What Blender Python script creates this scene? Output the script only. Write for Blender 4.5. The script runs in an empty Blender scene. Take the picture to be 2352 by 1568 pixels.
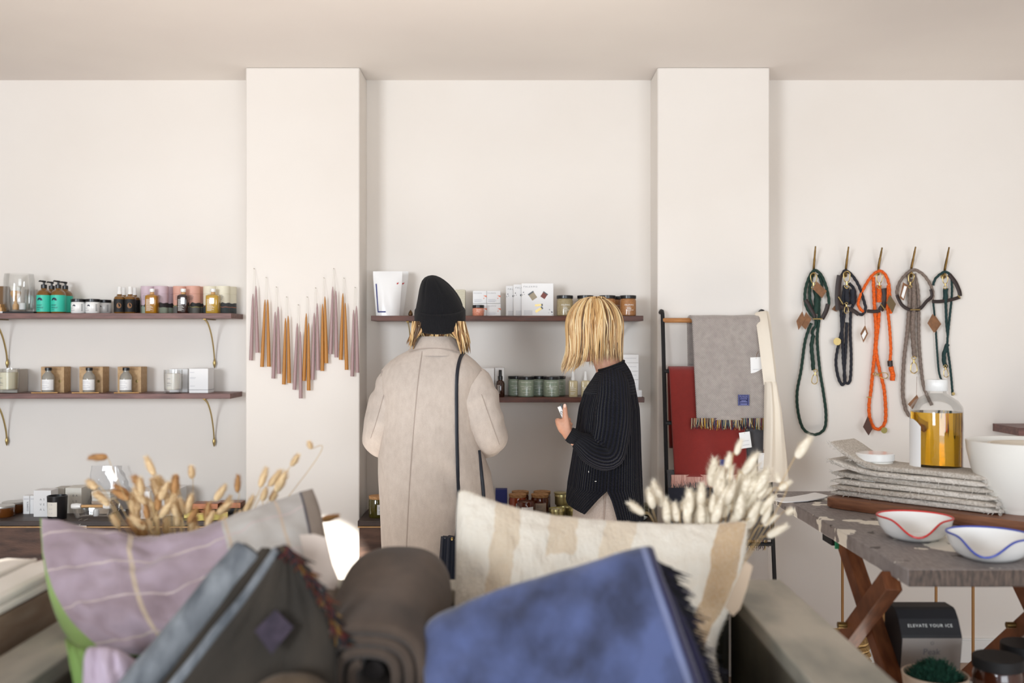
import bpy, bmesh, math, random
from mathutils import Vector, Matrix, Euler, noise
R = random.Random(7)
PI = math.pi
C = bpy.context.scene.collection
# ------------------------------------------------------------------ camera, world, lights, exposure
EYE = 1.45
FOC = 35.0 / 36.0 * 2352.0
cam = bpy.data.cameras.new('camera')
cam.lens = 35.0; cam.sensor_width = 36.0; cam.clip_start = 0.05
cam.dof.use_dof = True; cam.dof.focus_distance = 3.72; cam.dof.aperture_fstop = 2.0
camo = bpy.data.objects.new('camera', cam); C.objects.link(camo)
camo.location = (0, 0, EYE); camo.rotation_euler = (PI / 2, 0, 0)
bpy.context.scene.camera = camo

wd = bpy.data.worlds.new('sky'); bpy.context.scene.world = wd; wd.use_nodes = True
_nt = wd.node_tree; _bg = _nt.nodes['Background']; _bg.inputs[1].default_value = 1.0
_tc = _nt.nodes.new('ShaderNodeTexCoord'); _sx = _nt.nodes.new('ShaderNodeSeparateXYZ'); _rp = _nt.nodes.new('ShaderNodeValToRGB')
_nt.links.new(_tc.outputs['Generated'], _sx.inputs[0]); _mr = _nt.nodes.new('ShaderNodeMapRange'); _mr.inputs[1].default_value = -1.0; _mr.inputs[2].default_value = 1.0
_nt.links.new(_sx.outputs['Z'], _mr.inputs[0]); _nt.links.new(_mr.outputs[0], _rp.inputs[0]); _nt.links.new(_rp.outputs[0], _bg.inputs[0])
_e = _rp.color_ramp.elements                         # sunlit pavement below the horizon, bright sky above
_e[0].position = 0.46; _e[0].color = (0.85, 0.79, 0.74, 1); _e[1].position = 0.52; _e[1].color = (0.56, 0.63, 0.70, 1)

def lamp(name, kind, loc, target, power, col=(1, 1, 1), **kw):
    l = bpy.data.lights.new(name, kind); l.energy = power; l.color = col
    for k, v in kw.items(): setattr(l, k, v)
    o = bpy.data.objects.new(name, l); C.objects.link(o); o.location = loc
    o.rotation_euler = (Vector(target) - Vector(loc)).to_track_quat('-Z', 'Y').to_euler()
    return o
lamp('window_daylight', 'AREA', (-3.9, -4.6, 2.0), (0.3, 4.3, 1.2), 370, (0.88, 0.94, 1.0), shape='RECTANGLE', size=1.9, size_y=2.0)
lamp('shopfront_daylight', 'AREA', (1.7, -5.0, 1.45), (0.6, 4.3, 1.1), 215, (0.86, 0.93, 1.0), shape='RECTANGLE', size=4.0, size_y=2.2)
lamp('floor_bounce_fill', 'AREA', (0.25, 3.3, 0.03), (0.25, 3.3, 2.0), 29, (1.0, 0.915, 0.82), shape='RECTANGLE', size=4.2, size_y=1.1, spread=math.radians(105))  # added upward fill lamp, stands in for floor bounce to brighten the ceiling
lamp('sunbeam', 'SPOT', (-2.15, -1.5, 2.25), tuple(Vector(((738 - 1176) / FOC * 4.3, 4.3, EYE - (1330 - 784) / FOC * 4.3))), 5200, (1.0, 0.95, 0.86), spot_size=0.083, spot_blend=0.15, shadow_soft_size=0.03)
vs = bpy.context.scene.view_settings
vs.view_transform = 'Standard'; vs.look = 'None'; vs.gamma = 1.0; vs.exposure = 0.0; vs.use_curve_mapping = False
bpy.context.scene.cycles.max_bounces = 8
bpy.context.scene.cycles.diffuse_bounces = 4
bpy.context.scene.cycles.transparent_max_bounces = 12
bpy.context.scene.cycles.caustics_refractive = False
bpy.context.scene.cycles.caustics_reflective = False

# ------------------------------------------------------------------ helpers
def P(px, py, Y):                                   # a point of the photograph at distance Y from the lens
    return Vector(((px - 1176) / FOC * Y, Y, EYE - (py - 784) / FOC * Y))
def XP(px, Y): return (px - 1176) / FOC * Y
def ZP(py, Y): return EYE - (py - 784) / FOC * Y
def lin(c):
    return tuple(((v / 255) / 12.92 if v <= 10.3 else ((v / 255 + 0.055) / 1.055) ** 2.4) for v in c[:3]) + (1.0,)

MATS = {}
def mat(name, col, rough=0.6, metal=0.0, col2=None, ns=20.0, stretch=(1, 1, 1), bump=0.0, bs=300.0, bstretch=None,
        trans=0.0, ior=1.45, coat=0.0, sheen=0.0, attr=False, lo=0.35, hi=0.65, spec=0.5, alpha=1.0, sub=0.0, det=3.0, dist=0.004):
    if name in MATS: return MATS[name]
    m = bpy.data.materials.new(name); m.use_nodes = True; MATS[name] = m
    nt = m.node_tree; b = nt.nodes['Principled BSDF']; L = nt.links.new
    b.inputs['Base Color'].default_value = lin(col)
    b.inputs['Roughness'].default_value = rough; b.inputs['Metallic'].default_value = metal
    b.inputs['IOR'].default_value = ior; b.inputs['Transmission Weight'].default_value = trans
    b.inputs['Coat Weight'].default_value = coat; b.inputs['Sheen Weight'].default_value = sheen
    b.inputs['Specular IOR Level'].default_value = spec; b.inputs['Alpha'].default_value = alpha
    if sub: b.inputs['Subsurface Weight'].default_value = sub; b.inputs['Subsurface Radius'].default_value = (0.01, 0.004, 0.002)
    tc = nt.nodes.new('ShaderNodeTexCoord')
    if attr:
        a = nt.nodes.new('ShaderNodeVertexColor'); a.layer_name = 'Col'; L(a.outputs[0], b.inputs['Base Color'])
    elif col2:
        mp = nt.nodes.new('ShaderNodeMapping'); mp.inputs['Scale'].default_value = stretch; L(tc.outputs['Object'], mp.inputs[0])
        n = nt.nodes.new('ShaderNodeTexNoise'); n.inputs['Scale'].default_value = ns; n.inputs['Detail'].default_value = det; L(mp.outputs[0], n.inputs['Vector'])
        r = nt.nodes.new('ShaderNodeValToRGB'); e = r.color_ramp.elements
        e[0].position = lo; e[1].position = hi; e[0].color = lin(col); e[1].color = lin(col2)
        L(n.outputs['Fac'], r.inputs[0]); L(r.outputs[0], b.inputs['Base Color'])
    if bump:
        mp2 = nt.nodes.new('ShaderNodeMapping'); mp2.inputs['Scale'].default_value = bstretch or (1, 1, 1); L(tc.outputs['Object'], mp2.inputs[0])
        n2 = nt.nodes.new('ShaderNodeTexNoise'); n2.inputs['Scale'].default_value = bs; n2.inputs['Detail'].default_value = 2; L(mp2.outputs[0], n2.inputs['Vector'])
        bp = nt.nodes.new('ShaderNodeBump'); bp.inputs['Strength'].default_value = bump; bp.inputs['Distance'].default_value = dist
        L(n2.outputs['Fac'], bp.inputs['Height']); L(bp.outputs[0], b.inputs['Normal'])
    return m

class G:                                            # tiny node-graph helper on a principled material
    def __init__(s, name, rough=0.8, sheen=0.0):
        s.m = bpy.data.materials.new(name); s.m.use_nodes = True; s.nt = s.m.node_tree
        s.b = s.nt.nodes['Principled BSDF']; s.b.inputs['Roughness'].default_value = rough; s.b.inputs['Sheen Weight'].default_value = sheen
        s.tc = s.nt.nodes.new('ShaderNodeTexCoord'); MATS[name] = s.m
    def xyz(s, out='UV'):
        n = s.nt.nodes.new('ShaderNodeSeparateXYZ'); s.nt.links.new(s.tc.outputs[out], n.inputs[0]); return n.outputs
    def put(s, sock, v):
        if isinstance(v, (int, float)): sock.default_value = v
        elif isinstance(v, tuple): sock.default_value = v
        else: s.nt.links.new(v, sock)
    def math(s, op, a, b=0.0, c=None):
        n = s.nt.nodes.new('ShaderNodeMath'); n.operation = op; s.put(n.inputs[0], a); s.put(n.inputs[1], b)
        if c is not None: s.put(n.inputs[2], c)
        return n.outputs[0]
    def near(s, a, c, w): return s.math('COMPARE', a, c, w)
    def mix(s, f, a, b):
        n = s.nt.nodes.new('ShaderNodeMix'); n.data_type = 'RGBA'; s.put(n.inputs[0], f); s.put(n.inputs[6], a); s.put(n.inputs[7], b); return n.outputs[2]
    def noise(s, scale, out='Object', stretch=(1, 1, 1), detail=3.0):
        mp = s.nt.nodes.new('ShaderNodeMapping'); mp.inputs['Scale'].default_value = stretch; s.nt.links.new(s.tc.outputs[out], mp.inputs[0])
        n = s.nt.nodes.new('ShaderNodeTexNoise'); n.inputs['Scale'].default_value = scale; n.inputs['Detail'].default_value = detail
        s.nt.links.new(mp.outputs[0], n.inputs['Vector']); return n.outputs['Fac']
    def bump(s, h, strength=0.5, dist=0.003):
        n = s.nt.nodes.new('ShaderNodeBump'); n.inputs['Strength'].default_value = strength; n.inputs['Distance'].default_value = dist
        s.put(n.inputs['Height'], h); s.nt.links.new(n.outputs[0], s.b.inputs['Normal'])
    def col(s, v): s.put(s.b.inputs['Base Color'], v)

class MB:
    def __init__(s): s.v = []; s.f = []; s.mi = []; s.uv = {}; s.c = {}
    def add(s, vs, fs, mi=0, uv=None, col=None):
        o = len(s.v); s.v += [Vector(p) for p in vs]
        for f in fs: s.f.append([i + o for i in f]); s.mi.append(mi)
        if uv:
            for i, t in enumerate(uv): s.uv[i + o] = t
        if col:
            for i in range(len(vs)): s.c[i + o] = col
        return s
    def box(s, c, d, mi=0, m=None):
        x, y, z = d[0] / 2, d[1] / 2, d[2] / 2
        vs = [Vector((a * x, b * y, e * z)) for a in (-1, 1) for b in (-1, 1) for e in (-1, 1)]
        if m: vs = [m @ v for v in vs]
        vs = [v + Vector(c) for v in vs]
        return s.add(vs, [(0, 1, 3, 2), (4, 6, 7, 5), (0, 4, 5, 1), (2, 3, 7, 6), (0, 2, 6, 4), (1, 5, 7, 3)], mi)
    def grid(s, pts, wu=False, mi=0, uv=None, flip=False, wv=False):   # pts[v][u]
        nv, nu = len(pts), len(pts[0]); vs = [p for row in pts for p in row]; fs = []
        for j in range(nv if wv else nv - 1):
            for i in range(nu if wu else nu - 1):
                a, b = j * nu + i, j * nu + (i + 1) % nu; j2 = (j + 1) % nv
                q = (a, b, j2 * nu + (i + 1) % nu, j2 * nu + i)
                fs.append(q[::-1] if flip else q)
        if uv is None: uv = [(i / max(1, nu - 1 if not wu else nu), j / max(1, nv - 1)) for j in range(nv) for i in range(nu)]
        return s.add(vs, fs, mi, uv)
    def loft(s, rings, mi=0, caps=True, uv=None):
        s.grid(rings, wu=True, mi=mi, uv=uv)
        if caps:
            n = len(rings[0])
            for rg, fl in ((rings[0], True), (rings[-1], False)):
                c = sum((Vector(p) for p in rg), Vector()) / n
                fs = [((i + 1) % n, i, n) if fl else (i, (i + 1) % n, n) for i in range(n)]
                s.add(list(rg) + [c], fs, mi)
        return s
    def lathe(s, prof, c=(0, 0, 0), seg=24, mi=0, sx=1.0, sy=1.0):
        c = Vector(c); rings = [[c + Vector((max(r, 1e-5) * sx * math.cos(2 * PI * i / seg), max(r, 1e-5) * sy * math.sin(2 * PI * i / seg), z)) for i in range(seg)] for r, z in prof]
        return s.grid(rings, wu=True, mi=mi)
    def tube(s, pts, rad, seg=8, mi=0, caps=True, rope=None, flat=None, col=None, up=None):
        pts = [Vector(p) for p in pts]; n = len(pts); rings = []; t0 = None; dist = 0
        rad = rad if isinstance(rad, (list, tuple)) else [rad] * n
        for k in range(n):
            t = (pts[min(k + 1, n - 1)] - pts[max(k - 1, 0)])
            t = t.normalized() if t.length > 1e-9 else Vector((0, 0, 1))
            if t0 is None:
                a = Vector(up) if up else (Vector((0, 1, 0)) if abs(t.y) < 0.9 else Vector((1, 0, 0)))
                nn = (a - t * a.dot(t)).normalized()
            else:
                nn = t0.rotation_difference(t) @ nn; nn = (nn - t * nn.dot(t)).normalized()
            bb = t.cross(nn); t0 = t
            if k: dist += (pts[k] - pts[k - 1]).length
            rg = []
            for i in range(seg):
                a = 2 * PI * i / seg; r = rad[k]
                if rope: r *= 1 + rope[1] * math.cos(3 * a - 2 * PI * dist / rope[0])
                fa, fb = flat if flat else (1, 1)
                rg.append(pts[k] + nn * math.cos(a) * r * fa + bb * math.sin(a) * r * fb)
            rings.append(rg)
        o = len(s.v); s.loft(rings, mi, caps)
        if col:
            for i in range(o, len(s.v)): s.c[i] = col
        return s
    def prism(s, poly, th, m, mi=0):                # poly in xz, extruded along y by th, placed with matrix m
        n = len(poly); vs = [m @ Vector((x, 0, z)) for x, z in poly] + [m @ Vector((x, th, z)) for x, z in poly]
        return s.add(vs, [tuple(range(n)), tuple(range(2 * n - 1, n - 1, -1))] + [(i, i + n, (i + 1) % n + n, (i + 1) % n) for i in range(n)], mi)
    def ball(s, c, r, seg=16, mi=0, m=None):
        c = Vector(c); r = r if isinstance(r, (tuple, list)) else (r, r, r); rings = []
        for j in range(seg // 2 + 1):
            a = -PI / 2 + PI * j / (seg // 2); cr = max(math.cos(a), 1e-4)
            rg = [Vector((r[0] * cr * math.cos(2 * PI * i / seg), r[1] * cr * math.sin(2 * PI * i / seg), r[2] * math.sin(a))) for i in range(seg)]
            rings.append([c + (m @ p if m else p) for p in rg])
        return s.grid(rings, wu=True, mi=mi)
    def patch(s, r, z0, z1, a0, a1, c=(0, 0, 0), n=10, mi=0, zf=None):   # curved sticker on a cylinder; angle 0 faces -y
        c = Vector(c); A = [a0 + (a1 - a0) * i / n for i in range(n + 1)]
        lo = [c + Vector((r * math.sin(a), -r * math.cos(a), z0)) for a in A]
        hi = [c + Vector((r * math.sin(a), -r * math.cos(a), zf(a) if zf else z1)) for a in A]
        return s.grid([lo, hi], mi=mi)
    def build(s, name, ms, parent=None, smooth=True, angle=40, bevel=0.0, loc=None, bseg=2):
        me = bpy.data.meshes.new(name); me.from_pydata([tuple(v) for v in s.v], [], s.f)
        ms = ms if isinstance(ms, (list, tuple)) else [ms]
        for m in ms: me.materials.append(m)
        me.polygons.foreach_set('material_index', [min(i, len(ms) - 1) for i in s.mi])
        if s.uv:
            ul = me.uv_layers.new(name='UVMap')
            for lp in me.loops: ul.data[lp.index].uv = s.uv.get(lp.vertex_index, (0, 0))
        if s.c:
            ca = me.color_attributes.new('Col', 'FLOAT_COLOR', 'POINT')
            for i in range(len(s.v)): ca.data[i].color = s.c.get(i, (0.5, 0.5, 0.5, 1))
        me.update()
        if smooth:
            me.polygons.foreach_set('use_smooth', [True] * len(me.polygons))
            try: me.set_sharp_from_angle(angle=math.radians(angle))
            except Exception: pass
        o = bpy.data.objects.new(name, me); C.objects.link(o)
        if parent: o.parent = parent
        if loc is not None: o.location = loc
        if bevel:
            b = o.modifiers.new('edge', 'BEVEL'); b.width = bevel; b.segments = bseg; b.limit_method = 'ANGLE'
        return o

def tag(o, label=None, cat=None, group=None, kind=None):
    if label: o['label'] = label
    if cat: o['category'] = cat
    if group: o['group'] = group
    if kind: o['kind'] = kind
    return o
def thing(name, label, cat, loc=(0, 0, 0), rz=0.0, group=None):
    o = bpy.data.objects.new(name, None); C.objects.link(o); o.empty_display_size = 0.05
    o.location = loc; o.rotation_euler = (0, 0, rz)
    return tag(o, label, cat, group)
def struct(name, mb, m, **kw): return tag(mb.build(name, m, **kw), kind='structure')
def cr(pts, n=6, closed=False):                     # smooth curve through points
    pts = [Vector(p) for p in pts]; out = []; N = len(pts)
    for i in range(N if closed else N - 1):
        if closed: a, b, c, d = pts[(i - 1) % N], pts[i], pts[(i + 1) % N], pts[(i + 2) % N]
        else: a, b, c, d = pts[max(i - 1, 0)], pts[i], pts[i + 1], pts[min(i + 2, N - 1)]
        for k in range(n):
            t = k / n
            out.append(0.5 * ((2 * b) + (c - a) * t + (2 * a - 5 * b + 4 * c - d) * t * t + (3 * b - a - 3 * c + d) * t ** 3))
    out.append(pts[0] if closed else pts[-1]); return out
def lerp(a, b, t): return a + (b - a) * t
def pl(vals, t):                                    # piecewise linear through a list
    k = t * (len(vals) - 1); i = min(int(k), len(vals) - 2); return lerp(vals[i], vals[i + 1], k - i)
def ring(cx, cy, z, rx, ry, n=32, p=2.4, start=0.0, zfun=None):
    out = []
    for i in range(n):
        a = start + 2 * PI * i / n; ca, sa = math.cos(a), math.sin(a)
        x = cx + rx * math.copysign(abs(ca) ** (2 / p), ca); y = cy + ry * math.copysign(abs(sa) ** (2 / p), sa)
        out.append(Vector((x, y, z + (zfun(x, y) if zfun else 0))))
    return out
_T = {}
def text_mesh(s, size, space=1.0, align='LEFT'):
    k = (s, size, space, align)
    if k not in _T:
        cu = bpy.data.curves.new('lettering', 'FONT'); cu.body = s; cu.size = size; cu.align_x = align; cu.space_character = space; cu.resolution_u = 2
        o = bpy.data.objects.new('lettering', cu); _T[k] = bpy.data.meshes.new_from_object(o)
        bpy.data.objects.remove(o)
    me = _T[k]; return [v.co.copy() for v in me.vertices], [list(p.vertices) for p in me.polygons]
def lettering(s, size, m, parent, at, space=1.0, align='LEFT', rad=None, roll=0.0, tilt=None, name='lettering'):
    vs, fs = text_mesh(s, size, space, align); mb = MB(); out = []
    for v in vs:
        x, z = v.x * math.cos(roll) - v.y * math.sin(roll), v.x * math.sin(roll) + v.y * math.cos(roll)
        if rad: a = (x + at[0]) / rad; out.append(Vector((rad * math.sin(a), -rad * math.cos(a), at[2] + z)))
        else:
            p = Vector((x, 0, z))
            if tilt: p = tilt @ p
            out.append(p + Vector(at))
    mb.add(out, fs); return mb.build(name, m, parent, smooth=False)
def baked(o, mods):                                 # apply modifiers to a mesh object and keep the result
    for kind, kw in mods:
        md = o.modifiers.new(kind, kind)
        for k, v in kw.items(): setattr(md, k, v)
    dg = bpy.context.evaluated_depsgraph_get(); me = bpy.data.meshes.new_from_object(o.evaluated_get(dg))
    for md in list(o.modifiers): o.modifiers.remove(md)
    old = o.data; o.data = me; me.name = old.name; bpy.data.meshes.remove(old)
    me.polygons.foreach_set('use_smooth', [True] * len(me.polygons)); return o
def dedup(v): return v

# ------------------------------------------------------------------ materials
M = {}
M['wall'] = mat('wall_plaster', (236, 231, 225), 0.9, col2=(232, 226, 219), ns=1.3, bump=0.08, bs=35, dist=0.003, spec=0.2)
M['ceiling'] = mat('ceiling_plaster', (236, 231, 226), 0.75, col2=(228, 222, 218), ns=0.9, bump=0.05, bs=20, dist=0.003, spec=0.3)
M['floor'] = mat('floor_boards', (150, 128, 110), 0.5, col2=(172, 148, 128), ns=6, stretch=(6, 0.5, 1))
M['base'] = mat('baseboard_paint', (232, 232, 230), 0.5)
M['walnut'] = mat('walnut', (66, 34, 22), 0.42, col2=(98, 52, 34), ns=9, stretch=(1, 8, 8), bump=0.1, bs=80, bstretch=(1, 10, 10))
M['walnut_hazed'] = mat('walnut_glare', (98, 70, 66), 0.45, col2=(128, 92, 86), ns=9, stretch=(1, 8, 8), bump=0.1, bs=80, bstretch=(1, 10, 10))  # same wood as walnut, paler: glare haze mixed into the colour
M['console'] = mat('console_top', (52, 42, 38), 0.45, col2=(70, 56, 50), ns=6, stretch=(1, 7, 7))
M['consolef'] = mat('console_front', (72, 53, 45), 0.55, col2=(108, 80, 66), ns=7, stretch=(1, 3, 5), bump=0.15, bs=60, bstretch=(1, 6, 6))
M['brass'] = mat('brass', (186, 164, 112), 0.38, 1.0)
M['brass_dark'] = mat('aged_brass', (128, 104, 62), 0.38, 1.0)
M['white'] = mat('white_card', (240, 240, 240), 0.55)
M['white_g'] = mat('white_gloss', (238, 238, 236), 0.22, coat=0.3)
M['offwhite'] = mat('offwhite_card', (228, 224, 214), 0.6)
M['grey_card'] = mat('grey_card', (196, 190, 180), 0.6)
M['black'] = mat('black_plastic', (22, 22, 25), 0.35, coat=0.2)
M['matt_black'] = mat('matt_black', (26, 26, 28), 0.6)
M['steel'] = mat('black_steel', (34, 34, 36), 0.5, 0.3)
M['navy'] = mat('navy_ink', (28, 34, 60), 0.5)
M['blue_ink'] = mat('blue_ink', (44, 52, 120), 0.6)
M['red_ink'] = mat('red_ink', (190, 40, 40), 0.6)
M['orange_ink'] = mat('orange_ink', (238, 130, 92), 0.6)
M['grey_ink'] = mat('grey_ink', (120, 120, 124), 0.6)
M['faint_ink'] = mat('faint_ink', (186, 186, 192), 0.6)
M['white_ink'] = mat('white_ink', (244, 244, 240), 0.5)
M['kraft'] = mat('kraft_card', (204, 172, 132), 0.7, col2=(188, 154, 114), ns=60)
M['kraft_dark'] = mat('kraft_tag', (140, 98, 66), 0.7, col2=(120, 84, 58), ns=60)
M['wood_lt'] = mat('light_wood', (222, 178, 122), 0.5, col2=(200, 152, 98), ns=30, stretch=(1, 8, 8))
M['oak'] = mat('oak_rod', (190, 132, 76), 0.5, col2=(166, 110, 60), ns=20, stretch=(1, 6, 6))
M['cork'] = mat('cork', (206, 160, 112), 0.75, col2=(176, 128, 84), ns=120)
M['amber'] = mat('amber_glass', (96, 40, 12), 0.1, coat=0.6, trans=0.25)
M['amber_dk'] = mat('brown_glass', (52, 24, 12), 0.1, coat=0.6)
M['olive'] = mat('olive_glass', (84, 76, 24), 0.1, coat=0.6, trans=0.25)
M['gold_tin'] = mat('gold_tin', (206, 196, 142), 0.28, 0.85)
M['honey'] = mat('honey_bottle', (122, 84, 34), 0.12, coat=0.5)
M['teal'] = mat('teal_label', (56, 196, 170), 0.45)
M['clear'] = None
def thin_glass(name, tint=(1, 1, 1), gl=0.08):
    m = bpy.data.materials.new(name); m.use_nodes = True; nt = m.node_tree; nt.nodes.clear()
    o = nt.nodes.new('ShaderNodeOutputMaterial'); t = nt.nodes.new('ShaderNodeBsdfTransparent'); g = nt.nodes.new('ShaderNodeBsdfGlossy')
    t.inputs[0].default_value = tint + (1,); g.inputs['Roughness'].default_value = 0.05
    lw = nt.nodes.new('ShaderNodeLayerWeight'); lw.inputs[0].default_value = 0.35
    mx = nt.nodes.new('ShaderNodeMixShader'); mu = nt.nodes.new('ShaderNodeMath'); mu.operation = 'MULTIPLY_ADD'; mu.inputs[1].default_value = 0.35; mu.inputs[2].default_value = gl
    nt.links.new(lw.outputs['Fresnel'], mu.inputs[0]); nt.links.new(mu.outputs[0], mx.inputs[0])
    nt.links.new(t.outputs[0], mx.inputs[1]); nt.links.new(g.outputs[0], mx.inputs[2]); nt.links.new(mx.outputs[0], o.inputs[0]); return m
M['clear'] = thin_glass('clear_glass', (0.982, 0.985, 0.982), 0.03)
M['film'] = thin_glass('clear_film', (0.97, 0.975, 0.985), 0.02)
M['fringe'] = mat('yarn_ends', (128, 128, 128), 0.9, attr=True)

# ------------------------------------------------------------------ the setting
YB, YP, ZC = 4.51, 4.30, 2.633
XL, XR, YF = -4.6, 3.4, -2.2
struct('wall_back', MB().box(((XL + XR) / 2, YB + 0.1, ZC / 2), (XR - XL + 0.4, 0.2, ZC + 0.2)), M['wall'])
struct('wall_left', MB().box((XL - 0.1, (YF + YB) / 2, ZC / 2), (0.2, YB - YF, ZC + 0.2)), M['wall'])
struct('wall_right', MB().box((XR + 0.1, (YF + YB) / 2, ZC / 2), (0.2, YB - YF, ZC + 0.2)), M['wall'])
PX = (XP(564, YP), XP(826, YP), XP(1510, YP), XP(1768, YP))
struct('wall_left_pier', MB().box(((PX[0] + PX[1]) / 2, (YP + YB) / 2 + 0.005, ZC / 2), (PX[1] - PX[0], YB - YP + 0.01, ZC)), M['wall'], bevel=0.006)
struct('wall_right_pier', MB().box(((PX[2] + PX[3]) / 2, (YP + YB) / 2 + 0.005, ZC / 2), (PX[3] - PX[2], YB - YP + 0.01, ZC)), M['wall'], bevel=0.006)
struct('floor', MB().box(((XL + XR) / 2, (YF + YB) / 2, -0.05), (XR - XL, YB - YF, 0.1)), M['floor'])
struct('ceiling', MB().box(((XL + XR) / 2, (YF + YB) / 2, ZC + 0.05), (XR - XL, YB - YF, 0.1)), M['ceiling'])
struct('baseboard_right', MB().box(((PX[3] + XR) / 2, YB - 0.009, 0.05), (XR - PX[3], 0.018, 0.1)).box(((PX[3] + XR) / 2, YB - 0.006, 0.104), (XR - PX[3], 0.012, 0.008)), M['base'], bevel=0.002)
# ------------------------------------------------------------------ shelves, brackets, consoles
YS = 4.32                                           # front face of the wall shelves
def shelf(label, x0, x1, z, m, yf=YS, th=0.0225, group=None):
    mb = MB().box(((x0 + x1) / 2, (yf + YB) / 2, z - th / 2), (x1 - x0, YB - yf, th))
    return tag(mb.build('wall_shelf', m, bevel=0.0015), label, 'shelf', group)
ZL1, ZL2, ZN1, ZN2, ZK = 1.573, 1.224, 1.562, 1.208, 0.693
shelf('upper walnut shelf on the left wall holding teal pump bottles', -3.2, -1.218, ZL1, M['walnut_hazed'])
shelf('lower walnut shelf on the left wall holding kraft boxes and candles', -3.2, -1.222, ZL2, M['walnut_hazed'])
shelf('upper dark walnut shelf in the niche with the white pouches', -0.612, 0.570, ZN1, M['walnut'])
shelf('lower dark walnut shelf in the niche behind the two shoppers', -0.612, 0.575, ZN2, M['walnut'])
shelf('short dark walnut shelf end on the right wall above the white bowl', XP(2280, YB), 3.3, 1.079, M['walnut_hazed'], 4.28, 0.034)

def bracket(label, x, zt, zf, finial=False):
    t = thing('shelf_bracket', label, 'bracket', (x, YB, zf), group='curved brass shelf brackets')
    h = zt - zf
    pts = cr([(0, -0.012, 0.012), (0, -0.022, h * 0.28), (0, -0.055, h * 0.62), (0, -0.105, h * 0.88), (0, -0.155, h - 0.0035)], 6)
    MB().tube(pts, 0.0042, 8, flat=(0.7, 1.5), up=(1, 0, 0)).build('curved_arm', M['brass'], t)
    MB().box((0, -0.085, h - 0.003), (0.012, 0.15, 0.004)).build('top_bar', M['brass_dark'], t)
    MB().lathe([(0, -0.024), (0.003, -0.018), (0.0065, -0.006), (0.0075, 0.002), (0.005, 0.012), (0.0035, 0.02), (0, 0.022)], (0, -0.012, 0), 12).build('finial', M['brass'], t)
    return t
bracket('brass bracket under the right end of the upper left shelf', XP(493, 4.5), ZL1 - 0.0225, ZP(834, 4.5))
bracket('brass bracket under the upper left shelf at the photo edge', XP(17, 4.5), ZL1 - 0.0225, ZP(834, 4.5))
bracket('brass bracket under the right end of the lower left shelf', XP(492, 4.5), ZL2 - 0.0225, ZP(1014, 4.5))
bracket('brass bracket under the lower left shelf at the photo edge', XP(16, 4.5), ZL2 - 0.0225, ZP(1012, 4.5))
bracket('brass bracket under the niche shelf left of the black beanie', XP(944, 4.5), ZN1 - 0.0225, ZP(822, 4.5))
bracket('brass bracket of the upper niche shelf hidden behind the blonde head', XP(1416, 4.5), ZN1 - 0.0225, ZP(822, 4.5))
MB().lathe([(0.006, 0), (0.008, 0.006), (0.0085, 0.012), (0.004, 0.022), (0, 0.03)], (0, 0, 0), 12)
tag(MB().lathe([(0, 0), (0.008, 0.001), (0.0105, 0.008), (0.009, 0.016), (0.004, 0.024), (0, 0.029)], (XP(943, 4.4), 4.4, ZN1), 12).build('incense_cone', mat('bronze', (92, 66, 40), 0.4, 0.6)), 'small dark bronze cone on the niche shelf beside the beanie', 'cone')

def console(label, x0, x1):
    t = thing('low_console', label, 'console', ((x0 + x1) / 2, 4.352, 0)); w = x1 - x0
    MB().box((0, 0, ZK - 0.011), (w, 0.30, 0.022)).build('top', M['console'], t, bevel=0.002)
    MB().box((0, -0.145, ZK - 0.026), (w, 0.012, 0.004)).build('edge_strip', M['wood_lt'], t)
    MB().box((0, 0.005, (ZK - 0.03 + 0.06) / 2 + 0.0), (w - 0.01, 0.27, ZK - 0.09)).build('front_panel', M['consolef'], t)
    MB().box((0, 0.02, 0.03), (w - 0.06, 0.22, 0.06)).build('plinth', M['console'], t)
    return t
console('long dark wooden console along the left wall behind the pillows', -3.2, PX[0] - 0.004)
console('dark wooden console in the niche holding cork lidded candles', XP(822, 4.21), PX[2] - 0.03)

# ------------------------------------------------------------------ builders for goods
def rc(mb, r, z0, z1, b=0.0015, seg=24, c=(0, 0, 0)):   # round can with soft edges
    return mb.lathe([(0, z0), (r - b, z0), (r, z0 + b), (r, z1 - b), (r - b, z1), (0, z1)], c, seg)
LAST = [None]
def _last(): return LAST[0]
def jar(name, label, x, y, z, r, h, lid, body, lidm=None, group=None, cat='jar', txt=None, lab=None, lid_r=1.02, salt=None):
    t = thing(name, label, cat, (x, y, z), group=group); hb = h - lid; LAST[0] = t
    MB().lathe([(0, 0), (r * 0.9, 0), (r, 0.004), (r, hb * 0.86), (r * 0.93, hb * 0.97), (r * 0.9, hb)], seg=24).build('glass_body', body, t)
    if lidm: rc(MB(), r * lid_r, hb - 0.001, h).build('lid', lidm, t)
    if lab: 
        o = MB().patch(r + 0.0004, lab[0], lab[1], lab[2], lab[3], n=12).build('label', lab[4], t)
    if txt:
        for s, sz, zz in txt[0]: lettering(s, sz, txt[1], t, (txt[2] * r, 0, zz), rad=r + 0.0006, align='CENTER')
    return t
def bars(parent, m, x, y, rows, name='small_print'):   # illegible small print as thin raised lines
    mb = MB()
    for z, w in rows: mb.box((x + w / 2, y, z), (w, 0.0004, 0.0014))
    return mb.build(name, m, parent, smooth=False)
def cbars(parent, m, r, a0, rows, name='small_print'):
    mb = MB()
    for z, w in rows: mb.patch(r, z, z + 0.0013, a0, a0 + w / r, n=5)
    return mb.build(name, m, parent, smooth=False)
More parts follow.
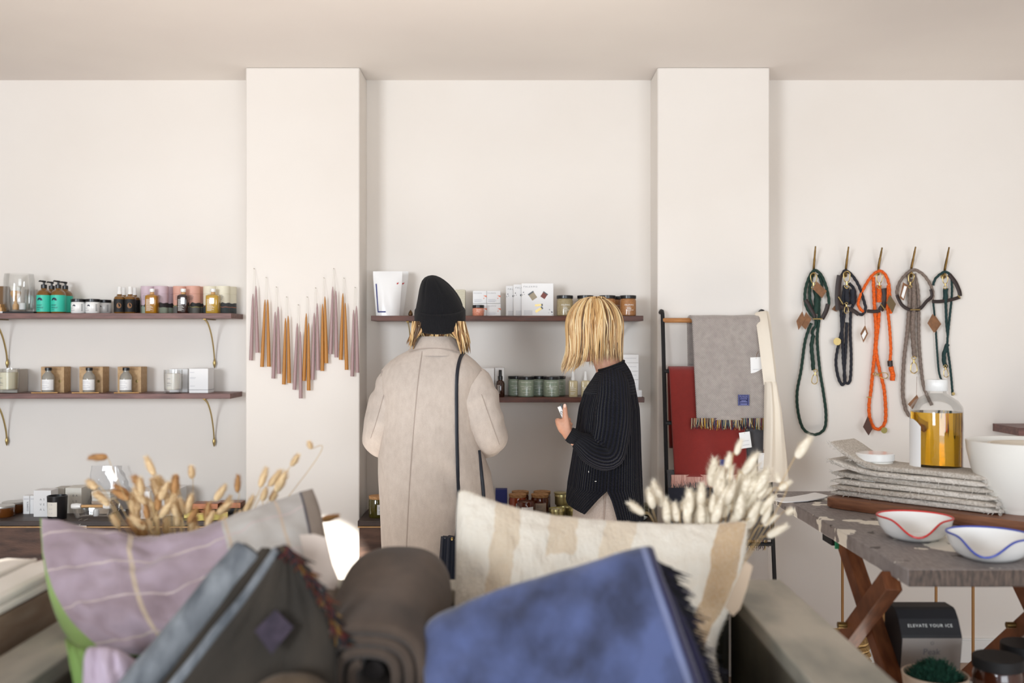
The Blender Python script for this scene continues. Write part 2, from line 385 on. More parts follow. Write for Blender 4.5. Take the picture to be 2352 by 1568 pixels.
def carton(name, label, px0, px1, py0, py1, yf, depth, m, group=None, cat='box', z=None, rz=0.0):
    x0, x1 = XP(px0, yf), XP(px1, yf); zt = ZP(py0, yf); zb = z if z is not None else ZP(py1, yf)
    t = thing(name, label, cat, ((x0 + x1) / 2, yf + depth / 2, zb), rz, group)
    MB().box((0, 0, (zt - zb) / 2), (x1 - x0, depth, zt - zb)).build('carton', m, t, bevel=0.001)
    t['dims'] = [x1 - x0, depth, zt - zb]
    return t
HALF = [(0.0105 * math.cos(a), 0.0105 * math.sin(a)) for a in [PI * i / 12 for i in range(13)]]
def arch_emblem(parent, r, z, s, at=0.0):              # a half-round hill emblem bent on the bottle
    mb = MB(); n = 12; lo = []; hi = []
    for i in range(n + 1):
        u = -1 + 2 * i / n; x = u * s; a = at + x / r
        zo = z + s * math.sqrt(max(0, 1 - u * u)); zi = z + max(0, 0.45 * s * (1 - abs(u + 0.15) * 2.2))
        lo.append(Vector((r * math.sin(a), -r * math.cos(a), zi))); hi.append(Vector((r * math.sin(a), -r * math.cos(a), max(zo, zi))))
    mb.grid([lo, hi]); return mb.build('emblem', M['navy'], parent, smooth=False)
def pump_head(t, z, m, s=1.0, down=0.0):
    rc(MB(), 0.0125 * s, z, z + 0.018 * s, 0.002).build('pump_collar', m, t)
    h = z + 0.018 * s
    mb = MB().tube([(0, 0, h), (0, 0, h + 0.012 * s)], 0.0045 * s, 10)
    mb.tube(cr([(0.008 * s, 0, h + 0.012 * s), (-0.004 * s, -0.002, h + 0.014 * s), (-0.016 * s, -0.006, h + 0.0155 * s), (-0.019 * s, -0.007, h + 0.012 * s)], 4), [0.0055 * s] * 5 + [0.0045 * s] * 4 + [0.003 * s] * 4, 8, flat=(1, 0.8))
    mb.build('pump_spout', m, t)

# ------------------------------------------------------------------ upper left shelf
def teal_bottle(label, px, y, z=ZL1):
    t = thing('soap_bottle', label, 'pump bottle', (XP(px, y), y, z), group='teal labelled pump bottles')
    r = 0.0305
    MB().lathe([(0, 0), (r - 0.003, 0), (r, 0.004), (r, 0.082), (r * 0.93, 0.092), (r * 0.72, 0.1), (0.013, 0.105), (0.011, 0.112)], seg=28).build('bottle_body', M['honey'], t)
    lb = rc(MB(), r + 0.0005, 0.007, 0.08, 0.0002, 28).build('label', M['teal'], t)
    arch_emblem(lb, r + 0.0012, 0.056, 0.0125, -0.15)
    cbars(lb, M['navy'], r + 0.0012, -0.65, [(0.037, 0.026), (0.033, 0.024), (0.026, 0.032), (0.0225, 0.03), (0.015, 0.016)])
    pump_head(t, 0.109, M['black'])
    return t
teal_bottle('teal labelled pump bottle at back, second pump from the left', 119, 4.455)
teal_bottle('teal labelled pump bottle at back, rightmost pump of the four', 150, 4.455)
teal_bottle('teal labelled pump bottle in front beside the glass vase', 101, 4.375)
teal_bottle('teal labelled pump bottle in front beside the white cream jars', 134, 4.375)
for px, y, lb in ((180, 4.36, 'white cream jar with black lid next to the teal bottles'), (213, 4.36, 'white cream jar with black lid, second from the teal bottles'), (239, 4.44, 'small white jar with black lid behind its row, farthest right of three')):
    t = jar('cream_jar', lb, XP(px, y), y, ZL1, 0.0305, 0.0625, 0.012, M['white_g'], M['black'], 'white cream jars with black lids')
    arch_emblem(t, 0.0312, 0.030, 0.0075, -0.2)
    cbars(t, M['grey_ink'], 0.0312, -0.75, [(0.012, 0.02), (0.022, 0.012)])
    cbars(t, M['matt_black'], 0.0312, 0.75, [(0.010 + 0.004 * i, 0.009) for i in range(8)], 'side_print')
def lotion(label, px, y):
    t = thing('lotion_bottle', label, 'bottle', (XP(px, y), y, ZL1), group='black labelled bottles with white pumps')
    r = 0.0235
    MB().lathe([(0, 0), (r - 0.003, 0), (r, 0.004), (r, 0.064), (r * 0.9, 0.072), (0.011, 0.0785), (0.0095, 0.088)], seg=24).build('bottle_body', M['honey'], t)
    lb = rc(MB(), r + 0.0005, 0.006, 0.062, 0.0002).build('label', M['matt_black'], t)
    mb = MB(); c = [Vector(((r + 0.001) * math.sin((0.0095 * math.cos(a) + 0.006) / r), -(r + 0.001) * math.cos((0.0095 * math.cos(a) + 0.006) / r), 0.034 + 0.012 * math.sin(a))) for a in [2 * PI * i / 20 for i in range(20)]]
    mb.add(c, [tuple(range(20))]); mb.build('copper_disc', mat('copper_print', (140, 96, 56), 0.5), lb, smooth=False)
    MB().lathe([(0.0105, 0.084), (0.0105, 0.094), (0.009, 0.096), (0.009, 0.115), (0.0075, 0.118), (0, 0.119)], seg=16).build('pump_cap', M['white_g'], t)
lotion('black labelled bottle with white pump at back, second from the left', 284, 4.45)
lotion('black labelled bottle with white pump at back beside the mauve tube', 309, 4.45)
lotion('black labelled bottle with white pump in front, nearest the cream jars', 274.5, 4.37)
lotion('black labelled bottle with white pump in front, nearest the mauve tubes', 299, 4.37)

def hills(name, top, ridge, low, band):
    g = G(name, 0.6); x, y, z = g.xyz('Object')
    wav = g.math('ADD', g.math('MULTIPLY', g.math('SINE', g.math('MULTIPLY', x, 95.0)), 0.007), g.math('MULTIPLY', g.math('SINE', g.math('MULTIPLY_ADD', x, 210.0, 1.0)), 0.004))
    h1 = g.math('LESS_THAN', z, g.math('ADD', wav, 0.043)); h2 = g.math('LESS_THAN', z, g.math('MULTIPLY_ADD', wav, -0.5, 0.033)); h3 = g.math('LESS_THAN', z, g.math('MULTIPLY_ADD', wav, -0.5, 0.030))
    c = g.mix(h1, lin(top), lin(ridge)); c = g.mix(h2, c, lin(band)); c = g.mix(h3, c, lin(low)); g.col(c); return g.m
HM = [hills('tube_mauve', (212, 190, 200), (52, 48, 50), (160, 172, 154), (60, 56, 54)), hills('tube_salmon', (224, 170, 152), (50, 50, 50), (104, 104, 100), (170, 160, 90)), hills('tube_cream', (238, 232, 210), (64, 68, 70), (62, 70, 72), (170, 110, 84))]
def tube(label, px, y, k):
    r = 0.0305; t = thing('card_tube', label, 'tube', (XP(px, y), y, ZL1), group='landscape printed card tubes')
    rc(MB(), r, 0, 0.088, 0.001, 28).build('tube_body', HM[k], t); rc(MB(), r + 0.0004, 0.088, 0.1225, 0.001, 28).build('tube_cap', HM[k], t)
    cbars(t, M['grey_ink'], r + 0.0008, -0.4, [(0.08, 0.02), (0.074, 0.024), (0.068, 0.022), (0.062, 0.018), (0.03, 0.014)])
for k, (a, b, c, w) in enumerate(((340, 370, 383, 'mauve'), (414, 444, 456, 'salmon pink'), (483, 512, 526, 'cream'))):
    tube('%s card tube printed with hills, left one behind its bottle' % w, a, 4.435, k)
    tube('%s card tube printed with hills, right one in front of its pair' % w, b, 4.42, k)
    tube('%s card tube printed with hills, half hidden at the rear right' % w, c + 1, 4.476, k)
def oil_bottle(label, px0, px1, m):
    y = 4.362; w = XP(px1, y) - XP(px0, y); t = thing('oil_bottle', label, 'bottle', (XP((px0 + px1) / 2, y), y, ZL1), group='square bath oil bottles')
    MB().loft([ring(0, 0, z, w / 2 * s, w / 2 * s * 0.9, 28, 6) for z, s in ((0, 0.94), (0.003, 1), (0.07, 1), (0.077, 0.96), (0.082, 0.7), (0.084, 0.4))]).build('bottle_body', m, t)
    rc(MB(), 0.009, 0.083, 0.093).build('neck', M['wood_lt'], t); rc(MB(), 0.0115, 0.093, 0.108).build('cap', M['white_g'], t)
    bars(t, M['white_ink'], -w * 0.36, -w * 0.455, [(0.060 - 0.0048 * i, w * (0.35 + 0.3 * ((i * 7) % 5) / 5)) for i in range(11)])
AMB = mat('amber_oil', (196, 136, 26), 0.1, coat=0.6, trans=0.35); GOLDO = mat('golden_oil', (226, 180, 66), 0.1, coat=0.6, trans=0.4); DKO = mat('dark_oil', (46, 24, 18), 0.1, coat=0.6)
oil_bottle('amber bath oil bottle in front of the mauve tubes', 336, 363, AMB)
oil_bottle('nearly black bath oil bottle in front of the salmon tubes', 409, 433, DKO)
oil_bottle('pale golden bath oil bottle in front of the cream tubes', 475, 504, GOLDO)
# glass vase group at the photo edge
def vase(label, px, y, r, h):
    t = thing('glass_vase', label, 'vase', (XP(px, y), y, ZL1), group=None)
    pr = [(0, 0.004), (r * 0.86, 0.004), (r * 0.98, 0.02), (r, 0.05), (r * 0.97, h * 0.85), (r * 0.9, h)]
    MB().lathe(pr + [(r * 0.9 - 0.002, h), (r * 0.97 - 0.003, h * 0.85), (r - 0.003, 0.05), (r * 0.84, 0.008), (0, 0.008)], seg=32).build('glass_wall', M['clear'], t); return t
SL = MB().box((XP(52, 4.40), 4.40, ZL1 + 0.004), (0.155, 0.12, 0.008))
tag(SL.build('slate_tray', M['matt_black'], bevel=0.001), 'black slate tray under the clear glass vase', 'tray')
v = vase('large clear glass vase on the slate tray left of the teal bottles', 44, 4.40, 0.065, 0.168); v.location.z = ZL1 + 0.008
v2 = vase('smaller clear glass tumbler behind the large vase, near the teal bottles', 72, 4.47, 0.030, 0.11)
SC = thing('wooden_scoop', 'pale wooden brush standing inside the large glass vase', 'brush', (XP(36, 4.40), 4.40, ZL1 + 0.017))
MB().lathe([(0, 0), (0.012, 0), (0.013, 0.02), (0.007, 0.03), (0.008, 0.045), (0.018, 0.06), (0.022, 0.075), (0.018, 0.085), (0, 0.088)], seg=16).build('handle', M['wood_lt'], SC)
MB().lathe([(0.018, 0.082), (0.024, 0.1), (0.022, 0.105), (0, 0.106)], seg=16).build('bristles', M['offwhite'], SC)
tag(rc(MB(), 0.014, 0, 0.03, c=(XP(52, 4.39), 4.39, ZL1 + 0.017)).build('wax_melt', M['white']), 'small white wax melt inside the large glass vase', 'wax melt')
carton('kraft_box', 'brown kraft carton standing at the left photo edge on the upper shelf', -30, 11, 657, 718, 4.46, 0.04, mat('brown_card', (122, 92, 62), 0.7), z=ZL1)
t = thing('wooden_block', 'two stacked pale wood blocks at the left photo edge', 'block', (XP(-4, 4.37), 4.37, ZL1 + 0.0085))
MB().box((0, 0, 0.009), (0.05, 0.04, 0.018)).build('lower_block', M['wood_lt'], t, bevel=0.001); MB().box((-0.003, 0, 0.025), (0.045, 0.036, 0.014)).build('upper_block', M['wood_lt'], t, bevel=0.001)
tag(MB().box((XP(-2, 4.37), 4.37, ZL1 + 0.00425), (0.062, 0.06, 0.0085)).build('white_box', M['white'], bevel=0.001), 'flat white box under the wood blocks at the left edge', 'box')

# ------------------------------------------------------------------ lower left shelf
def glass_candle(label, px, y, r, h, wax):
    t = thing('glass_candle', label, 'candle', (XP(px, y), y, ZL2), group=None)
    MB().lathe([(0, 0), (r * 0.92, 0), (r * 0.95, 0.002), (r, h), (r - 0.002, h), (r * 0.93, 0.016), (0, 0.015)], seg=28).build('glass_cup', M['clear'], t)
    MB().lathe([(0, 0.0155), (r * 0.8, 0.0155), (r * 0.9, 0.02), (r * 0.945, h * 0.84), (0, h * 0.84)], seg=28).build('wax', wax, t)
    MB().tube([(0, 0, h * 0.84), (0.001, 0, h * 0.84 + 0.008)], 0.0012, 6).build('wick', M['offwhite'], t)
    cbars(t, M['grey_ink'], r + 0.0006, -0.35, [(h * 0.62, 0.016), (h * 0.45, 0.014), (h * 0.41, 0.02), (h * 0.33, 0.018)])
WAX = mat('cream_wax', (236, 230, 204), 0.5, sub=0.2); WAXW = mat('white_wax', (240, 236, 228), 0.5, sub=0.2)
carton('candle_box', 'taupe grey carton behind the cream candle at the left edge', -10, 40, 848, 905, 4.40, 0.095, M['grey_card'], z=ZL2)
glass_candle('cream wax candle in clear glass at the left photo edge', 18, 4.37, 0.047, 0.108, WAX)
for k, (b0, b1, bp, s0, s1, w) in enumerate(((94, 147, 111, 72, 131, 'left'), (182, 236, 205, 165, 226, 'middle'), (270, 324, 289.5, 262, 318, 'right'))):
    for q, (dx, y, dep) in enumerate(((0, 4.405, 0.045), (9, 4.456, 0.045))):
        t = carton('kraft_box', 'kraft carton %s, %s of the three brown bottle sets' % (('with printed lines behind its bottle', 'mostly hidden behind its twin')[q], w), b0 + dx, b1 + dx * 0.6, 842, 904, y, dep, M['kraft'], 'kraft cartons on the lower left shelf', z=ZL2)
        if q == 0:
            d = t['dims']; bars(t, M['kraft_dark'], -d[0] * 0.42, -dep / 2 - 0.0003, [(0.113 - 0.006 * i, d[0] * 0.8) for i in range(3)])
            mb = MB().add([(d[0] * 0.32 + 0.006 * math.cos(a), -dep / 2 - 0.0003, 0.05 + 0.006 * math.sin(a)) for a in [2 * PI * i / 16 for i in range(16)]], [tuple(range(16))]); mb.build('gold_seal', M['brass'], t, smooth=False)
    y = 4.365; r = 0.0262; t = thing('diffuser_bottle', 'clear bottle with black cap and white label, %s of three' % w, 'bottle', (XP(bp, y), y, ZL2), group='black capped bottles on the lower left shelf')
    MB().lathe([(0, 0), (r - 0.002, 0), (r, 0.003), (r, 0.068), (r * 0.85, 0.08), (r * 0.5, 0.09), (0.012, 0.094), (0.012, 0.1)], seg=24).build('bottle_body', mat('smoky_bottle', (178, 174, 164), 0.12, coat=0.5, trans=0.3), t)
    lb = MB().patch(r + 0.0006, 0.014, 0.06, -1.45, 1.3, n=16).build('label', M['white'], t)
    cbars(lb, M['faint_ink'], r + 0.001, -0.8, [(0.05, 0.03), (0.044, 0.036), (0.034, 0.03), (0.026, 0.036), (0.02, 0.024)])
    rc(MB(), 0.0145, 0.0985, 0.112, 0.001, 20).build('cap', M['black'], t)
    x0, x1 = XP(s0, 4.335), XP(s1, 4.345)
    tag(MB().tube([(x0, 4.335, ZL2 + 0.0025), ((x0 + x1) / 2, 4.337, ZL2 + 0.0025), (x1, 4.35, ZL2 + 0.0025)], 0.0024, 8).build('wooden_stick', M['wood_lt']), 'pale wooden stick on the shelf front before the %s brown bottle set' % w, 'stick', 'pale wooden sticks')
carton('candle_box', 'white carton partly hidden behind the white candle', 389, 431, 847, 903, 4.45, 0.05, M['white'], z=ZL2)
t = carton('candle_box', 'white square carton at the right end of the lower left shelf', 434, 478, 846, 903, 4.375, 0.085, M['white'], z=ZL2)
MB().box((0, 0, 0.0135), (t['dims'][0] + 0.0012, 0.0864, 0.0016)).build('base_groove', M['grey_ink'], t)
bars(t, M['faint_ink'], -0.038, -0.0428, [(0.09, 0.02), (0.068, 0.026), (0.063, 0.024), (0.03, 0.022)])
glass_candle('white wax candle in clear glass near the right end of the lower left shelf', 398, 4.36, 0.0405, 0.102, WAXW)

# ------------------------------------------------------------------ upper niche shelf
def pouch(label, pxs, y, marks=True, rz=0.0):
    x0, x1, x2, x3 = [XP(p, y) for p in pxs]; cx = (x2 + x3) / 2; zt = ZP(623, y) - ZN1
    t = thing('white_pouch', label, 'pouch', (cx, y, ZN1), group='white stand up pouches'); rows = []; rowsb = []
    for j in range(13):
        v = j / 12; a = lerp(x2, x0, min(1, v * 1.15)) - cx; b = lerp(x3, x1, min(1, v * 1.15)) - cx; th = 0.026 * (1 - v) ** 0.55 + 0.0015
        rows.append([Vector((lerp(a, b, i / 14), -th * (1 - abs(2 * i / 14 - 1) ** 3) * (1 + 0.12 * noise.noise(Vector((i * 0.6, j * 0.5, y * 9)))) - 0.001, v * zt)) for i in range(15)])
        rowsb.append([Vector((p.x, -p.y, p.z)) for p in rows[-1]])
    mb = MB().grid(rows).grid(rowsb, flip=True)
    for q in range(12): mb.add([rows[q][0], rows[q + 1][0], rowsb[q + 1][0], rowsb[q][0]], [(0, 1, 2, 3)]).add([rows[q][-1], rowsb[q][-1], rowsb[q + 1][-1], rows[q + 1][-1]], [(0, 1, 2, 3)])
    n = 15; mb.add(rows[-1] + rowsb[-1], [(i, i + 1, n + i + 1, n + i) for i in range(14)]); mb.add(rows[0] + rowsb[0], [(i + 1, i, n + i, n + i + 1) for i in range(14)])
    mb.build('pouch_body', mat('pouch_film', (240, 240, 240), 0.35, coat=0.2), t)
    def onf(u, v):
        j = v * 12; i = u * 14; j0, i0 = min(int(j), 11), min(int(i), 13)
        a = rows[j0][i0].lerp(rows[j0][i0 + 1], i - i0); b = rows[j0 + 1][i0].lerp(rows[j0 + 1][i0 + 1], i - i0); return a.lerp(b, j - j0) + Vector((0, -0.0012, 0))
    if marks:
        mb = MB(); L = [(0.075, 0.72), (0.08, 0.5), (0.085, 0.3), (0.09, 0.08)]
        for (u, v), (u2, v2) in zip(L, L[1:]): mb.add([onf(u, v), onf(u + 0.045, v), onf(u2 + 0.045, v2), onf(u2, v2)], [(0, 1, 2, 3)])
        for k in range(4): u = 0.09 + 0.09 * k; mb.add([onf(u, 0.075), onf(u + 0.09, 0.075), onf(u + 0.09, 0.105), onf(u, 0.105)], [(0, 1, 2, 3)])
        mb.build('blue_mark', M['blue_ink'], t, smooth=False)
        MB().add([onf(0.83, 0.735), onf(0.9, 0.75), onf(0.89, 0.725), onf(0.84, 0.7)], [(0, 1, 2, 3)]).build('red_mark', M['red_ink'], t, smooth=False)
    return t
pouch('white pouch seen edge on behind the front pouch', (866, 938, 878, 926), 4.45)
pouch('white foil pouch with blue bracket mark at the niche shelf left end', (857, 924, 864, 917), 4.37)
def leaf_print():
    g = G('leaf_print', 0.7); x, y, z = g.xyz('Object')
    w = g.nt.nodes.new('ShaderNodeTexWave'); w.wave_type = 'RINGS'; w.inputs['Scale'].default_value = 60; w.inputs['Distortion'].default_value = 6
    g.nt.links.new(g.tc.outputs['Object'], w.inputs[0]); f = g.math('GREATER_THAN', w.outputs['Fac'], 0.6)
    c = g.mix(f, lin((196, 190, 166)), lin((226, 220, 200))); c = g.mix(g.math('LESS_THAN', z, 0.031), c, lin((44, 56, 54))); g.col(c); return g.m
carton('printed_carton', 'leaf patterned sage carton with dark base behind the beanie', 1032, 1068, 665, 723, 4.41, 0.06, leaf_print(), z=ZN1)
def palermo_box(label, px0, py0, py1, z, txt=True):
    y = 4.395; t = carton('salt_carton', label, px0, px0 + 31.5, py0, py1, y, 0.058, M['white'], 'small white bath salt cartons', z=z)
    w, d, h = t['dims']; f = -0.0294
    if txt: lettering('PALERMO', 0.0062, M['grey_ink'], t, (-w * 0.44, f, h - 0.0125), space=1.5)
    mb = MB().add([(w * 0.26, f, h * 0.62), (w * 0.5, f, h * 0.62), (w * 0.5, f, h * 0.47)], [(0, 1, 2)]).add([(w * 0.28, f, h * 0.42), (w * 0.34, f, h * 0.46), (w * 0.33, f, h * 0.36), (w * 0.26, f, h * 0.37)], [(0, 1, 2, 3)])
    mb.build('orange_shapes', M['orange_ink'], t, smooth=False); bars(t, M['faint_ink'], -w * 0.4, f, [(h * 0.3, w * 0.55), (h * 0.2, w * 0.6), (h * 0.14, w * 0.5)])
palermo_box('small white carton, lower left of four, behind the pink salt jar', 1086.5, 697, 723, ZN1)
palermo_box('small white carton with orange shapes, lower right of four', 1118.5, 697, 723, ZN1)
palermo_box('small white carton with orange shapes, upper left of four', 1086, 667.5, 696, ZP(696.5, 4.40))
palermo_box('small white carton with orange shapes, upper right of four', 1118, 667.5, 696, ZP(696.5, 4.40))
PINK = mat('pink_salt', (226, 158, 130), 0.5, col2=(206, 120, 96), ns=220, coat=0.5)
jar('salt_jar', 'small pink bath salt jar with black lid before the white cartons', XP(1098.5, 4.355), 4.355, ZN1, 0.0255, 0.0475, 0.0125, PINK, M['black'], txt=([('PALERMO', 0.0055, 0.024)], M['white_ink'], 0.2))
for k, (x0, y, zt, lb) in enumerate(((1162, 4.405, 656, 'large white gift box at the back, leftmost of three overlapping'), (1179.5, 4.385, 653, 'large white gift box in the middle of three overlapping'), (1198, 4.362, 650.5, 'large white gift box in front picturing two jars and gold tubes'))):
    t = carton('gift_box', lb, x0, x0 + 73, zt, 723, y, 0.017, M['white'], 'large white gift boxes in the niche', z=ZN1)
    w, d, h = t['dims']; f = -0.0089
    lettering('PALERMO', 0.0098, M['grey_ink'], t, (-w * 0.44, f, h - 0.018), space=1.6)
    mb = MB()
    for (a, b, s) in ((-0.46, 0.72, 0.03), (-0.43, 0.66, 0.018), (-0.49, 0.64, 0.022)): mb.add([(w * a, f, h * b), (w * (a + s), f, h * (b + s)), (w * (a + s * 1.2), f, h * (b - s * 0.6))], [(0, 1, 2)])
    for (a, b, s) in ((0.36, 0.2, 0.03), (0.42, 0.13, 0.05), (0.34, 0.1, 0.02), (0.45, 0.04, 0.03)): mb.add([(w * a, f, h * b), (w * (a + s), f, h * (b + s * 0.2)), (w * (a + s), f, h * (b - s))], [(0, 1, 2)])
    mb.build('confetti_print', M['navy'], t, smooth=False)
    bars(t, M['faint_ink'], -w * 0.43, f, [(h * (0.16 - 0.03 * i), w * 0.27) for i in range(5)])
    def pic(x, z, ang, w0, h0, m, cap=True):
        c, s = math.cos(ang), math.sin(ang)
        q = lambda u, v: (x + (u * c - v * s), f - 0.0001, z + (u * s + v * c))
        MB().add([q(-w0, -h0), q(w0, -h0), q(w0, h0), q(-w0, h0)], [(0, 1, 2, 3)]).build('jar_picture', m, t, smooth=False)
        if cap: MB().add([q(-w0 * 1.08, h0), q(w0 * 1.08, h0), q(w0 * 1.08, h0 * 1.45), q(-w0 * 1.08, h0 * 1.45)], [(0, 1, 2, 3)]).build('cap_picture', M['black'], t, smooth=False)
    pic(-w * 0.14, h * 0.6, 0.6, 0.013, 0.014, mat('print_sand', (168, 156, 134), 0.6)); pic(w * 0.2, h * 0.62, -0.6, 0.011, 0.011, mat('print_rose', (128, 72, 64), 0.6))
    pic(w * 0.02, h * 0.33, -1.5, 0.0045, 0.014, M['brass']); pic(w * 0.03, h * 0.18, -1.0, 0.0055, 0.015, M['brass'])
SAND = mat('sand_salt', (176, 160, 122), 0.4, col2=(146, 130, 94), ns=260, coat=0.6); BROWN = mat('brown_scrub', (182, 128, 78), 0.4, col2=(146, 96, 54), ns=260, coat=0.6)
for px, y, m, lb in ((1422, 4.455, BROWN, 'brown scrub jar with black lid at the back between two jars'), (1297.5, 4.365, SAND, 'olive sand coloured scrub jar with black lid beside the gift boxes'), (1344.5, 4.365, SAND, 'scrub jar with black lid mostly hidden behind the blonde head'), (1395, 4.365, BROWN, 'brown scrub jar with black lid just right of the blonde head'), (1442.5, 4.365, BROWN, 'brown scrub jar with black lid at the right end of the niche shelf')):
    jar('scrub_jar', lb, XP(px, y), y, ZN1, 0.0355, 0.0895, 0.0135, m, M['black'], 'scrub jars with black lids', txt=([('PALERMO', 0.0095, 0.044)], M['white_ink'], 0.05))
    cbars(_last(), M['white_ink'], 0.0362, -0.25, [(0.037, 0.016), (0.0325, 0.02), (0.029, 0.018), (0.0245, 0.032), (0.020, 0.016)])

# ------------------------------------------------------------------ lower niche shelf
carton('white_carton', 'narrow white carton behind the tan coat shoulder', 1105, 1135, 845, 911, 4.38, 0.075, M['white'], z=ZN2)
carton('white_carton', 'white carton behind the brown spray bottle', 1137, 1158, 844, 911, 4.395, 0.09, M['white'], z=ZN2)
y = 4.35; t = thing('spray_bottle', 'brown glass spray bottle with black nozzle on the lower niche shelf', 'bottle', (XP(1149, y), y, ZN2))
MB().lathe([(0, 0), (0.0185, 0), (0.0195, 0.003), (0.0195, 0.058), (0.0165, 0.068), (0.009, 0.074), (0.009, 0.078)], seg=24).build('bottle_body', M['amber_dk'], t)
MB().lathe([(0.0105, 0.075), (0.0105, 0.09), (0.0075, 0.092), (0.007, 0.116), (0.006, 0.118), (0, 0.118)], seg=16).build('nozzle', M['black'], t)
cbars(t, M['white_ink'], 0.0199, -0.7, [(0.05 - 0.005 * i, 0.012) for i in range(8)])
SAGE = mat('sage_jar', (156, 170, 150), 0.35, col2=(140, 156, 138), ns=90, coat=0.5); SAGED = SAGE
for px, y, lb in ((1185.5, 4.44, 'sage green bath salt jar half hidden at the left of its row'), (1238, 4.44, 'sage green bath salt jar in the back between two jars'), (1281, 4.44, 'sage green bath salt jar peeking out at the right of its row'), (1208.5, 4.365, 'sage green bath salt jar in front, left one'), (1266.5, 4.365, 'sage green bath salt jar in front, right one')):
    jar('bath_salt_jar', lb, XP(px, y), y, ZN2, 0.0352, 0.0885, 0.012, SAGE, M['black'], 'sage green bath salt jars', txt=([('SHIVA NECTAR', 0.0068, 0.062), ('SOAK BY THE SEA', 0.0066, 0.044)], M['white_ink'], 0))
    for z_, w_ in ((0.0395, 0.022), (0.0345, 0.042), (0.0195, 0.032), (0.0105, 0.016)): cbars(_last(), M['white_ink'], 0.0359, -w_ / 2 / 0.0359, [(z_, w_)])
MIST = mat('mist_bottle', (222, 206, 164), 0.2, coat=0.5, trans=0.25)
for px, lb in ((1316.5, 'pale yellow mist bottle with white cap, left of the row'), (1345, 'pale yellow mist bottle with white cap beside the navy sweater'), (1373, 'pale yellow mist bottle with white cap mostly behind the navy sweater')):
    y = 4.37; t = thing('mist_bottle', lb, 'bottle', (XP(px, y), y, ZN2), group='pale yellow mist bottles')
    MB().loft([ring(0, 0, z, 0.0195 * s, 0.0195 * s, 24, 5) for z, s in ((0, 0.95), (0.003, 1), (0.064, 1), (0.069, 0.95), (0.072, 0.6))]).build('bottle_body', MIST, t)
    MB().lathe([(0.009, 0.07), (0.009, 0.082), (0.0075, 0.084), (0.0065, 0.108), (0.005, 0.111), (0, 0.111)], seg=16).build('cap', M['white_g'], t)
    bars(t, M['white_ink'], -0.013, -0.0198, [(0.042, 0.016), (0.036, 0.024), (0.029, 0.022), (0.018, 0.02), (0.012, 0.015)])
for k in range(5):
    z0 = ZN2 + k * 0.0371; y = 4.38
    t = thing('white_box', 'flat white box in the tall stack behind the navy sweater, %s' % ('lowest', 'second from bottom', 'middle one', 'second from top', 'topmost')[k], 'box', (XP(1444, y), y + 0.04, z0), group='stacked white boxes at the niche right end')
    MB().box((0, 0, 0.0184), (0.088, 0.08, 0.0365)).build('carton', M['white'], t, bevel=0.001); bars(t, M['faint_ink'], -0.036, -0.0403, [(0.02, 0.07)])
carton('white_box', 'tiny white box at the right end of the lower niche shelf', 1462, 1474.5, 896, 911, 4.34, 0.03, M['white'], z=ZN2)
# ------------------------------------------------------------------ on the niche console
def cork_candle(label, px, y, r, h, glass, cork=True, lab=None, group='cork lidded candles'):
    t = thing('cork_candle' if cork else 'glass_candle', label, 'candle', (XP(px, y), y, ZK), group=group)
    MB().lathe([(0, 0), (r * 0.93, 0), (r, 0.005), (r, h * 0.88), (r * 0.96, h * 0.93), (r * 0.96, h), (r * 0.92, h), (r * 0.92, h * 0.86), (0, h * 0.85)], seg=28).build('glass_cup', glass, t)
    if cork: MB().lathe([(0, h - 0.004), (r * 0.9, h - 0.004), (r * 0.98, h), (r * 1.0, h + 0.012), (0, h + 0.0125)], seg=28).build('cork_lid', M['cork'], t)
    else:
        MB().lathe([(0, h * 0.87), (r * 0.9, h * 0.87)], seg=24).build('wax', WAXW, t)
        MB().tube([(0, 0, h * 0.87), (0, 0, h * 0.95)], 0.001, 6).build('wick', M['offwhite'], t)
    if lab:
        lb = MB().patch(r + 0.0005, h * 0.18, h * 0.72, lab[0], lab[1], n=10).build('label', lab[2], t)
        cbars(lb, M['grey_ink'], r + 0.001, lab[0] + 0.15, [(h * 0.58, r * 0.7), (h * 0.5, r * 0.6), (h * 0.36, r * 0.75), (h * 0.28, r * 0.5)])
AMG = mat('amber_jar', (150, 58, 20), 0.1, coat=0.6); AMK = mat('dark_amber_jar', (92, 40, 22), 0.1, coat=0.6)
cork_candle('olive glass candle with cork lid left of the tan coat', 867, 4.30, 0.0375, 0.08, M['olive'], True, (0.1, 1.2, M['white']))
cork_candle('olive candle hidden behind the tan coat beside the first one', 892, 4.40, 0.0375, 0.08, M['olive'], True)
cork_candle('amber cork lidded candle at the back left of the amber group', 1195, 4.40, 0.038, 0.084, AMK)
cork_candle('amber cork lidded candle at the back right of the amber group', 1245, 4.40, 0.038, 0.084, AMK)
cork_candle('bright amber cork lidded candle in front beside the blue box', 1189, 4.32, 0.038, 0.084, AMG, True, (-0.2, 0.9, M['white']))
cork_candle('dark amber cork lidded candle with beige label', 1240, 4.32, 0.038, 0.084, AMK, True, (-0.55, 0.75, mat('beige_label', (206, 186, 166), 0.6)))
cork_candle('open amber candle with white label in front of the cork lids', 1208, 4.255, 0.0385, 0.076, AMK, False, (-0.5, 0.9, M['white']), 'open glass candles')
t = carton('blue_box', 'royal blue box with a copper dot beside the tan coat', 1138, 1165, 1124, 1160, 4.34, 0.05, M['blue_ink'], z=ZK)
MB().add([(-0.006 + 0.0105 * math.cos(a), -0.0254, 0.042 + 0.0105 * math.sin(a)) for a in [2 * PI * i / 20 for i in range(20)]], [tuple(range(20))]).build('copper_dot', mat('copper_dot', (214, 150, 122), 0.5), t, smooth=False)
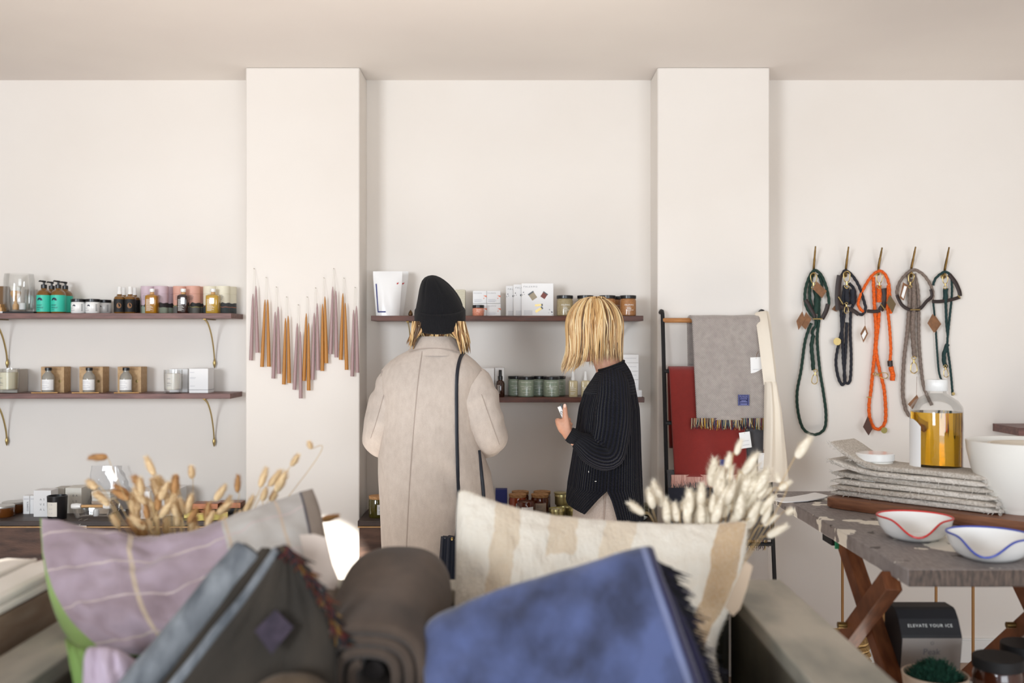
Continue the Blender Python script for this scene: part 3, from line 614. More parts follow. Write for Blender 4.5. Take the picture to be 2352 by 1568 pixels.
def tin(label, px, y, z, r=0.0345, h=0.047):
    t = thing('candle_tin', label, 'tin', (XP(px, y), y, z), group='small gold candle tins')
    MB().lathe([(0, 0), (r * 0.95, 0), (r * 0.97, 0.003), (r * 0.97, h * 0.74), (r * 1.02, h * 0.76), (r * 1.02, h * 0.8), (r, h * 0.82), (r, h), (r * 0.95, h), (r * 0.95, h * 0.85), (0, h * 0.84)], seg=28).build('tin_body', M['gold_tin'], t)
    MB().lathe([(0, h * 0.86), (r * 0.94, h * 0.86)], seg=24).build('wax', WAX, t); MB().tube([(0, 0, h * 0.86), (0.001, 0, h * 1.04)], 0.0012, 6).build('wick', M['offwhite'], t)
tin('gold candle tin in front beside the amber candles', 1279, 4.245, ZK)
tin('gold candle tin at the bottom of the back stack', 1296, 4.34, ZK)
tin('gold candle tin on top of the back stack', 1292, 4.34, ZK + 0.0475)
tin('gold candle tin half hidden under the sweater hem', 1325, 4.25, ZK)
t = thing('lidded_tin', 'silver lid topped tin on the gold stack', 'tin lid', (XP(1287, 4.34), 4.34, ZK + 0.095)); rc(MB(), 0.028, 0, 0.006).build('lid', M['gold_tin'], t)
y = 4.235; t = thing('glass_dish', 'shallow clear glass dish on the console right of the navy sweater', 'dish', (XP(1466, y), y, ZK))
MB().lathe([(0, 0.002), (0.03, 0.002), (0.038, 0.011), (0.0395, 0.0115), (0.036, 0.006), (0.02, 0.0045), (0, 0.0045)], seg=28).build('dish', mat('frosty_glass', (206, 214, 212), 0.12, coat=0.6, trans=0.3), t)
y = 4.34; t = thing('glass_cloche', 'clear glass tumbler on the console beside the blanket ladder', 'glass', (XP(1478, y), y, ZK))
MB().lathe([(0, 0.003), (0.036, 0.003), (0.038, 0.09), (0.036, 0.09), (0.034, 0.006), (0, 0.006)], seg=24).build('glass_wall', M['clear'], t)
MB().lathe([(0, 0.0065), (0.032, 0.0065), (0.033, 0.05), (0, 0.05)], seg=20).build('dried_filling', mat('dried_moss', (150, 140, 112), 0.9, col2=(96, 90, 70), ns=150), t)

# ------------------------------------------------------------------ on the left console
def low_jar(label, px, y):
    t = thing('amber_tin_jar', label, 'jar', (XP(px, y), y, ZK), group='low amber jars with silver lids')
    MB().lathe([(0, 0), (0.042, 0), (0.046, 0.006), (0.046, 0.036), (0.042, 0.04)], seg=28).build('glass_body', mat('low_amber', (104, 58, 20), 0.12, coat=0.5), t); rc(MB(), 0.0455, 0.039, 0.049).build('lid', mat('silver_lid', (200, 198, 194), 0.35, 0.7), t)
low_jar('low amber jar with silver lid at the left photo edge', 8, 4.315); low_jar('low amber jar with silver lid behind the edge one', 30, 4.41)
for px, y, lb in ((53, 4.37, 'slim white box lettered sideways in black, left one'), (69, 4.375, 'slim white box lettered sideways, right one')):
    t = carton('slim_box', lb, px, px + 14.5, 1138, 1181, y, 0.035, M['white'], 'slim white boxes on the left console', z=ZK); w, d, h = t['dims']
    lettering('COSMOS', 0.0105 if px < 60 else 0.008, M['navy'] if px < 60 else M['faint_ink'], t, (w * 0.36, -d / 2 - 0.0003, 0.012), roll=PI / 2); bars(t, M['faint_ink'], -w * 0.4, -d / 2 - 0.0003, [(h * 0.84, w * 0.8), (h * 0.8, w * 0.8)])
t = carton('lettered_box', 'white square box with spaced letters behind the black candle, left side', 77, 117, 1126, 1187, 4.30, 0.07, M['white'], z=ZK); w, d, h = t['dims']
for k, s in enumerate(('A  S', 'V  E', 'A  L')): lettering(s, 0.0125, M['grey_ink'], t, (-w * 0.14, -d / 2 - 0.0003, h * (0.62 - 0.19 * k)))
y = 4.262; t = thing('black_candle', 'black candle tumbler with cream label on the left console', 'candle', (XP(131.5, y), y, ZK)); r = 0.0415; h = 0.098
MB().lathe([(0, 0), (r * 0.9, 0), (r * 0.92, 0.003), (r, h), (r - 0.003, h), (r * 0.9, h * 0.85), (0, h * 0.84)], seg=32).build('cup', M['black'], t); 
lb = MB().patch(r + 0.0003, 0.014, h * 0.76, -0.75, 0.4, n=12).build('label', M['offwhite'], t)
for k, s in enumerate(('S  N', 'A  E', 'L  O')): lettering(s, 0.008, M['faint_ink'], lb, (-0.016, 0, 0.062 - 0.018 * k), rad=r + 0.0012)
t = carton('lettered_box', 'cream and white box with spaced letters right of the black candle', 150, 187, 1120, 1178, 4.385, 0.09, M['offwhite'], z=ZK); w, d, h = t['dims']
for k, s in enumerate(('B  A', 'L  S', 'A  N')): lettering(s, 0.0125, M['grey_ink'], t, (-w * 0.05, -d / 2 - 0.0003, h * (0.66 - 0.22 * k)))
carton('grey_box', 'small grey rounded carton peeking above the black candle', 126, 148, 1120, 1178, 4.40, 0.06, M['grey_card'], z=ZK)
y = 4.27; t = thing('glass_tray', 'shallow clear glass dish with white rim on the left console', 'dish', (XP(214, y), y, ZK))
MB().loft([ring(0, 0, z, 0.082 * s, 0.045 * s, 32, 3) for z, s in ((0.001, 0.75), (0.006, 0.86), (0.03, 0.98), (0.05, 1.0))], caps=False).loft([ring(0, 0, z, 0.08 * s, 0.043 * s, 32, 3) for z, s in ((0.005, 0.7), (0.008, 0.86), (0.05, 1.0))], caps=False).build('glass_wall', M['clear'], t)
t = thing('wooden_roller', 'pale wooden rod with white knobs lying across the glass dish', 'roller', (XP(216, y), y - 0.03, ZK + 0.056))
MB().tube([(-0.04, 0, 0), (0.06, 0, 0)], 0.006, 12).build('rod', M['wood_lt'], t)
for x, a in ((-0.062, 0.02), (0.068, 0.014)): MB().lathe([(0, -a), (0.0105, -a), (0.013, 0), (0.0105, a), (0, a)], seg=16).build('knob', M['white_g'], t).matrix_local = Matrix.Translation((x, 0, 0)) @ Matrix.Rotation(PI / 2, 4, 'Y')
tag(MB().lathe([(0, -0.016), (0.011, -0.014), (0.014, 0), (0.011, 0.014), (0, 0.016)], (XP(222, y), y - 0.005, ZK + 0.024), 16).build('white_stone', M['white_g']), 'white egg shaped stone inside the glass dish', 'stone')
x = XP(186, 4.206); t = thing('hang_tag', 'small white tag hanging over the console front edge', 'tag', (x, 4.203, ZK - 0.025))
MB().box((0, 0, 0), (0.05, 0.0016, 0.021)).build('card', M['white'], t, bevel=0.0005); MB().tube([(-0.005, -0.001, 0.006), (-0.008, 0.0, 0.02), (-0.012, 0.012, 0.027), (-0.012, 0.04, 0.0265)], 0.0006, 5).tube([(-0.005, -0.001, 0.006), (0.006, 0, 0.02), (0.012, 0.012, 0.027), (0.014, 0.04, 0.0265)], 0.0006, 5).build('string', M['offwhite'], t)
# stack of folded papers wrapped in clear film
t = thing('paper_stack', 'stack of thin beige cards standing behind the glass dish', 'card stack', (XP(240, 4.40), 4.40, ZK))
for k in range(7): MB().box((R.uniform(-0.002, 0.002), 0, 0.008 + 0.014 * k), (0.082, 0.07, 0.0135)).build('card_layer', mat('beige_card', (206, 186, 168), 0.8) if k < 4 else M['offwhite'], t, bevel=0.001)
def film_bag():
    t = thing('clear_bag', 'crumpled clear film bag behind the beige card stack', 'bag', (XP(250, 4.455), 4.455, ZK)); rg = []
    for j in range(12):
        v = j / 11; rg.append([p + Vector((0.012 * noise.noise(p * 40 + Vector((0, 0, 5))), 0.006 * noise.noise(p * 50), 0)) for p in ring(0.01 * math.sin(v * 5), 0, 0.002 + 0.20 * v, 0.11 * (1 - 0.4 * v), 0.035 * (1 - 0.6 * v), 30, 2.6)])
    MB().loft(rg, caps=False).build('film', M['film'], t)
film_bag()
t = carton('white_box', 'white box behind the dried bunny tails on the left console', 318, 408, 1124, 1180, 4.33, 0.12, M['white'], z=ZK)
t = carton('white_box', 'low white box in front of the larger one behind the bunny tails', 322, 344, 1128, 1184, 4.25, 0.05, M['white'], z=ZK)
CU = mat('copper_bar', (150, 98, 74), 0.35, 0.8); GO = mat('gold_box', (226, 208, 120), 0.4, 0.3)
for k, (x0, x1, z, y, m, lb) in enumerate(((446, 506, 0.028, 4.36, CU, 'copper coloured flat box, upper one of the pile'), (452, 500, 0.0, 4.36, CU, 'copper coloured flat box, lower one of the pile'), (428, 452, 0.0, 4.30, GO, 'yellow gold slim box left of the copper pile'), (500, 560, 0.0, 4.40, M['black'], 'black flat box right of the copper pile'), (502, 558, 0.026, 4.40, CU, 'copper flat box on the black box'))):
    xa, xb = XP(x0, y), XP(x1, y); t = thing('flat_box', lb, 'box', ((xa + xb) / 2, y, ZK + z), group=None); MB().box((0, 0, 0.0125), (xb - xa, 0.07, 0.025)).build('box_body', m, t, bevel=0.0015)
t = thing('gold_tray', 'shallow yellow gold box at the console front among bunny tails', 'box', (XP(487, 4.24), 4.24, ZK), rz=0.25); MB().box((0, 0, 0.013), (0.13, 0.05, 0.026)).build('box_body', GO, t, bevel=0.0015)

# ------------------------------------------------------------------ hanging dipped candles
MAUVE = mat('mauve_wax', (170, 142, 142), 0.45, sub=0.1); OCHRE = mat('ochre_wax', (184, 126, 56), 0.45, sub=0.1)
CP = [((185, 158), (170, 390, 150, 1020), (197, 315, 212, 948)), ((300, 242), (284, 445, 255, 1082), (309, 445, 320, 1080)), ((396, 332), (380, 560, 362, 1192), (408, 512, 415, 1148)),
      ((492, 425), (478, 620, 462, 1248), (503, 598, 512, 1235)), ((603, 500), (590, 668, 562, 1298), (618, 748, 622, 1380)), ((686, 425), (675, 575, 652, 1214), (697, 668, 697, 1305)),
      ((767, 340), (750, 570, 735, 1204), (778, 480, 786, 1115)), ((845, 245), (829, 485, 827, 1120), (851, 415, 865, 1048)), ((938, 158), (926, 322, 905, 960), (955, 362, 960, 992)),
      ((1034, 248), (1022, 385, 1002, 1015), (1043, 475, 1057, 1110)), ((1140, 335), (1124, 543, 1110, 1172), (1150, 505, 1160, 1137))]
WH = ['leftmost of all', 'second from the left', 'third from the left', 'fourth from the left', 'lowest, at the bottom of the V', 'sixth from the left, right after the lowest', 'seventh from the left', 'eighth from the left', 'highest hung right of the V', 'next to last on the right', 'rightmost, at the pier edge']
q = lambda x, y, Y: P(540 + x / 4.126, 580 + y / 4.126, Y)
for k, (n, a, b) in enumerate(CP):
    yy = 4.283; np_ = q(n[0], n[1], YP); col = 'mauve' if k % 2 == 0 else 'ochre'; m = MAUVE if k % 2 == 0 else OCHRE
    t = thing('taper_candle_pair', 'pair of %s dipped taper candles, %s' % (col, WH[k]), 'candles', np_, group='taper candle pairs hung on the left pier')
    w = MB()
    for i, c in enumerate((a, b)):
        Yc = yy if i == 0 else yy - 0.007; tp, bt = q(c[0], c[1], Yc) - np_, q(c[2], c[3], Yc) - np_; rr = []; pts = []
        for j in range(15):
            v = j / 14; pts.append(tp.lerp(bt, v)); rr.append(0.0026 + 0.0056 * min(1, v * 1.02) ** 0.55 if v > 0 else 0.0014)
        MB().tube(pts, rr, 12).build('candle', m, t); w.tube([tp, tp.lerp(Vector((0, -0.012, 0)), 0.5) + Vector((0, 0, 0.002)), Vector((0, -0.012, 0.001))], 0.0006, 5)
    w.build('wick', M['offwhite'], t)
    tag(MB().tube([(np_.x, YP + 0.002, np_.z + 0.001), (np_.x, YP - 0.016, np_.z + 0.003)], 0.0009, 6).build('nail', M['brass_dark']), 'tiny nail holding a taper candle pair on the left pier', 'nail', 'nails of the candle display')
# ------------------------------------------------------------------ blanket ladder against the right pier
LT, LB = 4.235, 3.98                                # ladder leans: y at the top rung, y at the floor
def LY(z): return lerp(LB, LT, z / 1.545)
xl0, xr0 = XP(1525, 4.2), XP(1759, 4.2)
t = thing('blanket_ladder', 'black steel leaning ladder with oak top rung holding throws', 'ladder', ((xl0 + xr0) / 2, LB, 0)); O = Vector(t.location)
zt = ZP(716, 4.2)
for x in (xl0, xr0):
    pts = [Vector((x, LY(0.008), 0.008)), Vector((x, LY(zt - 0.03), zt - 0.03))] + [Vector((x, LY(zt) + dy, zt + dz)) for dy, dz in ((0.0, -0.008), (0.012, 0.004), (0.035, 0.006), (0.062, 0.0))]
    MB().tube([p - O for p in pts], 0.0085, 8).build('side_rail', M['steel'], t)
ZR = [ZP(735, 4.2), ZP(853, 4.15), ZP(973, 4.12), ZP(1092, 4.08), 0.62, 0.36]
for k, z in enumerate(ZR): MB().tube([Vector((xl0, LY(z), z)) - O, Vector((xr0, LY(z), z)) - O], 0.0085 if k else 0.0105, 10).build('rung', M['oak'] if k == 0 else M['steel'], t)

def drape(name, mt, parent, x0t, x1t, x0b, x1b, zbar, zf, zb, rb=0.014, wav=0.004, nx=40, seed=0, thick=0.007):
    yb = LY(zbar); prof = []
    for j in range(26): prof.append((-rb - 0.02 * (1 - j / 25) ** 0.7 * 0 - 0.002, lerp(zf, zbar, j / 25)))
    for j in range(1, 8): a = PI - PI * j / 8; prof.append((rb * math.cos(a), zbar + min(rb, 0.015) * math.sin(a)))
    for j in range(16): prof.append((rb + 0.004, lerp(zbar, zb, j / 15)))
    rows = []
    for (dy, z) in prof:
        v = max(0, min(1, (zbar - z) / max(0.01, zbar - zf))); row = []
        lean = (LY(z) - yb) if dy < 0 else 0
        for i in range(nx + 1):
            u = i / nx; x = lerp(lerp(x0t, x0b, v), lerp(x1t, x1b, v), u)
            w = wav * v * math.sin(u * 9 + seed) + wav * 1.2 * noise.noise(Vector((u * 3 + seed, z * 3, seed)))
            row.append(Vector((x, yb + dy + lean * 0.95 + w - (0.004 if dy < 0 else 0), z + 0.003 * noise.noise(Vector((u * 4, seed, 1))))))
        rows.append(row)
    o = MB().grid(rows).build(name, mt, parent)
    s = o.modifiers.new('cloth', 'SOLIDIFY'); s.thickness = thick; s.offset = 0; return o, rows
def fringe(parent, a, b, length, n, cols, down=Vector((0, 0, -1)), spread=0.2, rad=0.0013, name='fringe', seed=1, seg=5, curve=None):
    rr = random.Random(seed); mb = MB()
    for k in range(n):
        u = (k + rr.random()) / n; p = curve(u) if curve else a.lerp(b, u); L = length * rr.uniform(0.75, 1.1); c = lin(rr.choice(cols)); pts = []
        d = down.normalized(); sx = rr.gauss(0, spread); sy = rr.gauss(0, spread * 0.5)
        for j in range(4): f = j / 3; pts.append(p + d * L * f + Vector((sx, sy, 0)) * L * f * f)
        mb.tube(pts, [rad, rad, rad * 0.9, rad * 0.5], seg, col=c)
    return mb.build(name, M['fringe'], parent)
def weave(name, c1, c2, su, sv, mixn=0.5, twill=True, hgt=0.6, shade=None):
    g = G(name, 0.9, 0.25); x, y, z = g.xyz('Object')
    a = g.math('MULTIPLY', x, su); b = g.math('MULTIPLY', z, sv)
    f = g.math('FRACT', g.math('ADD', a, b) if twill else b); f2 = g.math('FRACT', g.math('SUBTRACT', a, b))
    k = g.math('MULTIPLY', g.math('PINGPONG', f, 0.5), 2.0); kk = g.math('MULTIPLY', g.math('PINGPONG', f2, 0.5), 2.0)
    n = g.noise(45); s = g.math('ADD', g.math('MULTIPLY_ADD', k, 0.8, 0.1), g.math('MULTIPLY', g.math('SUBTRACT', n, 0.5), 0.5))
    c = g.mix(s, lin(c1), lin(c2))
    if shade: c = g.mix(g.math('MULTIPLY', g.noise(3.5, stretch=(3, 3, 0.6)), 0.8), c, lin(shade))
    g.col(c); g.bump(g.math('ADD', k, g.math('MULTIPLY', kk, 0.5)), hgt, 0.002); return g.m
TWEED = weave('grey_tweed', (104, 96, 94), (216, 208, 200), 130, 130, shade=(160, 148, 144)); REDW = weave('red_wool', (128, 26, 22), (176, 46, 36), 260, 260, shade=(120, 34, 26)); CHAR = weave('charcoal_wool', (58, 58, 62), (104, 102, 104), 240, 240)
NAVW = mat('navy_wool', (30, 32, 44), 0.9, bump=0.3, bs=400)
def label_patch(parent, px0, px1, py0, py1, Y, m, name='woven_label', txt=(), rows=()):
    x0, x1, z0, z1 = XP(px0, Y), XP(px1, Y), ZP(py1, Y), ZP(py0, Y)
    o = MB().box(((x0 + x1) / 2, Y, (z0 + z1) / 2), (x1 - x0, 0.002, z1 - z0)).build(name, m, parent)
    for k, (s, sz, zz) in enumerate(txt): lettering(s, sz, mat('label_thread', (150, 156, 210), 0.7), o, ((x0 + x1) / 2, Y - 0.0013, lerp(z0, z1, zz)), align='CENTER')
    if rows:
        th_ = mat('label_thread', (150, 156, 210), 0.7); w_ = x1 - x0; mb = MB()
        for zz, ww in rows: mb.box(((x0 + x1) / 2, Y - 0.0013, lerp(z0, z1, zz)), (w_ * ww, 0.0004, 0.0016))
        for dx in (-0.45, 0.45): mb.box(((x0 + x1) / 2 + w_ * dx, Y - 0.0013, (z0 + z1) / 2), (0.0011, 0.0004, (z1 - z0) * 0.9))
        for dz in (-0.45, 0.45): mb.box(((x0 + x1) / 2, Y - 0.0013, (z0 + z1) / 2 + (z1 - z0) * dz), (w_ * 0.9, 0.0004, 0.0011))
        mb.build('stitched_lines', th_, o, smooth=False)
    return o
def atzero(t): return t
# bottom charcoal and navy throw
t = thing('charcoal_throw', 'charcoal and navy throw on the lowest visible ladder rung', 'throw', (0, 0, 0), group=None)
Y3 = LY(ZR[3]); drape('cloth', CHAR, t, XP(1531, Y3), XP(1752, Y3), XP(1532, Y3), XP(1762, Y3), ZR[3], ZP(1236, Y3 - 0.03), ZR[3] - 0.22, 0.016, seed=4)
o = MB().box(((XP(1534, 4.02) + XP(1640, 4.02)) / 2, 4.012, ZP(1135, 4.02)), (XP(1640, 4.02) - XP(1534, 4.02), 0.003, 0.055)).build('navy_band', NAVW, t)
fringe(t, P(1534, 1237, Y3 - 0.05), P(1764, 1237, Y3 - 0.05), 0.045, 190, [(60, 40, 40), (40, 44, 90), (150, 100, 40), (90, 40, 36), (200, 180, 120), (30, 30, 34)], seed=3)
# dark grey throw behind on the third rung
t = thing('grey_throw', 'dark grey wool throw showing right of the red throw', 'throw', (0, 0, 0))
Y2 = LY(ZR[2]); drape('cloth', CHAR, t, XP(1660, Y2), XP(1755, Y2), XP(1662, Y2), XP(1757, Y2), ZR[2], ZP(1150, Y2 - 0.03), ZR[2] - 0.2, 0.013, seed=7)
# red throw on the second rung
t = thing('red_throw', 'brick red wool throw with pink fringe on the second ladder rung', 'throw', (0, 0, 0))
Y1 = LY(ZR[1]); drape('cloth', REDW, t, XP(1535, Y1), XP(1700, Y1), XP(1541, Y1), XP(1705, Y1), ZR[1], ZP(1092, Y1 - 0.06), ZP(1030, Y1), 0.02, seed=2, thick=0.012)
yb = LY(ZP(1092, 4.1)) - 0.03
fringe(t, P(1542, 1090, yb), P(1705, 1090, yb), 0.068, 420, [(206, 160, 148), (188, 138, 126), (220, 178, 166)], seed=5, spread=0.12, rad=0.0011)
label_patch(t, 1653, 1680, 1055, 1070, LY(ZP(1062, 4.1)) - 0.036, M['blue_ink'])
# grey tweed throw on the top rung
t = thing('tweed_throw', 'grey twill throw with multicolour fringe on the top oak rung', 'throw', (0, 0, 0))
Y0 = LY(ZR[0]); drape('cloth', TWEED, t, XP(1584, Y0), XP(1736, Y0), XP(1588, Y0), XP(1752, Y0), ZR[0], ZP(962, Y0 - 0.07), ZP(840, Y0), 0.055, seed=1, thick=0.014)
yb = LY(ZP(962, 4.15)) - 0.062
fringe(t, P(1587, 960, yb), P(1754, 960, yb), 0.046, 230, [(60, 42, 44), (40, 44, 80), (190, 150, 60), (96, 52, 40), (206, 190, 150), (34, 32, 36), (70, 100, 110), (110, 60, 70)], seed=6, spread=0.12, rad=0.0015)
label_patch(t, 1695, 1721, 906, 931, LY(ZP(918, 4.15)) - 0.072, mat('label_navy', (38, 42, 88), 0.7), txt=(('Faribault', 0.0095, 0.74),), rows=((0.62, 0.6), (0.44, 0.4), (0.36, 0.65), (0.22, 0.7), (0.1, 0.6)))
def price_tag(label, px0, px1, py0, py1, Y, m, rz=0.0, back=False):
    x0, x1, z0, z1 = XP(px0, Y), XP(px1, Y), ZP(py1, Y), ZP(py0, Y); w, h = x1 - x0, z1 - z0
    t = thing('paper_tag', label, 'tag', ((x0 + x1) / 2, Y, z1), group='paper tags on the throws'); rot = Matrix.Rotation(rz, 4, 'Y')
    MB().box((0, 0, 0), (w, 0.0012, h), m=None).build('card', m, t, bevel=0.0004).matrix_local = rot @ Matrix.Translation((0, 0, -h / 2))
    if back: MB().box((0, 0, 0), (w, 0.0012, h)).build('kraft_backing', M['kraft'], t).matrix_local = rot @ Matrix.Translation((0.008, 0.003, -h / 2 - 0.009))
    MB().tube([rot @ Vector((0, -0.001, -0.006)), (0.004, 0.004, 0.012), (0.012, 0.01, 0.024)], 0.0007, 5).build('string', M['kraft_dark'], t)
    bars(t, M['faint_ink'], -w * 0.3, -0.001, [(-h * 0.55, w * 0.6), (-h * 0.8, w * 0.6)]).matrix_local = rot
price_tag('white paper tag with kraft backing at the right edge of the tweed throw', 1723, 1750, 820, 871, 4.135, M['white'], -0.04, True)
price_tag('white paper tag hanging tilted below the tweed throw fringe', 1697, 1722, 992, 1029, 4.09, M['white'], 0.14 * -1)
price_tag('white paper tag half behind the cream tote bag', 1741, 1764, 1040, 1104, 4.05, M['white'], 0.0, True)

# cream tote bag hung over the right rail
CANV = mat('cream_canvas', (238, 228, 212), 0.85, bump=0.2, bs=500, sheen=0.1)
t = thing('tote_bag', 'cream canvas tote bag hanging folded from the ladder top', 'bag', (0, 0, 0))
def ribbon(pts, w, m, name, up=(1, 0, 0.0), th=0.004):
    return MB().tube(pts, w, 8, flat=(1, th / w), up=up).build(name, m, t)
ribbon(cr([P(1748, 735, 4.27), P(1747, 717, 4.225), P(1751, 745, 4.155), P(1757, 790, 4.12), P(1763, 840, 4.10), P(1768, 882, 4.095)], 8), 0.024, CANV, 'strap')
ribbon(cr([P(1752, 735, 4.28), P(1757, 716, 4.235), P(1763, 745, 4.19), P(1768, 800, 4.15), P(1774, 850, 4.14), P(1773, 882, 4.12)], 8), 0.015, CANV, 'strap')
rg = []
for j in range(36):
    v = j / 35; py = lerp(876, 1106, v); Yc = lerp(4.10, 4.045, v); xa = pl([1756, 1755, 1754, 1753, 1752], v); xb = pl([1783, 1793, 1799, 1806, 1812], v)
    x0, x1 = XP(xa, Yc), XP(xb, Yc); z = ZP(py, Yc); d = 0.028 + 0.016 * math.sin(v * PI)
    if j == 0: d *= 0.6
    r_ = []
    for i in range(60):
        a = 2 * PI * i / 60; fold = 1 + 0.34 * math.cos(a * 3 + 0.6 + v) * (0.9 - 0.2 * v) + 0.12 * math.cos(a * 7 + v * 3)
        r_.append(Vector(((x0 + x1) / 2 + (x1 - x0) / 2 * math.cos(a), Yc + d * fold * math.sin(a), z + 0.006 * noise.noise(Vector((math.cos(a), math.sin(a), v * 4))))))
    rg.append(r_)
MB().loft(rg).build('bag_body', CANV, t, angle=80)

# ------------------------------------------------------------------ brass hooks and rope leads on the right wall
def ropem(name, c): return mat(name, c, 0.75, col2=tuple(int(v * 0.8) for v in c), ns=160)
RG, RB, RO, RT, RD = ropem('green_rope', (30, 60, 50)), ropem('black_rope', (36, 38, 48)), ropem('orange_rope', (246, 104, 22)), ropem('taupe_rope', (136, 120, 110)), ropem('teal_rope', (28, 60, 60))
LEA = mat('dark_leather', (48, 36, 34), 0.5, bump=0.1, bs=200)
HK = [(1869, 616, 1873, 566), (1943, 616, 1949, 567), (2018, 612, 2026, 569), (2093, 617, 2103, 567), (2170, 619, 2180, 568)]
HN = ['first', 'second', 'third', 'fourth', 'fifth']
for k, (bx, by, tx, ty) in enumerate(HK):
    b = P(bx, by, YB - 0.018); t = thing('wall_hook', '%s brass prong hook from the pier on the right wall' % HN[k], 'hook', (b.x, YB, b.z), group='brass hooks on the right wall'); O = Vector(t.location)
    tip = P(tx, ty, YB - 0.085)
    MB().tube([p - O for p in cr([P(bx, by + 18, YB - 0.004), P(bx, by + 12, YB - 0.016), P(bx, by, YB - 0.022), P(lerp(bx, tx, 0.5), lerp(by, ty, 0.5), YB - 0.05), tip], 6)], [0.0045] * 6 + [0.0055] * 12 + [0.0045] * 4 + [0.0035] * 3, 8).build('prong', M['brass_dark'], t)
    MB().lathe([(0, -0.003), (0.012, -0.003), (0.012, 0.0), (0, 0.0)], (0, 0, 0), 16).build('wall_plate', M['brass'], t).matrix_local = Matrix.Translation((0, -0.001, -0.03)) @ Matrix.Rotation(PI / 2, 4, 'X')
def W(px, py, d): return P(px, py, YB - d)
class Lead:
    def __init__(s, label, k, m): s.t = thing('rope_lead', label, 'dog lead', W(HK[k][0], HK[k][1], 0.03), group='rope dog leads on brass hooks'); s.O = Vector(s.t.location); s.m = m; s.r = 0.0066
    def rope(s, pts, r=None, name='rope', d=0.03):
        r = r or s.r; pp = cr([W(*(p if len(p) == 3 else p + (d,))) - s.O for p in pts], 22); MB().tube(pp, r, 9, rope=(r * 3.6, 0.11)).build(name, s.m, s.t, angle=80); return s
    def leather(s, pts, r=0.006, d=0.035, fl=(0.5, 1.3)):
        MB().tube(cr([W(*(p + (d,))) - s.O for p in pts], 8), r, 8, flat=fl).build('leather_strap', LEA, s.t); return s
    def clip(s, px, py, ang=0.0, sc=1.0, d=0.05):
        c = W(px, py, d) - s.O; rot = Matrix.Rotation(ang, 3, 'Y'); f = lambda x, z: c + rot @ Vector((x * sc, 0, z * sc))
        mb = MB().tube(cr([f(0, 0.02), f(0.012, 0.012), f(0.0125, -0.004), f(0.007, -0.022), f(-0.007, -0.022), f(-0.0125, -0.004), f(-0.012, 0.012)], 5, True), 0.0022 * sc, 6)
        mb.tube([f(0, -0.022), f(0, -0.036)], 0.0045 * sc, 8).tube(cr([f(0, -0.036), f(0.009, -0.042), f(0, -0.05), f(-0.009, -0.042)], 4, True), 0.002 * sc, 6); mb.build('brass_clip', M['brass'], s.t); return s
    def ring(s, px, py, w=0.016, d=0.045, ang=0.0):
        c = W(px, py, d) - s.O; MB().tube([c + Vector((-w * math.cos(ang), 0, w * math.sin(ang))), c + Vector((w * math.cos(ang), 0, -w * math.sin(ang)))], 0.003, 8).build('brass_bar', M['brass'], s.t); return s
    def tag(s, pts, m=None, d=0.06, dash=False, white=None):
        o = MB().add([W(*(p + (d,))) - s.O for p in pts] + [W(*(p + (d - 0.0025,))) - s.O for p in pts], [tuple(range(len(pts))), tuple(range(2 * len(pts) - 1, len(pts) - 1, -1))] + [(i, i + len(pts), (i + 1) % len(pts) + len(pts), (i + 1) % len(pts)) for i in range(len(pts))]).build('paper_tag', m or M['kraft_dark'], s.t, smooth=False)
        if white: MB().add([W(*(p + (d + 0.0006,))) - s.O for p in white], [tuple(range(len(white)))]).build('white_face', M['white'], o, smooth=False)
        return s
    def cord(s, pts, d=0.05): MB().tube([W(*(p + (d,))) - s.O for p in pts], 0.0008, 5).build('tag_string', M['kraft_dark'], s.t); return s
    def disc(s, px, py, r=0.017, m=None): 
        c = W(px, py, 0.045) - s.O; MB().add([c + Vector((r * math.cos(a), 0, r * math.sin(a))) for a in [2 * PI * i / 20 for i in range(20)]] + [c + Vector((r * math.cos(a), 0.002, r * math.sin(a))) for a in [2 * PI * i / 20 for i in range(20)]], [tuple(range(20)), tuple(range(39, 19, -1))] + [(i, i + 20, (i + 1) % 20 + 20, (i + 1) % 20) for i in range(20)]).build('brass_disc', m or M['brass'], s.t, smooth=False); return s
Lead('dark green rope dog lead with a long open loop, first hook', 0, RG) \
    .rope([(1876, 735), (1858, 715), (1849, 690), (1852, 655), (1868, 622), (1885, 630), (1898, 660), (1904, 692), (1900, 705)]) \
    .rope([(1866, 632), (1860, 660), (1861, 690), (1870, 720), (1874, 745), (1866, 760), (1868, 775)], d=0.018) \
    .rope([(1880, 630), (1888, 655), (1882, 690), (1881, 735), (1877, 780), (1883, 850), (1891, 900), (1897, 950), (1893, 985), (1870, 998), (1845, 984), (1833, 945), (1831, 900), (1840, 850), (1848, 790), (1856, 760), (1864, 742)], d=0.022) \
    .rope([(1873, 660), (1876, 690), (1873, 720)], 0.0125, 'spliced_end', 0.026).rope([(1868, 770), (1864, 795), (1867, 830), (1868, 850)], 0.0088, 'spliced_end', 0.026) \
    .leather([(1902, 698), (1897, 715), (1888, 732)], 0.008).leather([(1850, 688), (1860, 705), (1872, 728)], 0.007).ring(1878, 732, 0.021).clip(1869, 637, 0, 1.05).clip(1871, 872, PI + 0.1, 0.95) \
    .tag([(1876, 646), (1899, 668), (1888, 685), (1867, 663)]).tag([(1843, 714), (1849, 734), (1834, 758), (1829, 737)]).tag([(1851, 716), (1864, 733), (1850, 757), (1841, 747)], d=0.052).cord([(1845, 690), (1844, 714)])
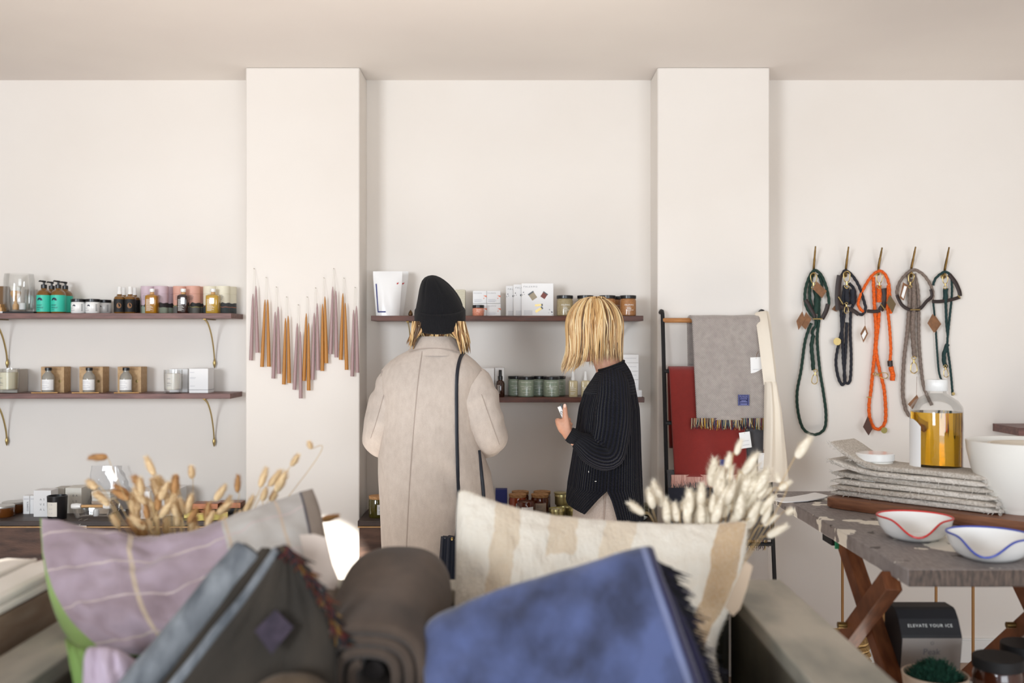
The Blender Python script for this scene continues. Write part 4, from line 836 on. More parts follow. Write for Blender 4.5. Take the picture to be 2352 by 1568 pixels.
Lead('black rope dog lead with wide leather strap and brass disc', 1, RB) \
    .rope([(1930, 640), (1940, 622), (1955, 630), (1972, 655), (1984, 690), (1988, 710), (1980, 722), (1966, 718)]) \
    .rope([(1940, 655), (1936, 690), (1940, 715), (1933, 760), (1926, 790), (1920, 830), (1925, 865), (1934, 883), (1941, 872), (1937, 830), (1935, 780), (1931, 700)], d=0.026) \
    .rope([(1950, 650), (1962, 665), (1964, 690), (1955, 712), (1953, 760), (1955, 820), (1953, 870), (1946, 880), (1939, 868), (1942, 810), (1945, 740)], d=0.022) \
    .rope([(1944, 660), (1946, 700)], 0.012, 'spliced_end', 0.03).rope([(1958, 664), (1959, 698)], 0.012, 'spliced_end', 0.03) \
    .leather([(1929, 632), (1925, 660), (1924, 690), (1926, 712)], 0.011, 0.036, (0.35, 1.2)).leather([(1924, 700), (1940, 706), (1958, 712), (1972, 722)], 0.007).ring(1931, 690, 0.02, ang=1.0).clip(1945, 634, 0, 1.1).clip(1944, 712, PI, 0.7) \
    .tag([(1920, 698), (1928, 706), (1921, 716), (1910, 710)], d=0.022).disc(1923, 784)
Lead('bright orange rope dog lead with leather collar band', 2, RO) \
    .rope([(1983, 716), (1973, 705), (1972, 690), (1985, 660), (2002, 634), (2020, 622), (2034, 632), (2042, 655), (2044, 690), (2046, 720)]) \
    .rope([(2006, 636), (2007, 670), (2009, 710), (2012, 760), (2009, 810), (2003, 870), (2000, 900), (1996, 930), (1998, 960), (2008, 982), (2022, 984), (2033, 968), (2034, 935), (2030, 890), (2020, 850), (2012, 800), (2017, 750), (2019, 715)], d=0.024, r=0.0075) \
    .rope([(2040, 655), (2038, 700), (2043, 750), (2046, 800), (2044, 830)], d=0.03).rope([(2019, 655), (2019, 694)], 0.011, 'spliced_end', 0.034).rope([(2046, 842), (2050, 858), (2050, 874)], 0.011, 'spliced_end', 0.034) \
    .leather([(1992, 714), (2010, 715), (2022, 713)], 0.006).leather([(2030, 662), (2034, 690), (2022, 712)], 0.011, 0.03, (0.4, 1.2)).leather([(2044, 828), (2045, 841)], 0.012, 0.03, (1, 1)).ring(2028, 705, 0.018, ang=0.9).clip(2020, 637, 0, 1.0).clip(2030, 862, PI / 2 + 0.15, 0.95) \
    .tag([(2044, 676), (2058, 698), (2050, 719), (2036, 695)], mat('olive_tag', (104, 86, 58), 0.7)).tag([(1987, 746), (1994, 766), (1983, 787), (1976, 766)], white=[(1987, 757), (1990, 766), (1983, 780), (1979, 770)]).cord([(1986, 718), (1987, 746)]) \
    .tag([(1993, 955), (2004, 985), (1995, 1000), (1982, 980)], mat('brown_tag', (84, 58, 50), 0.7)).ring(1996, 912, 0.01).disc(2031, 988, 0.014, mat('green_brass', (150, 140, 84), 0.4, 0.6))
Lead('taupe rope dog lead with dark leather collar, fourth hook', 3, RT) \
    .rope([(2064, 690), (2060, 668), (2070, 642), (2094, 620), (2115, 626), (2132, 645), (2142, 668), (2142, 688)]) \
    .rope([(2085, 628), (2090, 665), (2088, 705), (2084, 760), (2077, 820), (2074, 870), (2074, 910), (2080, 940), (2090, 956)], d=0.022, r=0.008) \
    .rope([(2100, 628), (2108, 665), (2110, 710), (2110, 770), (2114, 830), (2120, 880), (2128, 905), (2140, 930)], d=0.022, r=0.0072).rope([(2097, 640), (2099, 690), (2096, 745), (2098, 790), (2101, 820)], 0.010, 'spliced_end', 0.03) \
    .leather([(2060, 677), (2070, 698), (2084, 709), (2100, 712), (2114, 708), (2128, 692), (2140, 680), (2138, 664)], 0.006).ring(2102, 711, 0.022).clip(2093, 637, 0.15, 0.95).clip(2099, 846, PI, 1.1) \
    .tag([(2074, 648), (2086, 655), (2076, 690), (2066, 684)], white=[(2077, 656), (2083, 658), (2075, 686), (2070, 680)]).cord([(2106, 864), (2105, 908)]).tag([(2106, 906), (2110, 914), (2096, 940), (2085, 928)])
Lead('thin dark teal cord dog lead beside the taupe one, fifth hook', 4, RD) \
    .rope([(2143, 655), (2150, 638), (2170, 624), (2184, 632)], 0.0058).rope([(2143, 690), (2148, 740), (2152, 800), (2156, 850), (2162, 872)], 0.0045, d=0.024).rope([(2186, 640), (2186, 680), (2180, 740), (2176, 790), (2182, 840), (2186, 880), (2188, 908)], 0.0052, d=0.028) \
    .rope([(2172, 690), (2174, 740), (2177, 770)], 0.006, d=0.026).rope([(2172, 662), (2171, 695)], 0.0105, 'spliced_end', 0.03).rope([(2176, 790), (2168, 815), (2170, 838), (2175, 842)], 0.009, 'spliced_end', 0.03) \
    .leather([(2180, 630), (2194, 648), (2203, 668), (2205, 680)], 0.0075).leather([(2141, 692), (2160, 692), (2185, 688), (2205, 682)], 0.006).ring(2203, 681, 0.008, ang=0.8).clip(2171, 640, 0, 0.9).clip(2173, 858, PI - 0.1, 0.8) \
    .tag([(2142, 720), (2158, 742), (2145, 764), (2130, 742)]).tag([(2148, 724), (2162, 744), (2148, 764), (2136, 748)], d=0.055).disc(2190, 904, 0.007)
# ------------------------------------------------------------------ folding table on the right
def flake():
    g = G('flaked_paint', 0.6); n = g.noise(7, stretch=(1, 1, 1), detail=6); n2 = g.noise(30, stretch=(4, 1, 1)); z = g.noise(16, detail=6)
    c = g.mix(n2, lin((96, 88, 86)), lin((160, 152, 150))); c = g.mix(g.math('GREATER_THAN', n, 0.57), c, lin((232, 226, 214))); c = g.mix(g.math('GREATER_THAN', z, 0.66), c, lin((70, 62, 60))); g.col(c)
    g.bump(g.math('ADD', g.math('GREATER_THAN', n, 0.60), n2), 0.4, 0.002); return g.m
FL = flake(); TZ = 0.90; TX0, TX1, TY0, TY1 = 0.955, 1.85, 2.40, 3.66
LEG = mat('table_leg_wood', (92, 54, 34), 0.45, col2=(118, 72, 46), ns=8, stretch=(8, 2, 2), spec=0.2)
t = thing('folding_table', 'old folding table with flaking grey and white paint and crossed legs', 'table', (TX0, TY0, 0)); O = Vector(t.location)
mb = MB(); nx, ny = 18, 24; top = []; bot = []
for j in range(ny + 1):
    for i in range(nx + 1):
        x, y = lerp(TX0, TX1, i / nx), lerp(TY0, TY1, j / ny); e = 1 if i in (0, nx) or j in (0, ny) else 0
        w = 0.004 * noise.noise(Vector((x * 22, y * 22, 0))) * e
        top.append(Vector((x + w, y + w, TZ + 0.0008 * noise.noise(Vector((x * 20, y * 20, 3))))) - O); bot.append(Vector((x + w, y + w, TZ - 0.042)) - O)
N = (nx + 1) * (ny + 1); fs = []
for j in range(ny):
    for i in range(nx): a = j * (nx + 1) + i; fs += [(a, a + 1, a + nx + 2, a + nx + 1), (N + a, N + a + nx + 1, N + a + nx + 2, N + a + 1)]
for i in range(nx): fs += [(i + 1, i, N + i, N + i + 1)]; a = ny * (nx + 1) + i; fs += [(a, a + 1, N + a + 1, N + a)]
for j in range(ny): a = j * (nx + 1); fs += [(a, a + nx + 1, N + a + nx + 1, N + a)]; a += nx; fs += [(a + nx + 1, a, N + a, N + a + nx + 1)]
nf = 2 * nx * ny; mb.add(top + bot, fs)
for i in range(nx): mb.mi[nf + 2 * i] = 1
mb.build('table_top', [FL, mat('worn_shaded_edge', (64, 56, 52), 0.7, col2=(104, 88, 78), ns=30, stretch=(4, 1, 1))], t, bevel=0.004)  # front edge face only: worn streaks, plus shadow darkening put into the colour
def beam(a, b, w, d):
    a, b = Vector(a) - O, Vector(b) - O; return MB().tube([a, b], 1.0, 4, flat=(w, d), up=(0.70710678, 0.5, 0.5))
def leg(a, b, w=0.026, d=0.022):
    a, b = Vector(a) - O, Vector(b) - O; t_ = (b - a).normalized(); n = Vector((1, 0, 0)); u = t_.cross(n).normalized(); vs = []
    for p in (a, b):
        for s1, s2 in ((-1, -1), (1, -1), (1, 1), (-1, 1)): vs.append(p + n * d * s1 + u * w * s2)
    return MB().add(vs, [(3, 2, 1, 0), (4, 5, 6, 7), (0, 1, 5, 4), (1, 2, 6, 5), (2, 3, 7, 6), (3, 0, 4, 7)])
for x in (1.0, 1.47):
    leg((x + 0.0, 2.99, 0.86), (x, 1.955, 0.022)).build('leg', LEG, t, bevel=0.003); leg((x - 0.046, 2.50, 0.85), (x - 0.046, 3.60, 0.025)).build('leg', LEG, t, bevel=0.003)
    MB().lathe([(0, -0.07), (0.009, -0.07), (0.009, 0.07), (0, 0.07)], (0, 0, 0), 12).build('pivot_bolt', M['brass_dark'], t).matrix_local = Matrix.Translation(Vector((x - 0.022, 2.775, 0.66)) - O) @ Matrix.Rotation(PI / 2, 4, 'Y')
MB().box(Vector((TX0 + 0.02, 3.05, 0.845)) - O, (0.02, 0.09, 0.022)).build('rail', M['matt_black'], t)
MB().box(P(1925, 1247, 2.98) - O, (0.02, 0.004, 0.035)).build('green_tab', mat('green_tab', (40, 140, 96), 0.6), t, bevel=0.002)
# items on the table
bz = TZ + 0.0
ang = math.radians(-47)
def board():
    a = Vector((1.03, 3.30, 0)); L = 0.95; w = 0.24; d = Vector((math.cos(ang), math.sin(ang), 0)); n = Vector((-d.y, d.x, 0))
    t = thing('serving_board', 'long walnut serving board under the linen stack and white bowl', 'board', (a + d * L / 2 + n * w / 2 + Vector((0, 0, bz + 0.0015))), ang)
    MB().loft([ring(0, 0, z, L / 2 * s, w / 2 * s, 48, 12) for z, s in ((0, 0.985), (0.004, 1), (0.030, 1), (0.034, 0.985))]).build('board', mat('board_walnut', (112, 72, 52), 0.45, col2=(140, 94, 68), ns=9, stretch=(1, 9, 9)), t)
    return a, d, n
BA, BD, BN = board(); BZ = bz + 0.0360
LIN = [mat('linen_grey', (224, 217, 208), 0.9, col2=(200, 192, 182), ns=160, bump=0.3, bs=420), mat('linen_stone', (206, 198, 188), 0.9, col2=(176, 166, 154), ns=160, bump=0.3, bs=420)]
FRAY = mat('frayed_linen', (214, 208, 200), 0.95, bump=0.6, bs=300)
def linen(k, label, z, L, off, curl, m):
    t = thing('folded_linen', label, 'linen', BA + BD * (L / 2 + off) + BN * 0.13 + Vector((0, 0, z)), ang, 'folded linen napkins'); th = 0.0190; w = 0.155 + 0.012 * ((k * 5) % 3); N = 40
    rows = []; ph = k * 1.7
    for i in range(N + 1):
        u = i / N; x = (u - 0.5) * L; c = curl * max(0, 1 - u / 0.32) ** 1.6 + 0.002 * math.sin(u * 9 + ph) * 0.4
        nrm = 1; e = min(1, 0.35 + 12 * u, 0.35 + 12 * (1 - u)); rr = []
        for q in range(28):
            a = 2 * PI * q / 28; y = w / 2 * math.copysign(abs(math.cos(a)) ** 0.25, math.cos(a)); zz = th / 2 * e * math.copysign(abs(math.sin(a)) ** 0.42, math.sin(a)) + th / 2
            rr.append(Vector((x + curl * 0.1 * (1 if curl else 0), y * (1 + 0.01 * math.sin(u * 30 + k)), zz + c + 0.0012 * noise.noise(Vector((x * 60, y * 60, k))) * (1 if math.sin(a) > 0 else 0))))
        rows.append(rr)
    MB().loft(rows).build('cloth', m, t)
    rr = random.Random(k); mb = MB()
    for i in range(260):
        s = rr.random(); edge = rr.random()
        if edge < 0.55: p = Vector((L / 2, rr.uniform(-w / 2, w / 2), rr.uniform(0.002, th))); d = Vector((rr.uniform(0.3, 1), rr.gauss(0, 0.4), rr.gauss(-0.2, 0.4)))
        else:
            u = rr.random() ** 1.5; x = (u - 0.5) * L; c = curl * max(0, 1 - u / 0.32) ** 1.6; p = Vector((x, -w / 2, rr.uniform(0.003, th - 0.002) + c)); d = Vector((rr.gauss(0, 0.6), -1, rr.gauss(0, 0.5)))
        mb.tube([p, p + d * rr.uniform(0.004, 0.011)], [0.0011, 0.0004], 4)
    mb.build('frayed_edge', FRAY, t)
NM = ['bottom linen napkin of the frayed stack on the walnut board', 'second linen napkin from the bottom of the frayed stack', 'third linen napkin from the bottom of the frayed stack', 'fourth linen napkin of the frayed stack, under the curled ones', 'second linen napkin from the top with curled left end', 'topmost linen napkin with its left end curled up high']
for k in range(6): linen(k, NM[k], BZ + 0.0192 * k, 0.54 - 0.006 * k, 0.0 + 0.003 * (k % 3) - 0.012 * (k > 3), (0, 0, 0.002, 0.008, 0.032, 0.07)[k], LIN[k % 2])
t = thing('paper_sheet', 'white folded paper on the left corner of the flaking table', 'paper', P(1835, 1150, 3.45), math.radians(20)); t.location.z = TZ + 0.0025
MB().loft([ring(0, 0, z, 0.095, 0.045, 24, 8, zfun=lambda x, y: 0.012 * max(0, x / 0.095) ** 2) for z in (0, 0.003)]).build('sheet', M['white'], t)
def dish(label, px, py, Y, r, rim, yaw, h=0.060):
    c = P(px, py, Y); t = thing('spouted_dish', label, 'dish', (c.x, c.y, TZ + 0.001), yaw, 'enamel spouted dishes'); n = 72; rings = []
    def prof(f, z, th):
        out = []
        for i in range(n):
            a = 2 * PI * i / n; d = (a - PI * 1.5 + PI) % (2 * PI) - PI; sp = math.exp(-(d / 0.42) ** 2); side = math.exp(-((abs(d) - 0.95) / 0.4) ** 2)
            rr = r * f * (1 + 0.27 * sp * f * f - 0.07 * side * f * f) - th; zz = z * (1 - 0.62 * sp * (z / h) ** 1.5)
            out.append(Vector((rr * math.cos(a) * 1.04, rr * math.sin(a), zz)))
        return out
    L = [(0.5, 0.0), (0.62, 0.001), (0.78, 0.012), (0.92, 0.032), (1.0, h)]
    MB().loft([prof(f, z, 0) for f, z in L] + [prof(1.0, h + 0.0005, 0.0035)] + [prof(f, z + 0.004, 0.004) for f, z in L[::-1][1:]]).build('bowl', M['white_g'], t, angle=70)
    rp = [p.lerp(q_, 0.5) + Vector((0, 0, 0.0005)) for p, q_ in zip(prof(1.0, h, 0), prof(1.0, h, 0.0035))]
    MB().tube(rp + [rp[0]], 0.0028, 8, caps=False).build('painted_rim', rim, t)
dish('white enamel dish with red painted rim and pouring spout', 2101, 1212, 2.78, 0.098, mat('red_rim', (204, 54, 52), 0.3), math.radians(-18))
dish('white enamel dish with blue painted rim and pouring spout', 2272, 1250, 2.53, 0.100, mat('blue_rim', (62, 80, 168), 0.3), math.radians(-30))
def bowl(name, label, c, r, h, m, foot=True):
    t = thing(name, label, 'bowl', c)
    pr = [(0, 0), (r * 0.42, 0), (r * 0.44, 0.008), (r * 0.47, 0.016), (r * 0.72, h * 0.3), (r * 0.9, h * 0.6), (r * 0.98, h * 0.85), (r, h - 0.002), (r - 0.004, h), (r - 0.008, h - 0.002), (r * 0.93, h * 0.85), (r * 0.85, h * 0.6), (r * 0.66, h * 0.32), (r * 0.3, h * 0.12), (0, h * 0.11)]
    MB().lathe(pr, seg=56).build('bowl_body', m, t, angle=60); return t
CER = mat('white_ceramic', (240, 237, 230), 0.28, coat=0.3)
bc = P(2346, 1190, 3.0); bowl('salad_bowl', 'large white ceramic bowl standing on the walnut board', (bc.x, bc.y, BZ), 0.155, 0.216, CER)
bowl('nested_bowl', 'smaller cream bowl nested inside the large white bowl', (bc.x + 0.012, bc.y + 0.01, BZ + 0.085), 0.10, 0.122, mat('cream_ceramic', (226, 214, 196), 0.4))
# big oil bottle
Y = 3.2; rb = XP(2151 + 57.5, Y) - XP(2151, Y); zt = ZP(872, Y) - bz
t = thing('oil_flagon', 'large clear bottle of golden oil with white screw cap', 'bottle', (XP(2151, Y), Y, bz + 0.001)); zsh = ZP(940, Y) - bz
g = bpy.data.materials.new('bottle_glass'); 
GL = mat('golden_liquid', (236, 184, 52), 0.03, trans=1.0, ior=1.36)
MB().lathe([(0, 0), (rb * 0.94, 0), (rb, 0.008), (rb, zsh - 0.01), (rb * 0.97, zsh + 0.008), (rb * 0.8, zsh + 0.028), (rb * 0.52, zsh + 0.043), (rb * 0.38, zsh + 0.05), (rb * 0.36, zt - 0.034)], seg=48).build('glass_wall', M['clear'], t)
MB().lathe([(0, 0.006), (rb * 0.9, 0.006), (rb - 0.003, 0.012), (rb - 0.003, zsh - 0.008), (0, zsh - 0.008)], seg=48).build('oil', GL, t)
rcap = rb * 0.415; mb = MB(); rg = []
for z, s in ((zt - 0.036, 0.97), (zt - 0.034, 1.0), (zt - 0.004, 1.0), (zt, 0.95)):
    rg.append([Vector((rcap * s * (1 + 0.012 * math.cos(48 * a)) * math.cos(a), rcap * s * (1 + 0.012 * math.cos(48 * a)) * math.sin(a), z)) for a in [2 * PI * i / 192 for i in range(192)]])
mb.loft(rg).build('screw_cap', M['white_g'], t)
MB().patch(rb + 0.0008, 0.02, zsh - 0.03, -2.4, -1.0, n=14, zf=lambda a: zsh - 0.03 - 0.09 * max(0, (a + 1.5)) ** 2).build('paper_label', M['white'], t)
cbars(t, M['white_ink'], rb + 0.001, 0.55, [(0.03 + 0.008 * i, 0.012) for i in range(12)])
Y = 3.3; t = thing('lidded_jar', 'white jar with flat white lid behind the linen stack', 'jar', (XP(2009, Y), Y, bz + 0.001)); h = ZP(1040, Y) - bz
MB().lathe([(0, 0), (0.056, 0), (0.058, 0.004), (0.058, h - 0.03), (0.054, h - 0.024)], seg=32).build('jar_body', CER, t); rc(MB(), 0.0625, h - 0.026, h, 0.003, 32).build('lid', M['white_g'], t)
# brass rod stand below and behind
t = thing('rod_stand', 'slender brass rod stand standing behind the folding table', 'stand', (1.38, 3.5, 0)); O = Vector(t.location)
for px, Y in ((1935, 3.68), (2030, 3.32), (2150, 3.60), (2235, 3.30)): MB().tube([Vector((XP(px, Y), Y, 0.0)) - O, Vector((XP(px, Y), Y, 0.84)) - O], 0.0052, 8).build('brass_rod', mat('rod_brass', (176, 136, 92), 0.4, 0.8), t)
MB().box(Vector((1.39, 3.49, 0.845)) - O, (0.42, 0.44, 0.012)).build('shelf_top', M['walnut'], t)
# low bench under the table and its goods
t = thing('low_bench', 'low dark wooden bench under the folding table', 'bench', (1.42, 2.55, 0))
BNZ = 0.508
MB().box((0, 0, BNZ - 0.015), (0.72, 0.5, 0.03)).build('bench_top', M['walnut'], t, bevel=0.002)
for sx in (-1, 1):
    for sy in (-1, 1): MB().box((sx * 0.28, sy * 0.2, (BNZ - 0.03) / 2), (0.04, 0.04, BNZ - 0.03)).build('leg', M['walnut'], t)
# ice mould box
Y = 2.62; x0, x1 = XP(2066, Y), XP(2205, Y); zt = ZP(1402, Y); H = zt - BNZ
t = thing('ice_box', 'black and silver folded carton lettered ELEVATE YOUR ICE', 'carton', ((x0 + x1) / 2, Y + 0.03, BNZ)); w = (x1 - x0)
pr = [(0.05, 0), (-0.018, 0), (-0.045, H * 0.70), (-0.042, H * 0.74), (-0.022, H * 0.9), (-0.004, H * 0.98), (0.008, H), (0.06, H), (0.075, H * 0.9), (0.08, H * 0.4), (0.06, 0)]
xs = lambda v: Vector((v, 0, 0)); n = len(pr)
mb = MB().add([Vector((-w / 2, y, z)) for y, z in pr] + [Vector((w / 2, y, z)) for y, z in pr], [tuple(range(n - 1, -1, -1)), tuple(range(n, 2 * n))] + [(i, (i + 1) % n, (i + 1) % n + n, i + n) for i in range(n)])
mb.build('carton_body', mat('black_card', (38, 38, 42), 0.6), t, smooth=False, bevel=0.002)
a = math.atan2(0.025, H * 0.42)
sl = MB().add([(-w / 2 + 0.002, -0.0185, 0.004), (w / 2 - 0.002, -0.0185, 0.004), (w / 2 - 0.002, -0.0462, H * 0.71), (-w / 2 + 0.002, -0.0462, H * 0.71)], [(0, 1, 2, 3)]).build('silver_sleeve', mat('silver_card', (176, 168, 162), 0.5, 0.2), t, smooth=False)
tl = Matrix.Rotation(math.atan2(0.0277, H * 0.71), 3, 'X')
lettering('Peak', 0.024, M['grey_ink'], t, (0, -0.0408, H * 0.52), align='CENTER', tilt=tl); MB().box((0, -0.0376, H * 0.455), (0.06, 0.0006, 0.0022)).build('small_print', M['grey_ink'], t)
MB().tube([Vector((0.004 * math.cos(q_), -0.0462, H * 0.655 + 0.004 * math.sin(q_))) for q_ in [2 * PI * i / 12 for i in range(13)]], 0.0005, 4).build('emblem', M['grey_ink'], t)
lettering('ELEVATE YOUR ICE', 0.0115, M['white_ink'], t, (0, -0.0338, H * 0.82), space=1.22, align='CENTER', tilt=Matrix.Rotation(-math.atan2(0.02, H * 0.16), 3, 'X'))
# bowl with green bristles
c = P(2148, 1520, 2.44)
t = thing('bristle_bowl', 'cream ceramic bowl holding dark green moss under the table', 'bowl', (c.x, c.y, BNZ + 0.0005))
MB().lathe([(0, 0), (0.036, 0), (0.042, 0.01), (0.070, 0.07), (0.078, 0.128), (0.074, 0.128), (0.064, 0.07), (0, 0.06)], seg=40).build('bowl_body', mat('cream_bowl', (216, 196, 176), 0.5), t)
t2 = thing('green_moss', 'clump of dark green dried moss heaped in the cream bowl', 'moss', (c.x, c.y, BNZ + 0.066)); mb = MB(); rr = random.Random(5)
for k in range(1300):
    a, q_ = rr.uniform(0, 2 * PI), math.sqrt(rr.random()); p = Vector((0.066 * q_ * math.cos(a), 0.066 * q_ * math.sin(a), 0.035 + 0.05 * (1 - q_ * q_) + 0.012 * noise.noise(Vector((a * 2, q_ * 4, 0))))); d = Vector((rr.gauss(0, 0.6) + 0.4 * math.cos(a), rr.gauss(0, 0.6) + 0.4 * math.sin(a), 1)).normalized()
    mb.tube([p - d * 0.02, p + d * rr.uniform(0.006, 0.02)], [0.0016, 0.0006], 4)
mb.ball((0, 0, 0.025), (0.062, 0.062, 0.05), 20)
tag(mb.build('tufts', mat('moss_green', (20, 58, 46), 0.9, col2=(34, 84, 66), ns=90), t2), kind='stuff')
for px, py, Y, lb in ((2292, 1507, 2.40, 'amber jar with black lid on the low bench, front one'), (2352, 1477, 2.62, 'amber jar with black lid on the low bench, rear one at the photo edge')):
    c = P(px, py, Y); h = c.z - BNZ; jar('lidded_jar', lb, c.x, Y, BNZ + 0.0005, 0.0565, h, 0.026, mat('amber_deep', (66, 30, 14), 0.12, coat=0.6), M['matt_black'], 'amber jars on the low bench')
c = P(2222, 1548, 2.66); t = thing('white_plate', 'small white plate on the low bench behind the amber jar', 'plate', (c.x, 2.70, BNZ + 0.0005)); MB().lathe([(0, 0), (0.03, 0), (0.05, 0.009), (0.05, 0.011), (0.03, 0.004), (0, 0.004)], seg=32).build('plate_body', M['white_g'], t)
c = P(1945, 1470, 3.2); t = thing('seagrass_basket', 'tan seagrass basket rim beneath the table by the trough', 'basket', (c.x, 3.25, 0.0)); mb = MB()
for k in range(22): z = 0.01 + k * 0.0225; r_ = 0.075 + 0.012 * math.sin(k / 21 * PI); mb.tube([Vector((r_ * math.cos(a), r_ * math.sin(a), z)) for a in [2 * PI * i / 24 for i in range(25)]], 0.0125, 6, rope=(0.03, 0.15), caps=False)
mb.build('woven_coils', mat('seagrass', (196, 166, 112), 0.85, col2=(150, 118, 70), ns=120), t)
# ------------------------------------------------------------------ display trough with cushions and blankets in front
RZ = 0.87; TXi0, TXo0, TXi1, TXo1, TYo, TYi, TYf = -0.824, -0.945, 0.51, 0.655, 2.43, 2.33, 1.30
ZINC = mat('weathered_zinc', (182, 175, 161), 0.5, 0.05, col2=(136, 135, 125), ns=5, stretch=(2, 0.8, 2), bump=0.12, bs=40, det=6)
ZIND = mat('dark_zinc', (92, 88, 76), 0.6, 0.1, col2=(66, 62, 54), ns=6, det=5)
t = thing('display_trough', 'large weathered grey metal trough holding cushions and blankets', 'trough', ((TXo0 + TXo1) / 2, 1.86, 0)); O = Vector(t.location)
def wall(name, x0, x1, y0, y1, z0, z1, m): return MB().box(Vector(((x0 + x1) / 2, (y0 + y1) / 2, (z0 + z1) / 2)) - O, (x1 - x0, y1 - y0, z1 - z0)).build(name, m, t, bevel=0.004)
wall('rim', TXi1, TXo1, TYf, TYo, RZ - 0.035, RZ, ZINC); wall('rim', TXo0, TXi0, TYf, TYo, RZ - 0.035, RZ, ZINC); wall('rim', TXi0, TXi1, TYi, TYo, RZ - 0.035, RZ, ZINC); wall('rim', TXi0, TXi1, TYf, TYf + 0.08, RZ - 0.035, RZ, ZINC)
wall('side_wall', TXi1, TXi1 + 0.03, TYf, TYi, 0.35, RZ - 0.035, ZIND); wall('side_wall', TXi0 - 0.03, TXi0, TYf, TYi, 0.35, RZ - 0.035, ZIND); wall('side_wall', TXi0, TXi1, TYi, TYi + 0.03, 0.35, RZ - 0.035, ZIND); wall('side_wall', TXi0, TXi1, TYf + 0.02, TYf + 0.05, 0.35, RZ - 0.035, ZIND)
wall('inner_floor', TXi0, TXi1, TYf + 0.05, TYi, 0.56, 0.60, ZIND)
for x in (TXi0 + 0.06, TXi1 - 0.06):
    for y in (TYf + 0.1, TYi - 0.08): wall('leg', x - 0.035, x + 0.035, y - 0.035, y + 0.035, 0.0, 0.36, ZIND)
FZ = 0.60
# wooden crate with folded white cloths at the left edge
CRX = -1.005
t = thing('wooden_crate', 'pale tan wooden crate beside the trough at the left photo edge', 'crate', (-1.32, 1.75, 0)); O = Vector(t.location); TAN = mat('tan_wood', (150, 130, 112), 0.6, col2=(128, 104, 86), ns=7, stretch=(6, 1, 6), det=5)
MB().box(Vector((CRX - 0.012, 1.72, 0.455)) - O, (0.024, 1.14, 0.91)).build('side_board', TAN, t, bevel=0.003); MB().box(Vector((-1.63, 1.72, 0.455)) - O, (0.024, 1.14, 0.91)).build('side_board', TAN, t, bevel=0.003)
for y in (1.162, 2.278): MB().box(Vector((-1.32, y, 0.455)) - O, (0.60, 0.024, 0.91)).build('end_board', TAN, t, bevel=0.003)
MB().box(Vector((-1.32, 1.72, 0.88)) - O, (0.60, 1.09, 0.02)).build('top_board', TAN, t)
WL = mat('white_linen', (246, 241, 234), 0.85, bump=0.25, bs=260)
for k, (x0, x1, z, lb) in enumerate(((-1.085, -1.002, 0.911, 'folded white cloth on the crate, nearest the trough'), (-1.175, -1.095, 0.911, 'folded white cloth on the crate, second from the trough'), (-1.27, -1.185, 0.911, 'folded white cloth on the crate, third from the trough'), (-1.37, -1.282, 0.911, 'folded white cloth on the crate, fourth from the trough at the photo edge'))):
    t = thing('folded_cloth', lb, 'cloth', ((x0 + x1) / 2, 1.75, z), group='folded white cloths'); w = (x1 - x0) / 2
    for q_ in range(2):
        rg = []
        for j in range(41):
            v = j / 40; e = min(1, 0.3 + 14 * v, 0.3 + 14 * (1 - v)); rg.append([])
            for i in range(32):
                a = 2 * PI * i / 32; rg[-1].append(Vector((w * math.copysign(abs(math.cos(a)) ** 0.3, math.cos(a)) * (1 + 0.01 * noise.noise(Vector((v * 9, k, q_)))), lerp(-0.56, 0.545, v), 0.011 + q_ * (0.0205 + 0.004 * (k % 2)) + 0.0105 * e * math.copysign(abs(math.sin(a)) ** 0.6, math.sin(a)) + 0.004 * q_ * noise.noise(Vector((math.cos(a) * 2, v * 5, k))))))
        MB().loft(rg).build('cloth_layer', WL, t)

def bnd(pts, n):                                     # resample a polyline of photo points evenly
    p = [Vector((a, b, 0)) for a, b in pts]; p = [Vector((q_.x, q_.y, 0)) for q_ in cr(p, 8)]
    d = [0]
    for a, b in zip(p, p[1:]): d.append(d[-1] + (b - a).length)
    out = []; i = 0
    for k in range(n + 1):
        s = d[-1] * k / n
        while i < len(d) - 2 and d[i + 1] < s: i += 1
        f = (s - d[i]) / max(1e-9, d[i + 1] - d[i]); out.append(p[i].lerp(p[i + 1], f))
    return out
def coons(top, bot, left, right, Yt, Yb, nu, nv, par, yaw=0.0):
    K = 240; T_, B_, L_, R_ = [bnd(x, K) for x in (top, bot, left, right)]
    at = lambda A, s: A[min(K, int(s * K))].lerp(A[min(K, int(s * K) + 1)], s * K - int(s * K))
    G_ = []
    for j in range(nv + 1):
        v = par(j / nv); row = []
        for i in range(nu + 1):
            u = par(i / nu); p = at(T_, u) * (1 - v) + at(B_, u) * v + at(L_, v) * (1 - u) + at(R_, v) * u - (T_[0] * (1 - u) * (1 - v) + T_[K] * u * (1 - v) + B_[0] * (1 - u) * v + B_[K] * u * v)
            row.append((P(p.x, p.y, lerp(Yt, Yb, v) + yaw * (u - 0.5)), u, v))
        G_.append(row)
    return G_
